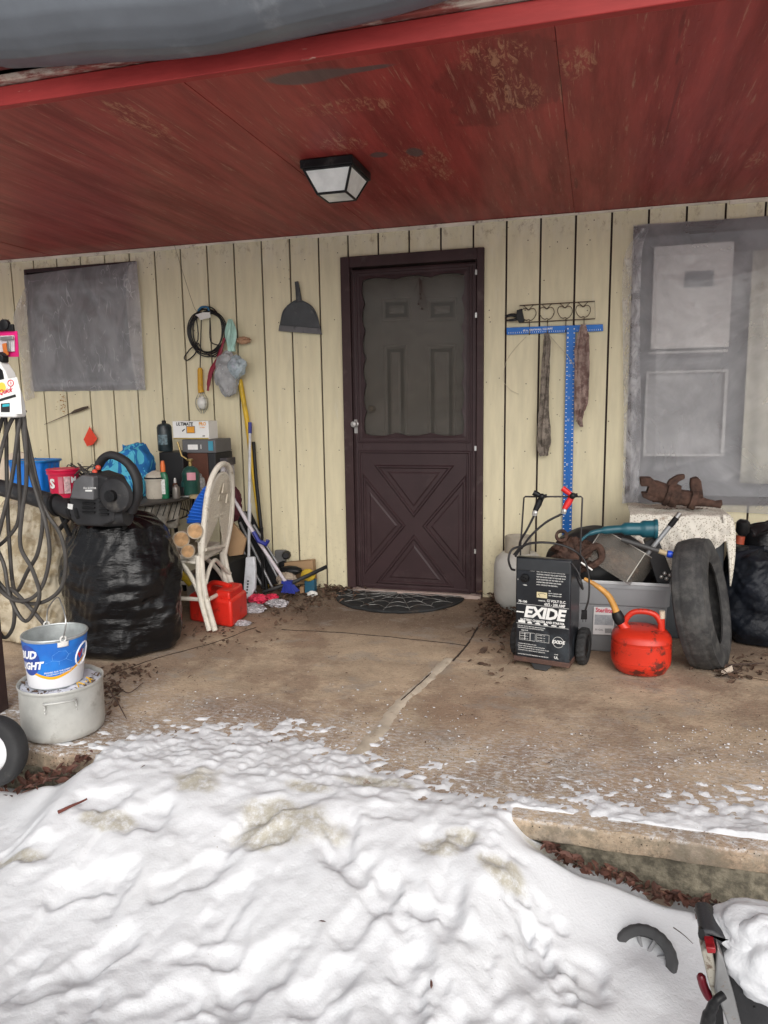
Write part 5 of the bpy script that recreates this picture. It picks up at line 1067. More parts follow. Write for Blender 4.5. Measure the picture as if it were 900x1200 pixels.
q = MB(); p0 = W(244, 517, -.372); p1 = W(250, 528, -.372); q.box((p0.x, -.375, p1.z), (p1.x, -.3712, p0.z)); q.build('teal_sticker', M('teal_sticker', (.05, .25, .35), .5), gcs)
wc_ = thing('white_carton', 'white printed carton on top of the stacked cases against the wall', 'carton', ((gb[0][0]+gb[1][0])/2, -.3, gb[1][2]))
q = MB(); wb_ = boxpx(202, 244, 493.5, -.36, .12, zb=gb[1][2]+.001); q.box(*wb_); q.build('carton_box', M('carton_white', (.76, .76, .74), .6, var=.03, bump=0), wc_, bevel=.002)
wcx = lambda x, y: W(x, y, -.3612); ww_ = wb_[1][0]-wb_[0][0]; cxx = (wb_[0][0]+wb_[1][0])/2
org = M('print_orange', (.75, .33, .03), .5, bump=0)
zc = wcx(223, 497).z; q = MB(); q.text('ULTIMATE', .030, lambda u, v: Vector((cxx-ww_*.17+u, -.3613, zc+v)), bold=.035, shear=.2, xs=.9); 
zs = wcx(223, 511).z; q.text('HD', .012, lambda u, v: Vector((cxx+ww_*.36+u, -.3613, zs+v)), bold=.05)
q.prism([wcx(213, 505), wcx(216, 502.5), wcx(217, 503), wcx(214, 506)], (0, -.0004, 0)); q.build('lettering', prnt, wc_, smooth=0)
q = MB(); q.text('PRO', .030, lambda u, v: Vector((cxx+ww_*.335+u, -.3613, zc+v)), bold=.035, xs=.9); q.text('floodlight', .010, lambda u, v: Vector((cxx+ww_*.33+u, -.3613, zc-.022+v)), bold=.02)
a_, b_ = wcx(219, 500), wcx(228, 507); q.box((a_.x, -.3622, b_.z), (b_.x, -.3613, a_.z)); q.build('orange_print', org, wc_, smooth=0)
q = MB(); a_, b_ = wcx(202.5, 513.2), wcx(243.5, 515); q.box((wb_[0][0]+.002, -.3622, wb_[0][2]+.001), (wb_[1][0]-.002, -.3614, wb_[0][2]+.009)); q.build('gold_strip', M('print_gold', (.35, .26, .05), .5, bump=0), wc_, smooth=0)
q = MB()
a_, b_ = wcx(218.2, 499.4), wcx(228.8, 507.6)
for (x0, x1, z0, z1) in ((a_.x, b_.x, a_.z-.003, a_.z), (a_.x, b_.x, b_.z, b_.z+.003), (a_.x, a_.x+.003, b_.z, a_.z), (b_.x-.003, b_.x, b_.z, a_.z)): q.box((x0, -.3626, z0), (x1, -.3623, z1))
q.build('lamp_print', prnt, wc_, smooth=0)
# small boxes at right, behind chair
q = MB(); q.box(*boxpx(250, 263, 546, -.3, .14, zb=TZ+.001)); tag(q.build('small_box', M('white_dark_box', (.35, .33, .34), .6, var=.5, vs=30), bevel=.003), 'small pale and dark box behind the top of the wicker chair', 'box')
q = MB(); bx2 = boxpx(250, 266, 537, -.3, .12, yb=545.5); q.box(*bx2); tag(q.build('small_box', M('dark_flat_box', (.06, .055, .06), .6, var=.4, vs=30), bevel=.003), 'flat dark box topmost behind the wicker chair back', 'box')
# camp lantern / burner
p = T(215, 583); p.y += .1; r = 10/S(p); cl2_ = thing('camp_stove', 'dark green camping burner with brass neck and pale pink label', 'camp stove', (p.x, p.y, TZ))
q = MB(); z1 = W(215, 546, p.y).z-TZ; q.lathe([(0, 0), (r*.95, 0), (r, .01), (r, z1*.7), (r*1.02, z1*.75), (r*.75, z1*.92), (r*.3, z1), (0, z1)], (p.x, p.y, TZ+.001), n=32); q.build('tank', M('camp_green', (.02, .07, .055), .3, var=.3), cl2_)
q = MB(); q.lathe([(r*.22, 0), (r*.22, .03), (r*.4, .035), (r*.4, .045), (0, .05)], (p.x, p.y, TZ+z1), n=20); q.tube([(p.x, p.y, TZ+z1+.03), W(213, 534, p.y), W(208, 518, p.y)], .006, 8); q.build('brass_neck', M('brass', (.35, .25, .10), .4, metal=.8), cl2_)
cyl_patch(p, r, .1, 1.1, TZ+z1*.55, TZ+z1*.8, 'pink_label', M('pale_pink', (.62, .28, .33), .5, bump=0), cl2_)
# green spray bottle
def bottle(name, label, cat, x, yb, yt, wpx, body, cap, yneck, capname='cap', dy=.0, flat=.6, lab=None):
    p = T(x, yb); p.y += dy; r = wpx/2/S(p); z1 = W(x, yneck, p.y).z-TZ; z2 = W(x, yt, p.y).z-TZ
    o = thing(name, label, cat, (p.x, p.y, TZ)); q = MB(); q.lathe([(0, 0), (r*.95, 0), (r, .008), (r, z1*.72), (r*.85, z1*.88), (r*.42, z1), (0, z1)], (p.x, p.y, TZ+.001), n=28, sy=flat); q.build('bottle_body', body, o)
    q = MB(); q.lathe([(r*.44, 0), (r*.46, (z2-z1)*.6), (r*.3, z2-z1), (0, z2-z1)], (p.x, p.y, TZ+z1), n=20); q.build(capname, cap, o)
    if lab: cq = MB(); cq.grid(lambda u, v: Vector((p.x+(r+.0012)*math.cos(-math.pi/2-.9+1.5*u), p.y+(r*flat+.0012)*math.sin(-math.pi/2-.9+1.5*u), TZ+z1*(.18+.55*v))), 12, 4); cq.build('paper_label', lab, o)
    return o, p, r, z1
lbl = M('paper_label_mat', (.62, .63, .6), .6, var=.2, vs=60, bump=0)
o, p, r, z1 = bottle('spray_bottle', 'dark green spray bottle with orange nozzle and white label', 'bottle', 193, 584, 540, 12, M('bottle_green', (.01, .13, .06), .3), M('nozzle_orange', (.75, .17, .04), .45), 553, 'nozzle', lab=lbl)
bottle('spray_can', 'small spray can with red cap near the right edge of the table', 'spray can', 241, 577, 543, 11, M('can_dark', (.16, .15, .15), .35, var=.5, vs=30), M('cap_red', (.5, .02, .03), .4), 553, dy=.1, flat=1)
bottle('gas_canister', 'short dark green gas canister standing in front of the clear jar', 'canister', 219, 581, 557, 12, M('canister_green', (.012, .06, .055), .3, var=.4), blk, 561, flat=1)
bottle('jar', 'grey see-through jar of screws between green canister and red capped can', 'jar', 231, 580, 555, 13, M('jar_grey', (.30, .30, .29), .2, var=.4, vs=40), M('jar_lid', (.25, .25, .24), .4), 558, dy=.04, flat=1)
bottle('small_cup', 'small white plastic cup beside the cream kettle', 'cup', 183, 584, 572, 9, wh, wh, 573, flat=1)
# cream kettle
p = T(173, 586); p.y += .1; r = 12/S(p); kt = thing('kettle', 'grubby cream plastic kettle with dark rimmed lid beside the green bottle', 'kettle', (p.x, p.y, TZ)); z1 = W(173, 562, p.y).z-TZ
crm = M('grubby_cream', (.45, .41, .34), .5, var=.15, dirt=.8, dcol=(.16, .13, .1), ds=14)
q = MB(); q.lathe([(0, 0), (r*.9, 0), (r, .015), (r*.95, z1)], (p.x, p.y, TZ+.001), n=36); q.build('kettle_body', crm, kt)
q = MB(); q.lathe([(r*1.02, 0), (r*1.05, .012), (r*.85, .04), (r*.3, .06), (0, .062)], (p.x, p.y, TZ+z1-.004), n=36); q.build('lid', crm, kt)
q = MB(); q.tube([Vector((p.x+r*1.05*math.cos(i*.26), p.y+r*1.05*math.sin(i*.26), TZ+z1+.014)) for i in range(24)], .005, 6, closed=True); q.build('rim', blk, kt)
# dark flat gadget, pens
q = MB(); p = T(203, 583); q.cbox(p+Vector((0, .06, .03)), (.09, .02, .06), Rx(-20)); q.cbox(p+Vector((0, .03, .008)), (.1, .05, .014)); tag(q.build('dark_gadget', blk, bevel=.003), 'flat black gadget lying behind the green spray bottle', 'gadget')
q = MB(); p = T(212, 583); q.cbox(p+Vector((0, .01, .006)), (.11, .03, .01), Rz(8)); tag(q.build('steel_tray', met, bevel=.002), 'narrow shiny metal tray at the table edge in front of the camp burner', 'tray')
bottle('mug', 'small dark brown mug half hidden behind the blower grip', 'mug', 163, 584, 566, 9, M('mug_brown', (.07, .035, .02), .3), M('mug_dark', (.02, .015, .012), .5), 567, 'rim', flat=1)
bottle('tin_can', 'small dull metal tin just right of the dark flat gadget', 'tin', 207, 584, 568, 9, M('dull_tin', (.22, .2, .18), .4, metal=.6, dirt=.5), met, 569, 'lid', flat=1)
bottle('medicine_bottle', 'tiny brown bottle with white cap behind the green spray bottle', 'bottle', 201, 580, 560, 7, M('amber', (.12, .04, .015), .25), wh, 566, flat=1, dy=.05)
q = MB(); p = T(228, 584); q.lathe([(.018, 0), (.035, 0), (.035, .02), (.018, .02)], (p.x, p.y+.01, TZ+.002), n=28, closed=True); tag(q.build('tape_roll', M('tape_tan', (.35, .27, .15), .5), smooth=30), 'tan roll of tape lying flat at the table edge under the short canister', 'tape')
# ================================================================ WICKER CHAIR
wk = M('wicker_white', (.66, .62, .54), .5, var=.1, vs=12, bump=.4, bs=90, dirt=.7, dcol=(.28, .22, .15), ds=22, dth=(.56, .68), dirt2=.8, d2col=(.12, .09, .06), d2s=45, d2th=(.68, .72))
ch = thing('rattan_chair', 'old cream rattan chair with arched back, logs on its seat', 'chair', G(250, 742, 0))
A = W(236, 655, -1.08); B_ = W(263, 650, -.68)
hoop = [A, W(239, 615, -1.08), W(243, 580, -1.06), W(250, 556, -1.0), W(260, 544, -.90), W(269, 549, -.78), W(272, 572, -.70), W(270.5, 610, -.68), B_]
q = MB(); H_ = spline(hoop, 8); q.tube(H_, .0165, 10); q.build('back_frame', wk, ch)
q = MB(); Hi = [p.lerp(W(256, 605, -.88), .17) for p in H_]; q.tube(Hi, .009, 8)
q.tube([W(240, 644, -1.06), W(263, 640, -.70)], .012, 8); q.build('back_rail', wk, ch)
ctr = W(256, 605, -.88); q = MB(); nH = len(Hi)
def bp_(u, v): i = u*(nH-1); a = int(min(i, nH-2)); p = Hi[a].lerp(Hi[a+1], i-a); e = p.lerp(ctr, v); return e+Vector((.002*math.sin(e.z*260), 0, 0))
q.grid(bp_, 60, 14); q.build('back_panel', M('woven_panel', (.66, .61, .51), .7, var=.15, vs=60, bump=.8, bs=150, stretch=(1, 1, 4), dirt=.3, dcol=(.40, .33, .24)), ch, solid=.006, smooth=60)
q = MB()
for (x, y, w_, h_) in ((258, 572, 5, 12), (253, 583, 4, 9), (262, 584, 4, 10)):
    c_ = W(x, y, -.90)+Vector((.02, 0, 0)); a1 = Vector((.0, .0, 1)); b1 = (B_-A).normalized(); s_ = 1/200
    q.prism([c_+a1*h_*s_*.5, c_+b1*w_*s_*1.6-a1*h_*s_*.5, c_-b1*w_*s_*1.6-a1*h_*s_*.5], (.008, 0, 0))
q.build('back_motif', M('motif_wood', (.52, .47, .38), .7), ch, bevel=.002)
SZ = A.z-.01
fx = A.x-.42
q = MB(); cs = [Vector((A.x-.02, A.y, SZ)), Vector((fx, A.y-.04, SZ)), Vector((fx, B_.y+.02, SZ)), Vector((B_.x-.02, B_.y, SZ))]
q.prism([c_+Vector((0, 0, .0)) for c_ in cs], (0, 0, .03)); q.build('seat', wk, ch, bevel=.01)
q = MB(); q.tube([c_-Vector((0, 0, .006)) for c_ in cs], .0165, 10, closed=True); q.build('seat_rail', wk, ch)
foot = G(250, 742, 0); f2 = Vector((W(282, 705, -.68).x, -.68, 0))
for (top, ft, d) in ((A, foot, -1), (B_, f2, -1)):
    q = MB(); m_ = top.lerp(ft, .45); 
    q.tube(spline([top+Vector((0, 0, .1)), top, m_+Vector((-.012, 0, 0)), ft+Vector((.012, 0, .016))], 6), .0165, 10)
    q.tube(spline([top+Vector((-.015, -.008, .02)), m_+Vector((-.04, -.01, 0)), ft+Vector((-.022, -.004, .016))], 6), .0155, 10)
    q.tube(spline([top+Vector((-.22, 0, -.01)), top+Vector((-.13, 0, -.03)), top.lerp(ft, .3)+Vector((-.07, -.005, 0)), m_.lerp(ft, .25)+Vector((-.035, -.005, 0))], 6), .0135, 10); q.build('leg', wk, ch)
for y_ in (A.y-.04, B_.y+.02):
    q = MB(); q.tube([(fx, y_, SZ), (fx-.05, y_, .0)], .016, 10); q.build('leg', wk, ch)
q = MB(); mA, mB = A.lerp(foot, .55), B_.lerp(f2, .55)
q.tube([mA, mB], .012, 8); q.tube([mA, Vector((fx-.02, A.y-.03, mA.z))], .012, 8); q.tube([mB, Vector((fx-.02, B_.y, mB.z))], .012, 8); q.build('stretcher', wk, ch)
q = MB(); q.tube(spline([A.lerp(foot, .33), A.lerp(B_, .25)+Vector((.01, 0, -.06)), A.lerp(B_, .5)+Vector((.01, 0, -.02)), A.lerp(B_, .75)+Vector((.01, 0, -.06)), B_.lerp(f2, .33)], 8), .012, 8); q.build('arched_brace', wk, ch)
# three logs on the seat
bark = M('birch_bark', (.36, .30, .23), .85, var=.3, vs=10, bump=.7, bs=40, dirt=.8, dcol=(.12, .09, .06), ds=16)
cutm = M('cut_wood', (.46, .28, .14), .85, var=.25, vs=26, bump=.5, dirt=.6, dcol=(.24, .12, .06), ds=34)
for (x, y, r, l, dz) in ((230.5, 622.5, .044, 'split log topmost of the three on the chair seat', 0), (214.5, 632, .048, 'split log lying at the left of the three on the chair seat', 0), (222, 646, .040, 'split log lowest and nearest of the three on the chair seat', 0)):
    c_ = W(x-2, y, -1.12); ax = (B_-A+Vector((-.10, 0, 0))).normalized(); sd = random.random()*9
    lg = thing('log', l, 'log', c_, 'logs stacked on the chair')
    fn_ = lambda p, sd=sd: p*(1+.1*noise.noise(Vector((p.x*14, p.y*14, sd)))+.03*noise.noise(Vector((p.x*40, p.y*40, p.z*9)))) if True else p
    q = MB(); q.lathe([(r, 0.001), (r, .05), (r*1.02, .15), (r, .28)], c_, ax, 28, fn=lambda p: Vector((p.x*(1+.12*N((p.x, p.y, sd), 14)), p.y*(1+.12*N((p.x, p.y, sd), 14)), p.z))); q.build('bark', bark, lg)
    q = MB(); q.lathe([(0, 0), (r*.84, 0), (r*.84, .012), (0, .012)], c_-ax*.002, ax, 28, fn=lambda p: Vector((p.x*(1+.12*N((p.x, p.y, sd), 14)), p.y*(1+.12*N((p.x, p.y, sd), 14)), p.z))); q.build('cut_end', cutm, lg)
# blue ribbed container on the logs
q = MB(); poly = [(217, 614), (222, 598), (230, 582), (239, 570), (247, 568), (246, 590), (241, 614)]
PA = [W(x, y, -1.0) for x, y in poly]; nb = Vector((0, .12, 0)); q.prism(PA, nb)
bc_ = thing('ribbed_basket', 'blue ribbed plastic basket tilted behind the logs on the chair', 'basket', PA[0]); q.build('basket_body', blue_p, bc_, bevel=.012)
q = MB()
for k in range(11):
    f_ = k/10; L0 = W(218.5+19*f_, 608-35*f_**.9, -1.004); R0 = W(241.5+4*f_, 610-36*f_, -1.004); q.tube([L0, R0], .0035, 6)
q.build('ribs', M('blue_rib', (.02, .14, .6), .4), bc_)
# ================================================================ RED JERRYCAN
C0, C1, C2 = G(222, 728, 0), G(272, 737, 0), G(291, 722, 0); C3 = C0+C2-C1
C3 = C0+(C2-C1)*1.0
jz = W(250, 693, C0.y).z; jc = thing('jerrycan', 'flat sided red fuel can standing under the rattan chair', 'fuel can', (C0+C2)/2)
q = MB(); H1 = .165; 
lo = [C0, C1, C2, C3]; q.prism([c_+Vector((0, 0, .002)) for c_ in lo], (0, 0, H1)); q.build('can_body', red_p, jc, bevel=.02)
q = MB(); e = (C1-C0); d_ = (C2-C1); mid = d_*.5
q.prism([C0+e*.62+d_*.08+Z_*(H1-.02), C1-e*.06+d_*.08+Z_*(H1-.02), C1-e*.06-d_*-.92+Z_*(H1-.02), C0+e*.62+d_*.92+Z_*(H1-.02)], (0, 0, .065)); q.build('shoulder', red_p, jc, bevel=.016)
q = MB(); q.tube(spline([C0+e*.28+mid+Z_*(H1-.01), C0+e*.30+mid+Z_*(H1+.03), C0+e*.40+mid+Z_*(H1+.052), C0+e*.60+mid+Z_*(H1+.055), C0+e*.8+mid+Z_*(H1+.045)], 5), .016, 10); q.build('handle', red_p, jc)
q = MB(); q.lathe([(.022, 0), (.022, .03), (0, .032)], C0+e*.12+mid+Z_*(H1-.005), n=20); q.build('cap', blk, jc, smooth=30)
# ---- things under table / chair
q = MB(); a_ = G(208, 712, 0); q.box((a_.x-.02, a_.y+.15, .001), (a_.x+.16, a_.y+.3, .19)); tag(q.build('cardboard_box', M('pale_carton', (.42, .38, .34), .8, var=.3, vs=20), bevel=.004), 'pale scuffed carton on the floor behind the red can under the chair', 'box')
q = MB(); q.tube([W(196, 655, -1.0), W(224, 685, -.95)], .022, 10, flat=.5); tag(q.build('yellow_tool', M('tool_yellow', (.55, .40, .02), .5, dirt=.5)), 'yellow tool handle slanting under the chair seat', 'tool')
q = MB(); b1_ = G(262, 705, 0); q.box((b1_.x-.12, -.62, .002), (b1_.x+.09, -.30, .28)); 
tag(q.build('black_bin', M('bin_black', (.014, .014, .015), .6), bevel=.01), 'black plastic bin on the floor behind the red can', 'bin')
q = MB(); q.prism([W(x, y, -.55) for x, y in [(262, 640), (272, 612), (288, 632), (284, 650), (268, 652)]], (0, .02, 0)); tag(q.build('cardboard_piece', card, bevel=.002), 'torn piece of brown cardboard behind the wicker chair', 'cardboard')
q = MB(); q.grid(lambda u, v: crump(u, v, W(273, 590, -.5), .05, .05, .10, .2, 2, 4), 30, 24, cu=True); tag(q.build('dark_cloth', M('maroon_cloth', (.07, .012, .02), .85, bump=.5)), 'dark maroon cloth bundled behind the chair back', 'cloth')
# ---- poles and brushes
def pole(pts, r, name, mat, par, **k):
    q = MB(); q.tube(pts, r, 12, **k); return q.build(name, mat, par)
br = thing('broom', 'upright white pole with navy cap and long white slotted blade at its foot', 'broom', G(292, 702, 0))
wpl = M('white_pole', (.60, .62, .66), .4, var=.06, dirt=.3)
b0 = W(292, 658, -.30); t0_ = W(293, 500, -.06)
pole([W(291.5, 655, -.40), W(293, 505, -.065)], .0095, 'pole', wpl, br); pole([W(293, 508, -.07), W(293, 495, -.055)], .0125, 'cap', navy_p, br); pole([W(292, 612, -.29), W(292.4, 590, -.25)], .013, 'sleeve', wpl, br)
q = MB(); q.prism([W(x, y, -.47) for x, y in [(287.5, 653), (297.5, 653), (299, 668), (298.5, 690), (292, 702), (285, 702), (285, 686), (287, 662)]], (0, .03, 0)); q.build('blade', wpl, br, bevel=.008)
for k in range(5): q = MB(); c_ = W(290.8-.4*k, 681+3.4*k, -.473); q.cbox(c_, (.010, .006, .009)); q.build('slot', blk, br)
yp = thing('long_handled_tool', 'yellow handled pole leaning in the corner with its top behind the carrier bag', 'pole', W(312, 690, -.15))
pole([W(281, 445, -.03), W(289, 490, -.045), W(297, 560, -.07), W(304, 612, -.09), W(314, 690, -.12)], [.017, .017, .012, .012, .012], 'pole', M('pole_yellow', (.62, .40, .02), .45, dirt=.4), yp)
bp = thing('long_handled_tool', 'slim black pole leaning behind the white broom pole', 'pole', W(316, 695, -.2))
pole([W(297, 518, -.03), W(300, 560, -.08), W(308, 640, -.15), W(313, 700, -.2)], .0125, 'pole', blk, bp)
sb_ = thing('snow_brush', 'white shafted snow brush with blue bristles and grip leaning right of the broom', 'snow brush', W(340, 690, -.3))
pole([W(270, 578, -.55), W(300, 630, -.46), W(336, 684, -.33)], .0115, 'shaft', M('white_shaft', (.60, .56, .60), .4, var=.06), sb_)
q = MB(); q.tube([W(297, 623, -.48), W(303, 634, -.48), W(312, 638, -.48), W(314, 633, -.48)], .014, 10); q.build('grip', navy_p, sb_)
q = MB(); c_ = W(337, 684, -.33)
for k in range(160):
    o_ = Vector((random.uniform(-.03, .035), random.uniform(-.03, .03), 0)); q.tube([c_+o_*.6+Z_*.01, c_+o_*1.6+Vector((.02, -.01, -.05))], .0022, 4)
q.cbox(c_+Z_*.012, (.07, .04, .02)); q.build('bristles', M('bristle_blue', (.015, .03, .25), .6), sb_)
# folded chair of dark metal tubes
fc = thing('folded_chair', 'folded camping chair of dark metal tubes propped under the snow brush', 'folding chair', W(305, 695, -.4))
for i, (a, b_) in enumerate((((272, 622), (309, 690)), ((281, 612), (320, 690)), ((286, 600), (332, 690)), ((268, 640), (300, 694)), ((297, 615), (325, 660)))):
    pole([W(*a, -.25+i*.012), W(*b_, -.25+i*.012)], .009, 'tube', M('tube_grey', (.22, .22, .23), .4, metal=.5), fc)
pole([W(307, 618, -.27), W(308, 690, -.27)], .009, 'tube', blk, fc)
q = MB(); q.prism([W(x, y, -.16) for x, y in [(276, 600), (292, 600), (330, 684), (296, 686)]], (0, .03, 0)); q.build('seat_fabric', M('black_canvas', (.012, .012, .014), .9), fc)
q = MB(); q.tube([W(308, 694, -.38), W(345, 682, -.32), W(383, 664, -.14)], .013, 8, flat=.6); tag(q.build('black_bar', blk), 'black square bar lying aslant from the wall to the folded chair', 'bar')
# corner box & bits
q = MB(); cbx = W(352, 674, -.12); q.prism([W(x, y, -.12) for x, y in [(333, 660), (366, 657), (368, 684), (334, 686)]], (0, .06, 0)); tag(q.build('cardboard_box', card, bevel=.002), 'brown cardboard box flap against the wall low right of the socket', 'box')
q = MB(); q.grid(lambda u, v: crump(u, v, W(341, 668, -.2), .075, .04, .028, .12, 2, 2), 30, 20, cu=True); tag(q.build('black_shoe', blk), 'black rubber shoe lying in the corner before the cardboard box', 'shoe')
q = MB(); q.grid(lambda u, v: crump(u, v, W(361, 674, -.19), .05, .03, .04, .1, 2, 3), 30, 20, cu=True); tag(q.build('yellow_sponge', M('sponge_yellow', (.50, .34, .03), .8)), 'dull yellow foam piece between the black shoe and the slanting bar', 'sponge')
q = MB(); q.grid(lambda u, v: crump(u, v, W(336, 679, -.24), .065, .05, .045, .2, 2, 7), 40, 30, cu=True); tag(q.build('crumpled_cloth', M('beige_cloth', (.38, .31, .24), .9, bump=.4)), 'crumpled beige cloth behind the blue brush head', 'cloth')
q = MB(); a_ = W(357, 688, -.2); b_ = W(368, 680, -.2); q.box((a_.x, -.20, .004), (b_.x, -.15, b_.z)); tag(q.build('small_box', M('teal_box', (.015, .09, .15), .6, dirt=.5), bevel=.002), 'small teal box lying on the litter right of the blue brush', 'box')
q = MB(); a_ = W(351, 690, -.2); q.box((a_.x, -.20, .004), (a_.x+.028, -.15, .05)); tag(q.build('small_box', M('tan_box', (.33, .2, .11), .7), bevel=.002), 'small tan box standing against the teal one', 'box')
q = MB(); q.grid(lambda u, v: crump(u, v, G(366, 696, .015), .03, .02, .016, .4, 3, 2), 24, 16, cu=True); tag(q.build('tissue', wh, smooth=30), 'scrap of white tissue on the litter by the teal box', 'tissue')
rc = M('red_cloth', (.62, .03, .08), .6, var=.3, vs=20, bump=.4)
for (x, y, rx, rz, s_, l) in ((302, 703, .055, .028, 3, 'larger bunched bright red glove lying by the broom blade'), (318, 700, .04, .02, 6, 'smaller bunched bright red glove right of the other one')):
    q = MB(); c_ = G(x, y+4, 0); c_.z = rz; q.grid(lambda u, v: crump(u, v, c_, rx, .04, rz, .35, 2.5, s_), 40, 28, cu=True); tag(q.build('red_glove', rc, smooth=40), l, 'glove')
cw_ = M('clear_wrap', (.42, .40, .42), .25, var=.4, vs=25, bump=.8, bs=60)
for (x, y, rx, ry, rz, s_, l) in ((295, 716, .07, .05, .022, 1, 'crumpled clear wrapper lying below the broom blade'), (325, 710, .06, .04, .02, 5, 'crumpled greyish clear wrapper right of the red gloves'), (283, 732, .045, .03, .012, 8, 'flattened clear wrapper on the slab in front of the red can')):
    q = MB(); c_ = G(x, y, 0); c_.z = rz*.8; q.grid(lambda u, v: crump(u, v, c_, rx, ry, rz, .45, 3, s_), 44, 30, cu=True); tag(q.build('plastic_wrapper', cw_, smooth=30), l, 'wrapper')
# ================================================================ DOORMAT
ma, mb_ = G(403, 690, 0), G(548, 697, 0); mcx, mcy = (ma.x+mb_.x)/2, -.10
mt = thing('doormat', 'black half round doormat with pale spider web lines before the door', 'doormat', (mcx, -.25, 0)); RX = (mb_.x-ma.x)/2; RY = .42
q = MB(); q.grid(lambda u, v: Vector((mcx+RX*v*math.cos(math.pi*(1+u)), mcy+RY*v*math.sin(math.pi*(1+u)), .016+.005*N((mcx+v*math.cos(math.pi*u), v*u, 0), 6)+slab_z(mcx, mcy))), 60, 20); q.build('mat_body', M('mat_rubber', (.022, .023, .024), .85, var=.4, bump=.8, bs=120, dirt=.6, dcol=(.10, .07, .05), ds=9), mt, solid=.012)
q = MB()
for k in range(9): a = math.pi*(1+(k+.02)/8.04); q.tube([Vector((mcx+RX*f_*math.cos(a), mcy+RY*f_*math.sin(a), .0225+.005*N((mcx+f_*math.cos(math.pi*(k/8)), f_*k/8, 0), 6))) for f_ in (.05, .3, .6, .96)], .0028, 6)
for f_ in (.35, .62, .88):
    for k in range(8):
        a, b_ = math.pi*(1+k/8), math.pi*(1+(k+1)/8); m_ = (a+b_)/2
        q.tube(spline([Vector((mcx+RX*f_*math.cos(a), mcy+RY*f_*math.sin(a), .0235)), Vector((mcx+RX*f_*.86*math.cos(m_), mcy+RY*f_*.86*math.sin(m_), .0235)), Vector((mcx+RX*f_*math.cos(b_), mcy+RY*f_*math.sin(b_), .0235))], 5), .0024, 6)
q.build('web_pattern', M('web_grey', (.22, .22, .21), .8, dirt=.9, dcol=(.05, .045, .04), ds=14, dth=(.4, .6)), mt)
# ================================================================ RIGHT CLUSTER
# propane tank
r = .15; px_ = W(579, 680, -.24).x+r; pg = thing('propane_tank', 'white propane tank with dark specks behind the battery charger', 'gas tank', (px_, -.24, 0)); hz_ = W(600, 645, -.24).z
tkm = M('tank_white', (.52, .51, .47), .4, var=.08, dirt=.4, dcol=(.3, .24, .17), ds=8, dirt2=.9, d2col=(.06, .04, .03), d2s=40, d2th=(.70, .73))
q = MB(); q.lathe([(0, .02), (r*.8, .025), (r*.95, .06), (r, .10), (r, hz_-.09), (r*.93, hz_-.045), (r*.7, hz_-.012), (r*.3, hz_), (0, hz_)], (px_, -.24, 0), n=48); q.build('tank_body', tkm, pg)
q = MB(); q.lathe([(r*.72, 0), (r*.72, .04), (r*.69, .04), (r*.69, 0)], (px_, -.24, 0), n=32, closed=True); q.build('foot_ring', tkm, pg)
q = MB(); q.grid(lambda u, v: Vector((px_+.085*math.cos(.6+5.1*u), -.24+.085*math.sin(.6+5.1*u), hz_-.02+.11*v)), 40, 6); q.build('collar', M('collar_rust', (.38, .34, .27), .6, dirt=.7, dcol=(.2, .1, .05)), pg, solid=.004)
q = MB(); q.lathe([(.018, 0), (.018, .05), (.03, .052), (.03, .07), (0, .07)], (px_, -.24, hz_-.005), n=16); q.build('valve', met, pg)
# ---- battery charger
YC = -1.25; P0 = W(634.5, 775, YC); pc_ = S(P0)
chg = thing('battery_charger', 'black wheeled battery charger with white lettering and clamps hung on its wire handle', 'battery charger', (P0.x, P0.y, 0))
LT = Matrix.Translation(P0) @ Rz(-11).to_4x4()
L_ = lambda x, y, z: LT @ Vector((x, y, z))
cm_ = M('charger_paint', (.012, .014, .018), .32, var=.35, vs=5, bump=.08, dirt=.55, dcol=(.07, .085, .10), ds=4, dth=(.48, .66), dirt2=.5, d2col=(.12, .07, .045), d2s=30, d2th=(.7, .74))
CW, CH, CD = .262, .50, .20
q = MB(); q.T = LT; q.prism([(-CW/2, 0, 0), (-CW/2, CD, 0), (-CW/2, CD, CH*.93), (-CW/2, .03, CH), (-CW/2, 0, CH)], (CW, 0, 0)); q.build('case', cm_, chg, bevel=.008)
q = MB(); q.T = LT; q.box((-CW/2-.004, -.008, -.012), (CW/2+.004, CD+.004, .012)); q.build('base_plate', M('rusty_edge', (.09, .05, .04), .6, dirt=.6, dcol=(.2, .1, .06), ds=20), chg, bevel=.003)
q = MB(); q.T = LT; q.box((-CW/2+.006, -.006, CH-.062), (CW/2-.006, -.001, CH-.006)); q.build('top_lip', M('charger_lip', (.03, .033, .037), .35, dirt=.3), chg, bevel=.004)
q = MB(); q.T = LT; q.prism([(-.055, .0, -.012), (.055, .0, -.012), (.03, -.02, -P0.z+.004), (-.03, -.02, -P0.z+.004)], (0, .04, 0)); q.build('front_foot', rubber, chg, bevel=.004)
for s_, nm in ((1, 'wheel'), (-1, 'wheel')):
    wq = MB(); wq_c = L_(s_*(CW/2+.03), CD-.03, -P0.z+.088); ax = (LT.to_3x3() @ X)*s_; tyre(wq, wq_c, ax, .088, .048, .62, lugs=.04, n=40); wo = wq.build('wheel', rubber, chg, smooth=30)
    q = MB(); q.lathe([(0, -.016), (.056, -.016), (.056, .012), (.03, .02), (0, .02)], wq_c, ax, 28); q.build('hub', blk, wo)
q = MB(); q.T = LT; q.tube([(-CW/2-.03, CD-.03, -P0.z+.088), (CW/2+.03, CD-.03, -P0.z+.088)], .007, 8); q.build('axle', met, chg)
hb0, hb1 = W(610, 640, YC+.19), W(614, 582, YC+.19); hb2, hb3 = W(682.5, 582, YC+.16), W(680, 650, YC+.16)
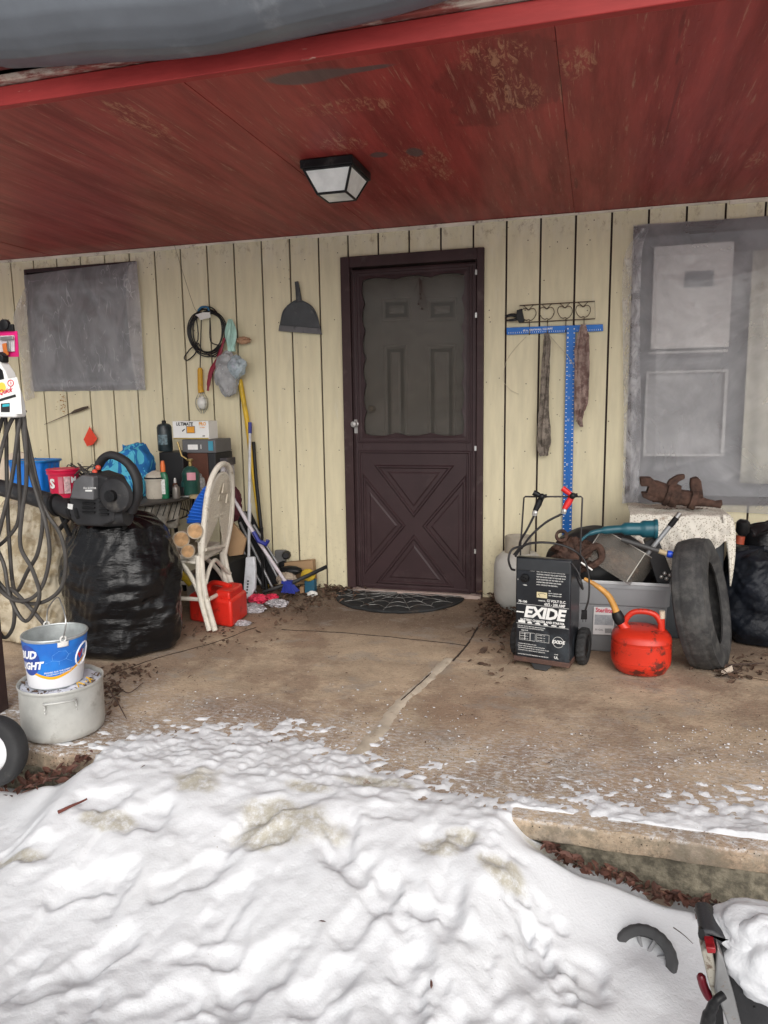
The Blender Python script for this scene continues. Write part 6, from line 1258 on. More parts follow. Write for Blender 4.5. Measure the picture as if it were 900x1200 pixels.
q = MB(); q.tube([hb0-Z_*.1, hb0, hb1-Z_*.006, hb1+X*.006, hb2-X*.006, hb2-Z_*.006, hb3, hb3-Z_*.1], .0042, 8); q.build('wire_handle', M('handle_rod', (.05, .045, .045), .5, metal=.5), chg)
# clamps
def clamp(x, y, xm, ym, xb, yb, mat):
    o = MB(); Yh = YC+.15
    o.tube([W(x, y, Yh), W((x+xm)/2, (y+ym)/2, Yh), W(xm, ym, Yh)], [.014, .013, .010], 10); o.tube([W(xm, ym, Yh+.01), W((xm+xb)/2, (ym+yb)/2, Yh+.01), W(xb, yb, Yh)], [.013, .017, .012], 10)
    c = o.build('clamp', mat, chg)
    o = MB(); o.ball(W(xm, ym, Yh-.004), .016, 12); o.tube([W(xm, ym, Yh), W(xm+6, ym-1, Yh)], .009, 8); o.build('pivot', blk, c)
    o = MB(); o.tube([W(xb, yb, Yh-.004), W(xb-1, yb+5, Yh-.004)], .012, 8); o.ball(W(xb, yb+2, Yh-.012), .013, 8); o.build('terminal', M('terminal_silver', (.55, .55, .53), .4, metal=.5), c)
clamp(625, 577, 635, 582, 627, 599, blk); clamp(659, 572, 671, 581, 661, 597, M('clamp_red', (.58, .02, .02), .4))
def cpath(px, d, r, name='cable', mat=None, par=None):
    q = MB(); q.tube(spline([W(x, y, YC+dd) for (x, y), dd in zip(px, d)], 7), r, 8); return q.build(name, mat or M('charger_cable', (.016, .015, .016), .5), par or chg)
cpath([(626, 604), (618, 620), (610, 634), (608, 645), (604, 652)], [.15, .13, .08, .0, -.03], .0055)
cpath([(659, 602), (640, 612), (622, 628), (611, 643)], [.15, .12, .06, .0], .0055)
cpath([(611, 640), (600, 644), (596, 655), (599, 666), (603, 668)], [.0, -.03, -.05, -.02, .03], .0055)
cpath([(602, 650), (612, 640), (632, 636), (655, 638), (672, 645), (684, 655), (690, 675), (690, 700), (686, 715)], [-.03, -.04, -.05, -.04, -.03, -.05, -.06, -.07, -.07], .0045)
cpath([(606, 646), (620, 637), (645, 636), (668, 642), (680, 652), (681, 662)], [-.01, -.02, -.03, -.02, 0, .05], .005)
cpath([(670, 660), (678, 672), (683, 690), (679, 684), (676, 676)], [-.03, -.05, -.05, -.03, 0], .0045)
q = MB(); q.prism([W(x, y, YC-.085) for x, y in [(681.5, 716), (688, 716), (688, 726), (680.5, 726)]], (0, .02, 0)); q.tube([W(683, 725, YC-.075), W(683, 729, YC-.075)], .0016, 5); q.tube([W(686.5, 725, YC-.075), W(686.5, 729, YC-.075)], .0016, 5); q.build('mains_plug', blk, chg, bevel=.002)
q = MB(); q.tube([W(681, 659, YC-.06), W(694, 668, YC-.04)], .004, 6); q.build('cable_tie', wprnt, chg)
q = MB(); q.lathe([(0, 0), (.021, 0), (.019, .014), (.010, .016), (0, .016)], L_(-.085, -.002, CH*.80), LT.to_3x3() @ -Y_, 20); q.cbox(L_(-.085, -.02, CH*.80), (.036, .008, .009), Rz(-11) @ Ry(20)); q.build('dial', blk, chg)
# print
ft = lambda u0, v0, u, v, e=.0015: L_(u0+u, -e, v0+v)
q = MB(); 
q.text('EXIDE', .074, lambda u, v: ft(.008, .234, u, v), bold=.045, shear=.18, xs=1.0, space=.95)
q.text('BATTERY CHARGER AND STARTER', .0155, lambda u, v: ft(.0, .195, u, v), bold=.035, xs=.86)
q.text('12 VOLT D.C.', .017, lambda u, v: ft(.065, .300, u, v), bold=.03, xs=.9); q.text('60/2 - 200 AMP', .018, lambda u, v: ft(.058, .282, u, v), bold=.03, xs=.85); q.text('75-100', .015, lambda u, v: ft(-.095, .284, u, v), bold=.03)
q.text('AMMETER', .0075, lambda u, v: ft(-.003, .297, u, v), bold=.02); q.text('TIMER', .0075, lambda u, v: ft(-.085, .365, u, v), bold=.02); q.text('OFF', .008, lambda u, v: ft(-.11, .44, u, v), bold=.02); q.text('ON', .008, lambda u, v: ft(-.085, .446, u, v), bold=.02); q.text('HOLD', .008, lambda u, v: ft(-.05, .438, u, v), bold=.02); q.text('5', .009, lambda u, v: ft(-.12, .39, u, v), bold=.02)
for k, s_ in enumerate(['READ THE OPERATING INSTRUCTIONS BEFORE', 'CHARGING. CONNECT RED CLAMP TO POSITIVE', 'POST AND BLACK CLAMP TO THE FRAME AWAY', 'FROM THE BATTERY. SET THE TIMER TO THE', 'CHARGE TIME. KEEP SPARKS AND FLAMES', 'AWAY. VENTILATE THE AREA WELL.']): q.text(s_, .0072, lambda u, v: ft(-.03, .436-.0125*k, u, v), align='LEFT', bold=.02, xs=.86)
for k, s_ in enumerate(['USE', 'SLOW CHARGE 2 AMP', 'FAST CHARGE 60 AMP']): q.text(s_, .0068, lambda u, v: ft(.028, .348-.011*k, u, v), align='LEFT', bold=.02, xs=.9)
for k, s_ in enumerate(['FOR CARS, TRUCKS, TRACTORS, MARINE AND FARM', 'MAINTENANCE AND CONVENTIONAL BATTERIES']): q.text(s_, .0062, lambda u, v: ft(-.118, .164-.009*k, u, v), align='LEFT', bold=.02, xs=.9)
for k, s_ in enumerate(['WARNING: RISK OF EXPLOSIVE GASES', 'PREVENT FLAMES AND SPARKS. PROVIDE VENTILATION', 'CAUTION: FOR INDOOR USE ONLY. DO NOT EXPOSE TO RAIN', 'DISCONNECT SUPPLY BEFORE MAKING CONNECTIONS', '', 'REPLACE DEFECTIVE CORDS IMMEDIATELY OR HAVE SERVICED']): q.text(s_, .0058, lambda u, v: ft(-.115, .076-.0105*k, u, v), align='LEFT', bold=.02, xs=.9)
q.text('SELECTOR', .007, lambda u, v: ft(-.10, .143, u, v), align='LEFT', bold=.02); q.text('EXIDE', .022, lambda u, v: ft(.078, .105, u, v), bold=.04, shear=.18); q.text('UL', .017, lambda u, v: ft(.07, .028, u, v), bold=.03); q.text('LISTED', .006, lambda u, v: ft(.07, .044, u, v), bold=.02)
for v_ in (.272, .175): q.prism([ft(-.125, v_, 0, 0), ft(.125, v_, 0, 0), ft(.125, v_, 0, .0014), ft(-.125, v_, 0, .0014)], LT.to_3x3() @ Vector((0, -.0004, 0)))
def rect(u0, v0, w_, h_, t=.0011):
    for (a, b_, c_, d_) in ((u0, v0, w_, t), (u0, v0+h_, w_, t), (u0, v0, t, h_), (u0+w_, v0, t, h_)): q.prism([ft(a, b_, 0, 0), ft(a, b_, c_, 0), ft(a, b_, c_, d_), ft(a, b_, 0, d_)], LT.to_3x3() @ Vector((0, -.0004, 0)))
for i in range(3): rect(-.108+.026*i, .095, .024, .038)
rect(-.026, .095, .06, .038)
for k in range(3): 
    q.text('BATTERY  12V', .0058, lambda u, v: ft(-.021, .127-.0125*k, u, v), align='LEFT', bold=.02); q.text('SLOW FAST 6V', .0058, lambda u, v: ft(-.104, .127-.0125*k, u, v), align='LEFT', bold=.02)
for i in range(24):
    a, b_ = i/24*6.283, (i+1)/24*6.283; q.prism([ft(.078+.026*math.cos(a), .105+.027*math.sin(a), 0, 0), ft(.078+.026*math.cos(b_), .105+.027*math.sin(b_), 0, 0), ft(.078+.0245*math.cos(b_), .105+.0255*math.sin(b_), 0, 0), ft(.078+.0245*math.cos(a), .105+.0255*math.sin(a), 0, 0)], LT.to_3x3() @ Vector((0, -.0004, 0)))
for i, sh_ in enumerate(([(-.017, 0), (.017, 0), (.017, .012), (-.017, .012)], [(-.011, 0), (.011, 0), (.011, .006), (.005, .01), (-.004, .01), (-.011, .006)], [(-.013, 0), (.013, 0), (.012, .005), (.0, .011), (-.012, .004)], [(-.010, 0), (.012, 0), (.006, .008), (-.008, .011)], [(-.013, 0), (.011, 0), (.014, .006), (-.01, .006)], [(-.015, 0), (.013, 0), (.015, .009), (-.002, .006), (-.013, .004)])):
    u0 = -.098+.0385*i; q.prism([ft(u0, .1795, a, b_) for a, b_ in sh_], LT.to_3x3() @ Vector((0, -.0004, 0)))
q.prism([ft(-.125, .232, 0, -.003), ft(-.088, .232, 0, -.003), ft(-.088, .232, 0, .003), ft(-.125, .232, 0, .003)], LT.to_3x3() @ Vector((0, -.0004, 0)))
q.build('lettering', wprnt, chg, smooth=0)
q = MB(); q.T = LT; q.box((-.031, -.003, .309), (.026, -.0005, .342)); q.build('meter_frame', blk, chg)
q = MB(); q.T = LT; q.box((-.027, -.0042, .312), (.022, -.0032, .339)); mo = q.build('meter_face', M('meter_cream', (.62, .54, .34), .4, var=.08, bump=0), chg)
q = MB(); q.T = LT; q.tube([(-.010, -.005, .316), (-.020, -.005, .332)], .0008, 4); q.tube([(-.02, -.005, .327), (-.008, -.005, .334), (.005, -.005, .334), (.015, -.005, .33)], .0009, 4); q.build('needle', prnt, mo)
# ---- tote
YT = -.95; tx1 = W(789, 700, YT).x; tx0 = tx1-.62; tz = W(760, 684, YT).z; tD = .42
to = thing('storage_tote', 'grey plastic storage tote without a lid, full of scrap, behind the charger', 'storage tote', ((tx0+tx1)/2, YT+.2, 0))
tgm = M('tote_grey', (.23, .235, .245), .45, var=.06, bump=.05, dirt=.4, dcol=(.3, .3, .29), ds=6)
q = MB(); xm, ym = (tx0+tx1)/2, YT+tD/2
def tl(hx, hy, z, r_=.04, n=8):
    P = []
    for sx_, sy_, a0 in ((1, -1, -90), (1, 1, 0), (-1, 1, 90), (-1, -1, 180)):
        for k in range(n+1): a = R_(a0+90*k/n); P.append(Vector((xm+sx_*(hx-r_)+r_*math.cos(a), ym+sy_*(hy-r_)+r_*math.sin(a), z)))
    return P
HX, HY = (tx1-tx0)/2, tD/2
secs = [(.86, 0.004), (.90, .02), (.935, tz*.66), (.935, tz*.665), (.965, tz*.68), (.98, tz-.035), (1.0, tz-.034), (1.0, tz-.004), (.99, tz), (.955, tz), (.945, tz-.01), (.92, tz*.68), (.88, .015)]
rings = [tl(HX*k, HY*k, z) for k, z in secs]; n_ = len(rings[0]); vs = [p for r_ in rings for p in r_]; fs = [(i*n_+k, i*n_+(k+1) % n_, (i+1)*n_+(k+1) % n_, (i+1)*n_+k) for i in range(len(rings)-1) for k in range(n_)]
fs += [tuple(range(n_)), tuple(range((len(rings)-1)*n_, len(rings)*n_))]; q.add(vs, fs); q.build('tub', tgm, to, smooth=35)
q = MB(); q.box((tx0+.02, YT-.004, tz-.012), (tx1-.02, YT+.004, tz+.004)); q.build('rim_edge', M('rim_light', (.42, .43, .44), .4, dirt=.4), to, bevel=.003)
tp_ = lambda x, y, e=.0: W(x, y, YT+.011-e)
lb = MB(); lb.prism([tp_(696, 711), tp_(720, 712), tp_(719, 744), tp_(694.5, 743)], (0, -.004, 0)); lo_ = lb.build('label', M('tote_label', (.66, .64, .64), .5, var=.06, bump=0), to, bevel=.001)
q = MB(); c_ = tp_(708, 715.5, .0055); q.text('Sterilite', .032, lambda u, v: c_+Vector((u*.82, 0, v)), bold=.03); q.build('label_print', M('print_pinkred', (.6, .06, .1), .5, bump=0), lo_, smooth=0)
q = MB(); q.prism([tp_(697, 720, .0045), tp_(719, 721, .0045), tp_(718.5, 733, .0045), tp_(696.5, 732, .0045)], (0, -.0006, 0)); q.build('label_block', M('print_grey', (.32, .33, .35), .5, var=.15, vs=80, bump=0), lo_, smooth=0)
q = MB(); 
for k in range(9): x = 709+k*.9; q.prism([tp_(x, 736.5, .0045), tp_(x+.45, 736.5, .0045), tp_(x+.45, 742, .0045), tp_(x, 742, .0045)], (0, -.0006, 0))
c_ = tp_(702, 738, .005); q.text('30 GAL', .013, lambda u, v: c_+Vector((u, 0, v))); q.build('barcode', prnt, lo_, smooth=0)
# contents
q = MB()
def dome(u, v):
    a = 6.283*u; b = math.pi*.62*v; d = Vector((math.sin(b)*math.cos(a), math.sin(b)*math.sin(a), math.cos(b))); k = 1+.05*ridge(d, 2, (2, 2, 2)); c_ = W(700, 668, -.68); return c_+Vector((d.x*.27*k, d.y*.15*k, d.z*(W(700, 618, -.68).z-c_.z)*k))
q.grid(dome, 80, 40, cu=True); tag(q.build('black_liner', M('black_liner', (.014, .014, .015), .5, bump=.5, bs=18)), 'domed black plastic piece bulging out of the back of the grey tote', 'plastic sheet')
q = MB(); rm = M('rusty_iron', (.065, .034, .024), .85, var=.5, vs=20, bump=1, bs=50, dirt=.7, dcol=(.12, .085, .06), ds=18, bdist=.008)
c_ = W(668, 643, -.86); q.grid(lambda u, v: crump(u, v, c_+Vector((.02, .0, -.03)), .10, .06, .075, .3, 2.6, 4), 60, 40, cu=True); q.lathe([(.018, -.02), (.032, -.02), (.032, .02), (.018, .02)], W(658, 628, -.92), (.1, -1, .3), 20, closed=True)
q.tube(spline([W(680, 650, -.92), W(700, 640, -.93), W(705, 655, -.93), W(690, 665, -.93)], 6), .018, 8); q.tube(spline([W(682, 662, -.9), W(696, 655, -.9), W(715, 660, -.9)], 5), .012, 8); tag(q.build('scrap_iron', rm, smooth=40), 'rusty lump of scrap iron with a ring at the left of the tote', 'scrap metal')
# dingy clear plastic drawer
cb_ = thing('clear_plastic_box', 'cloudy brown see-through plastic drawer tilted on top of the tote', 'drawer', W(728, 660, -.88))
Mx = Matrix.Translation(W(727, 655, -.86)) @ (Ry(26) @ Rz(-28) @ Rx(-10)).to_4x4(); q = MB(); q.T = Mx
a_, b_, h_, t_ = .125, .10, .085, .004
q.box((-a_, -b_, -h_), (a_, -b_+t_, h_)); q.box((-a_, b_-t_, -h_), (a_, b_, h_)); q.box((-a_, -b_+t_, -h_), (-a_+t_, b_-t_, h_)); q.box((a_-t_, -b_+t_, -h_), (a_, b_-t_, h_)); q.box((-a_+t_, -b_+t_, h_-t_), (a_-t_, b_-t_, h_)); q.build('drawer_body', film('dingy_clear', (.34, .31, .27), .42, rough=.18, scale=6, bump=.15, lo=.7), cb_, bevel=.0)
q = MB(); q.T = Mx; q.tube([(-a_, -b_, -h_*.9), (-a_, -b_, h_), (a_, -b_, h_), (a_, -b_, -h_*.9)], .003, 6); q.tube([(-a_, -b_, h_), (-a_, b_, h_), (a_, b_, h_), (a_, -b_, h_)], .003, 6); q.build('rim', M('drawer_edge', (.5, .48, .44), .3), cb_)
q = MB(); q.T = Mx; q.grid(lambda u, v: crump(u, v, (0, 0, -.02), .09, .07, .05, .3, 2.5, 6), 30, 20, cu=True); tag(q.build('brown_leaves', M('bag_brown', (.22, .14, .09), .8, var=.6, vs=20, dirt=.6, dcol=(.5, .4, .3), ds=14), smooth=30), 'brown crumpled stuff shut inside the cloudy plastic drawer', 'rubbish')
# teal nozzle
tn = thing('blower_nozzle', 'long teal plastic nozzle widening to the right across the tote', 'nozzle', W(730, 620, -.8)); tlm = M('teal_plastic', (.012, .085, .115), .35, var=.12, dirt=.3, dcol=(.1, .15, .16))
q = MB(); q.tube(spline([W(680, 634, -.98), W(690, 626, -.97), W(705, 622, -.95), W(728, 620, -.93), W(750, 620, -.91), W(767, 620, -.90)], 6), [.007]*7+[.012]*6+[.02]*6+[.032]*6+[.042]*5+[.046], 24); q.build('cone', tlm, tn, smooth=50)
q = MB(); c_ = W(768, 620, -.90); q.lathe([(.04, -.006), (.049, -.006), (.049, .008), (.04, .008)], c_, (1, .05, 0), 28, closed=True); q.build('collar', tlm, tn)
pd = thing('cane_tube', 'dark tube with beige end and blue cap poking from the tote towards the tyre', 'tube', W(750, 640, -1.0))
pole([W(728, 632, -.98), W(773, 646, -1.0)], .0115, 'shaft', M('tube_dark', (.06, .06, .06), .5), pd); pole([W(772, 645.7, -1.0), W(781, 648.5, -1.0)], .0125, 'beige_end', M('tube_beige', (.42, .33, .2), .5), pd)
q = MB(); q.lathe([(0, -.012), (.016, -.012), (.018, .0), (.016, .014), (.006, .018), (0, .018)], W(785, 649.5, -1.0), (1, 0, -.2), 18); q.build('cap', M('cap_blue', (.01, .06, .5), .35), pd)
cr = thing('crutch', 'grey metal tube with black collar and silver tip slanting above the tote', 'tube', W(780, 625, -.9))
pole([W(758, 650, -.93), W(787, 614, -.93)], .0115, 'shaft', M('tube_silver', (.33, .34, .35), .4, metal=.5), cr); pole([W(785, 616.5, -.93), W(793, 606.5, -.93)], .014, 'collar', blk, cr); pole([W(792, 607.5, -.93), W(797, 601, -.93)], .0125, 'tip', met, cr)
q = MB(); q.prism([W(x, y, -.9) for x, y in [(755, 636), (770, 628), (788, 674), (784, 684), (770, 684)]], (0, .1, 0)); tag(q.build('black_board', M('black_panel', (.02, .02, .022), .6), bevel=.004), 'black plastic panel jammed upright at the right end of the tote', 'panel')
q = MB()
for (x, y) in ((775, 676), (781, 678), (785, 674), (779, 672)): q.ball(W(x, y, -1.0), .010, 10)
tag(q.build('screws', met), 'cluster of small shiny metal knobs at the right rim of the tote', 'screws', kind='stuff')
q = MB(); q.box((tx0+.04, YT+.04, .01), (tx1-.04, YT+tD-.04, tz-.045)); tag(q.build('scrap_fill', M('scrap_dark', (.05, .04, .035), .9, var=.6, vs=20, bump=1)), 'dark jumble of scrap filling the grey tote', 'scrap', kind='stuff')
# ---- red gas can
gc = G(752, 797, 0); rg = 33.5/S((gc.x, gc.y+.14, .1)); gcx, gcy = gc.x, gc.y+rg; gz1 = W(752, 735, gcy).z
gasm = M('gascan_red', (.58, .032, .014), .36, var=.1, vs=5, bump=.12, bs=16, dirt=.95, dcol=(.09, .02, .013), ds=11, dth=(.53, .61))
gn = thing('gas_can', 'round dirty bright red gas can with yellow spout in front of the tote', 'gas can', (gcx, gcy, 0))
sq = lambda p: Vector((rsq(math.atan2(p.y, p.x), 1, .82)[0], rsq(math.atan2(p.y, p.x), 1, .82)[1], 0))*math.hypot(p.x, p.y)+Vector((0, 0, p.z))
q = MB(); q.lathe([(0, .003), (rg*.72, .003), (rg*.84, .012), (rg*.97, .045), (rg*.985, .05), (rg*.985, gz1*.3), (rg*1.0, gz1*.31), (rg*1.0, gz1*.70), (rg*.985, gz1*.71), (rg*.985, gz1*.76), (rg*1.0, gz1*.775), (rg*.97, gz1*.85), (rg*.85, gz1*.94), (rg*.6, gz1), (rg*.3, gz1*1.02), (0, gz1*1.02)], (gcx, gcy, 0), n=64, fn=sq); q.build('can_body', gasm, gn, smooth=35)
q = MB(); q.text('GASOLINE', .026, lambda u, v: Vector((gcx+(rg*.99+.001)*math.cos(-math.pi/2-.0+u/rg), gcy+(rg*.99+.001)*math.sin(-math.pi/2+u/rg), gz1*.60+v)), bold=.02, extr=0)
for k in range(3): q.text(['DANGER - EXTREMELY FLAMMABLE', 'VAPOURS CAN EXPLODE', 'KEEP OUT OF REACH OF CHILDREN'][k], .011, lambda u, v: Vector((gcx+(rg*.99+.001)*math.cos(-math.pi/2+.1+u/rg), gcy+(rg*.99+.001)*math.sin(-math.pi/2+.1+u/rg), gz1*(.50-.06*k)+v)))
q.build('moulded_lettering', M('gascan_letters', (.45, .02, .012), .5), gn, smooth=0)
yg = gcy-.01; wg = lambda x, y: W(x, y, yg)
q = MB(); q.tube(spline([wg(732, 740), wg(733, 727), wg(741, 718), wg(754, 716.5), wg(767, 720), wg(774, 730), wg(774, 742)], 6), .0135, 12); q.build('handle', gasm, gn)
q = MB(); q.tube([wg(736, 742), wg(731, 734), wg(726, 727)], [.034, .024, .019], 20); q.build('neck', gasm, gn)
q = MB(); q.tube([wg(728, 730), wg(726.5, 727.5), wg(724, 722), wg(722, 717), wg(721.5, 716)], [.021, .027, .027, .022, .01], 20); q.build('collar', blk, gn, smooth=30)
q = MB(); sp_ = spline([wg(722.5, 718), wg(718, 707), wg(712, 697), wg(700, 687), wg(692, 682), wg(684.5, 678)], 8); q.tube(sp_, [(.017-.009*i/(len(sp_)-1))*(1+(.10 if (i % 2) and 10 < i < 30 else 0)) for i in range(len(sp_))], 14)
q.build('spout', M('spout_yellow', (.52, .26, .06), .45, var=.2, vs=18, dirt=.5, dcol=(.3, .16, .05)), gn, smooth=50)
q = MB(); q.tube([wg(776, 748), wg(776, 724)], .0125, 14); q.build('vent', gasm, gn)
q = MB(); q.tube([wg(776, 724.5), wg(776, 716)], .0135, 14); q.build('vent_cap', M('cap_cream', (.6, .5, .38), .5), gn, smooth=30)
# ---- leaning tyre
ty = MB(); tcen = (W(819, 632, -.90)+G(838, 783, 0)+Vector((0, .1, .0)))/2; tcen = W(823, 707, -.93); axt = Vector((.93, -.27, .20)).normalized()
def tprof(R, w, ri):
    pr = []
    for i in range(21):
        t_ = -1+2*i/20; a = abs(t_); z = t_*w/2; 
        rr_ = R-.012*a*a-(.03 if a > .93 else 0)
        pr.append((rr_-(.003 if i in (5, 15) else 0), z))
    side = [(R-.05, w*.54), (R-.09, w*.53), (ri+.015, w*.42), (ri, w*.36), (ri+.004, w*.30), (R-.10, w*.42), (R-.03, w*.40)]
    return [(a, -b_) for a, b_ in side[:5]][::-1]+pr+side[:5]
ty.lathe(tprof(.318, .145, .20)+[(.24, .05), (.285, .03), (.285, -.03), (.24, -.05)], tcen, axt, 110, closed=True)
tyo = tag(ty.build('car_tyre', M('tyre_rubber', (.034, .034, .035), .8, var=.3, vs=6, bump=.5, bs=50, dirt=.6, dcol=(.12, .117, .11), ds=16, dth=(.4, .7)), smooth=50, loc=G(840, 783, 0)), 'bare worn car tyre leaning between the tote and the cloth covered box', 'tyre')
# ---- box under speckled cloth
bx0, bx1 = W(738, 610, -.62).x, W(856, 612, -.62).x; bzt_ = W(795, 604, -.62).z
q = MB(); q.box((bx0+.03, -.615, .0), (bx1-.02, -.20, bzt_-.008)); tag(q.build('board_box', M('slate_board', (.045, .05, .056), .6, var=.15, bump=.1), bevel=.006), 'dark slate coloured box standing under the speckled cloth behind the tyre', 'box')
def spk(nt, c):
    vo = nd(nt, 'ShaderNodeTexVoronoi'); vo.inputs['Scale'].default_value = 100; tcn = nd(nt, 'ShaderNodeTexCoord'); nt.links.new(tcn.outputs['Object'], vo.inputs['Vector'])
    c = mixc(nt, mathn(nt, 'MULTIPLY', mathn(nt, 'LESS_THAN', vo.outputs['Distance'], .33), .75), c, (.25, .21, .15))
    return mixc(nt, mathn(nt, 'MULTIPLY', ramp(nt, noisen(nt, 7, 6), .62, .68), .7), c, (.22, .13, .08))
clm = M('speckled_cloth', (.66, .63, .56), .85, var=.06, bump=.3, bs=120, extra=spk)
q = MB(); botl = [(0, 640), (.1, 645), (.3, 665), (.55, 668), (.8, 650), (.86, 640), (.95, 632), (1, 628)]
def cloth(u, v):
    x = 736+119*u; ybot = lerpl(u, botl)
    if v < .4:   # top of the box
        k = v/.4; p = Vector((bx0+.0+(bx1-bx0)*u, -.22-.40*k, bzt_+.004+.010*N((u*4, k*3, 0), 1.5))); return p
    k = (v-.4)/.6; top = Vector((bx0+(bx1-bx0)*u, -.622, bzt_)); bt_ = W(x, ybot, -.66); p = top.lerp(bt_, k)
    fold = .010*math.sin((u*1.3-k*.35)*38)*k*(1-.3*u)+.035*facet((u*2+k*1.0, k*.8-u*.6, 2), 1.5, 4)*k+.012*ridge((u*2.2+k*1.1, 0, k*.5), 1.6)*k
    return p+Vector((0, -abs(fold)-.012*k-.004, (.006*N((u*9, 0, 0), 1)) if k > .9 else 0))
q.grid(cloth, 120, 80)
co = tag(q.build('speckled_cloth', clm, smooth=60, solid=.002), 'cream cloth with dark speckles draped over the box under the rusty casting', 'cloth')
q = MB(); E1 = [((845, 602), (858, 606)), ((848, 625), (861, 622)), ((852, 650), (861, 645)), ((853, 668), (859, 665)), ((854, 685), (855.5, 686))]
sl, sr_ = spline([W(*a, -.62-.02*i*.3) for i, (a, b_) in enumerate(E1)], 6), spline([W(*b_, -.60-.01*i) for i, (a, b_) in enumerate(E1)], 6)
def stp_(u, v): i = v*(len(sl)-1); a = int(min(i, len(sl)-2)); k = i-a; l_, r_ = sl[a].lerp(sl[a+1], k), sr_[a].lerp(sr_[a+1], k); return l_.lerp(r_, u)+Vector((0, -.02-.01*math.sin(u*6), 0))
q.grid(stp_, 14, 40); q.build('hanging_corner', clm, co, smooth=60, solid=.002)
# rusty casting
rc_ = thing('rusty_casting', 'rusty brown cast iron machine part with two prongs on the speckled cloth', 'machine part', W(795, 592, -.5)); YR = -.48; wr = lambda x, y, d=0: W(x, y, YR-d)
q = MB(); q.tube(spline([wr(768, 577), wr(785, 581), wr(805, 584), wr(822, 588), wr(845, 592)], 4), [.055, .05, .045, .042, .045, .048, .045, .042, .045, .04, .036, .03, .026, .022, .02, .018, .018], 18); q.build('pipe', rm, rc_, smooth=40)
q = MB(); q.lathe([(.03, -.02), (.062, -.02), (.066, 0), (.062, .02), (.03, .02)], wr(790, 581), (1, 0, -.25), 24); q.lathe([(.03, -.015), (.056, -.015), (.058, .015), (.03, .015)], wr(812, 585), (1, 0, -.25), 24); q.build('flange', rm, rc_, smooth=40)
q = MB(); q.lathe([(.030, 0), (.052, 0), (.058, .03), (.055, .09), (.064, .095), (.064, .115), (.05, .12), (.05, .125)], wr(759, 573), (1, 0, -.28), 32, fn=lambda p: p*(1+.05*N(p, 22))); q.lathe([(0, .03), (.030, .03), (.030, 0)], wr(759, 573), (1, 0, -.28), 32); q.build('housing', rm, rc_, smooth=35)
q = MB(); q.prism([wr(x, y, .05) for x, y in [(750, 560), (763, 560), (771, 567), (769, 571), (751, 570)]], (0, .09, 0)); q.build('lug', rm, rc_, bevel=.006)
q = MB(); q.prism([wr(x, y, .05) for x, y in [(752, 578), (768, 577), (772, 587), (762, 587), (753, 583)]], (0, .09, 0)); q.build('lug', rm, rc_, bevel=.006)
q = MB(); q.prism([wr(x, y, .03) for x, y in [(779, 574), (784, 563), (794, 557), (803, 556), (803, 561), (795, 565), (790, 576)]], (0, .05, 0)); q.build('prong', rm, rc_, bevel=.007)
q = MB(); q.prism([wr(x, y, .03) for x, y in [(809, 568), (810, 561), (818, 559), (822, 564), (825, 584), (811, 584)]], (0, .06, 0)); q.build('prong', rm, rc_, bevel=.008)
q = MB(); q.tube([wr(822, 588), wr(836, 590), wr(846, 589)], [.02, .014, .016], 10); q.ball(wr(838, 591), .018, 12); q.build('arm', rm, rc_)
q = MB(); 
for k in range(30): leaf(q, wr(760+random.random()*70, 596, .03+random.random()*.05)+Vector((0, 0, 0)), .012, .2)
tag(q.build('leaf_litter', dleaf, smooth=0), 'leaf and rust crumbs round the casting on the speckled cloth', 'leaf litter', kind='stuff')
# ---- bags at the right end
p = G(878, 768, 0); sack('trash_bag', (p.x+.10, -.50, 0), .23, .2, W(880, 648, -.6).z, M('navy_bag', (.007, .009, .014), .5, spec=.3, var=.4, bump=.6, bs=20, bdist=.012), 'tall dark navy bag slumped behind the leaning tyre', 'trash bag', n=110, amp=.24, seed=14, topw=.8)
p2 = W(895, 650, -.36); sack('trash_bag', (p2.x+.10, -.28, 0), .27, .18, W(885, 616, -.34).z, bagblk, 'shiny black trash bag rising highest behind the dark navy bag', 'trash bag', n=110, amp=.2, seed=19, topw=.7)
q = MB(); sack('trash_bag', (p.x+.42, -.62, 0), .17, .18, .50, M('blue_black_bag', (.02, .035, .06), .5, bump=.9, bs=20), 'blue grey tinted bag cut off by the right edge of the photo', 'trash bag', n=60, amp=.2, seed=24)
kb_ = thing('capped_bottle', 'black topped bottle with orange red collar beside the speckled cloth', 'bottle', W(869, 640, -.5)); c_ = W(869, 640, -.5)
q = MB(); r_ = 9/S(c_); q.tube([W(866, 720, -.5), W(867, 650, -.5), W(868, 640, -.5)], .04, 20); q.build('bottle_body', blk, kb_)
q = MB(); q.tube([W(866, 637, -.5), W(868, 628, -.5)], [.024, .022], 20); q.build('collar', M('collar_orange', (.30, .05, .02), .6), kb_)
q = MB(); q.tube([W(869.5, 627, -.5), W(870, 623, -.5), W(871, 612, -.5), W(871.5, 609, -.5)], [.02, .033, .033, .02], 24); q.build('knob', blk, kb_)
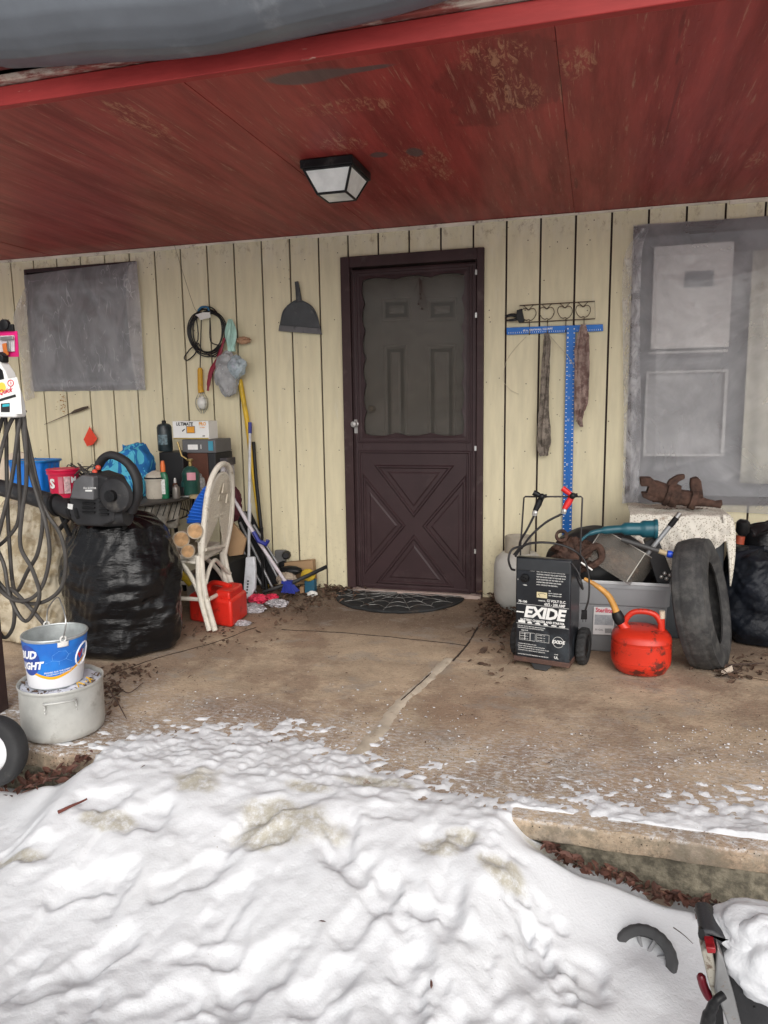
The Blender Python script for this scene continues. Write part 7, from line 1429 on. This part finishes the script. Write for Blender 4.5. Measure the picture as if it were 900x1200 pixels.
# flattened cardboard, debris by tyre
q = MB(); q.prism([G(836, 786, .004), G(900, 770, .004), G(930, 776, .004), G(925, 802, .004)], (0, 0, .005)); tag(q.build('cardboard_sheet', M('floor_card', (.27, .20, .14), .9, dirt=.4), bevel=.001), 'flat sheet of brown cardboard on the slab at the foot of the bags', 'cardboard')
q = MB()
for k in range(14):
    c_ = G(853+random.gauss(0, 8), 786+random.gauss(0, 3), .012); e = Vector((random.gauss(0, 1), random.gauss(0, .6), random.gauss(0, .25))).normalized()*random.uniform(.02, .05); q.tube([c_-e, c_+e], .0025, 5)
tag(q.build('twig_debris', M('twig_bark', (.07, .045, .035), .8)), 'broken twigs scattered at the foot of the leaning tyre', 'twigs', kind='stuff')
q = MB(); c_ = G(845, 787, .02); q.prism([c_, c_+Vector((.05, .03, .02)), c_+Vector((.055, .02, .0)), c_+Vector((.0, -.02, -.01))], (0, 0, .004)); tag(q.build('paper_scrap', M('paper_tan', (.5, .42, .34), .8)), 'pale paper scrap beside the bottom of the leaning tyre', 'paper')
# ================================================================ MACHINE IN THE SNOW (bottom right)
YM = -3.0; wm = lambda x, y, d=0: W(x, y, YM-d)
mo_ = thing('snowed_machine', 'snow capped black garden machine with red lamp at the bottom right corner', 'garden machine', wm(880, 1190))
blkf = M('frosted_black', (.018, .018, .02), .55, var=.4, bump=.5, bs=60, dirt=.8, dcol=(.26, .28, .30), ds=45, dth=(.60, .68))
q = MB(); q.prism([wm(x, y, .10) for x, y in [(820, 1096), (823, 1090), (836, 1091), (855, 1104), (900, 1110), (960, 1114), (960, 1122), (853, 1110), (838, 1110), (822, 1103)]], (0, .10, 0)); q.build('seat_shell', M('seat_black', (.035, .036, .04), .5, var=.15, bump=.3, bs=150), mo_, bevel=.010)
q = MB(); q.tube(spline([wm(822, 1095, .10), wm(823, 1084, .05), wm(829, 1075, .02), wm(840, 1068, .0)], 5), [.012]*5+[.011]*5+[.006]*6, 10, flat=.6); q.build('seat_lip', blk, mo_)
q = MB(); q.prism([wm(x, y, .11) for x, y in [(841, 1112), (960, 1122), (960, 1215), (864, 1215), (852, 1160)]], (0, .16, 0)); q.build('engine_block', blkf, mo_, bevel=.012)
q = MB(); q.prism([wm(x, y, .13) for x, y in [(841, 1110), (848, 1124), (860, 1165), (872, 1215), (858, 1215), (838, 1160)]], (0, .05, 0)); q.build('side_plate', M('dull_steel', (.30, .30, .30), .45, metal=.6, var=.2, dirt=.7, dcol=(.22, .10, .05), ds=30, dth=(.55, .65)), mo_, bevel=.004)
q = MB(); q.prism([wm(x, y, .12) for x, y in [(822, 1116), (826, 1111), (834, 1112), (846, 1165), (836, 1172), (830, 1150)]], (0, .05, 0)); q.build('lamp_bracket', M('bracket_cream', (.35, .33, .28), .5, dirt=.9, dcol=(.10, .06, .04), ds=40, dth=(.5, .62)), mo_, bevel=.004)
q = MB(); q.prism([wm(x, y, .135) for x, y in [(827, 1110), (839, 1111), (839, 1118), (829, 1118)]], (0, .05, 0)); q.build('tail_lamp', M('red_lens', (.25, .01, .015), .2, var=.3, vs=60), mo_, bevel=.003)
q = MB(); q.tube(spline([wm(821, 1142, .10), wm(824, 1154, .10), wm(829, 1165, .10), wm(835, 1173, .10)], 4), [.006]+[.010]*10+[.008]*2, 10); q.build('reflector', M('red_lens_dull', (.13, .006, .015), .3), mo_)
q = MB(); q.tube(spline([wm(848, 1166, .15), wm(840, 1172, .16), wm(834, 1182, .16), wm(830, 1195, .16), wm(826, 1215, .16)], 5), [.009]*8+[.011]*5+[.014]*8, 12); q.build('fuel_hose', blk, mo_)
q = MB(); q.prism([wm(x, y, .125) for x, y in [(838, 1175), (846, 1172), (850, 1215), (834, 1215)]], (0, .05, 0)); q.build('lower_block', blk, mo_, bevel=.003)
q = MB(); q.ball(wm(884, 1180, .12), .003, 8); q.build('bolt', blk, mo_)
q = MB()
def puff(c, rx, ry, rz, seed): 
    c = Vector(c); q.grid(lambda u, v: (lambda d: c+Vector((d.x*rx, d.y*ry, d.z*rz))*(1+.16*N(d, 2, (seed, 0, 0))+.05*N(d, 6, (seed, 0, 0))+.02*N(d, 15, (seed, 0, 0)))) (Vector((math.sin(math.pi*v)*math.cos(6.283*u), math.sin(math.pi*v)*math.sin(6.283*u), math.cos(math.pi*v)))), 60, 40, cu=True)
puff(wm(902, 1094, .05), .122, .085, .045, 2)
sc_ = q.build('snow_cushion', snow_m); tag(sc_, 'thick rounded snow cushion lying on the seat of the machine', 'snow', kind='stuff')
q = MB(); puff(wm(920, 1132, .10), .115, .075, .095, 5); tag(q.build('snow_cushion', snow_m), 'lower snow lump piled against the body of the machine', 'snow', kind='stuff')
# half buried wheel
bw_c = G(756, 1112, -.2); bw_ = thing('buried_wheel', 'spoked plastic wheel half buried in snow near the bottom right', 'wheel', bw_c); h0 = snow(bw_c.x, bw_c.y)[0]; cw2 = Vector((bw_c.x, bw_c.y+.005, h0-.030)); axw = Vector((-.12, -.66, .66)).normalized()
q = MB(); tyre(q, cw2, axw, .086, .070, .64, lugs=.015, n=46); q.build('tyre', M('grey_rubber', (.06, .06, .062), .7, var=.25, dirt=.4, dcol=(.15, .15, .15)), bw_, smooth=40)
qz = Z_.rotation_difference(axw).to_matrix(); q = MB()
for k in range(8): a = k*math.pi/4+.2; q.tube([cw2+qz @ Vector((.014*math.cos(a), .014*math.sin(a), .016)), cw2+qz @ Vector((.056*math.cos(a), .056*math.sin(a), .014))], .006, 6)
q.build('spokes', M('rim_silver', (.30, .30, .31), .5), bw_); q = MB(); q.lathe([(0, -.01), (.056, -.01), (.058, -.002), (0, -.002)], cw2, axw, 30); q.lathe([(0, .008), (.018, .008), (.018, .022), (0, .026)], cw2, axw, 20); q.build('hub', M('rim_dark', (.06, .06, .06), .5), bw_)
# ================================================================ LIGHT
w = bpy.data.worlds.new('World'); scene.world = w; w.use_nodes = True; nt = w.node_tree; bg = nt.nodes['Background']
sky = nd(nt, 'ShaderNodeTexSky', sky_type='NISHITA'); sky.sun_disc = False
SE, SAZ = R_(32), R_(158)      # sun behind the camera, a little to the right
sky.sun_elevation = SE; sky.sun_rotation = SAZ; sky.dust_density = 4; sky.air_density = 1
hs = nd(nt, 'ShaderNodeHueSaturation'); hs.inputs['Saturation'].default_value = .22
nt.links.new(sky.outputs[0], hs.inputs['Color']); nt.links.new(hs.outputs[0], bg.inputs[0]); bg.inputs[1].default_value = .12
sd = bpy.data.lights.new('sun', 'SUN'); sd.energy = 1.3; sd.angle = R_(75); sd.color = (1, .97, .93); sun = bpy.data.objects.new('sun', sd); COL.objects.link(sun)
dirv = -Vector((math.sin(SAZ)*math.cos(SE), math.cos(SAZ)*math.cos(SE), math.sin(SE)))
sun.rotation_euler = dirv.to_track_quat('-Z', 'Y').to_euler(); sun.location = (3, -8, 6)
scene.view_settings.view_transform = 'Standard'; scene.view_settings.look = 'None'; scene.view_settings.gamma = 1; scene.view_settings.exposure = .18
scene.render.engine = 'CYCLES'; scene.cycles.use_denoising = True; scene.cycles.max_bounces = 6; scene.cycles.transparent_max_bounces = 10
GROUPS = {'leaf': 'single dead leaves lying about', 'twig': 'loose twigs and sticks', 'red_glove': 'red gloves by the broom', 'plastic_wrapper': 'clear wrappers on the floor',
          'trash_bag': 'full trash bags on the porch', 'plastic_sheet': 'plastic sheets over the windows', 'hanging_rag': 'rags hanging on the hook rack', 'cardboard_box': 'cardboard boxes in the clutter', 'small_box': 'small boxes in the clutter'}
for o in scene.objects:
    g = GROUPS.get(o.name.split('.')[0])
    if g and o.parent is None and 'label' in o and 'group' not in o and o.get('kind') != 'stuff': o['group'] = g
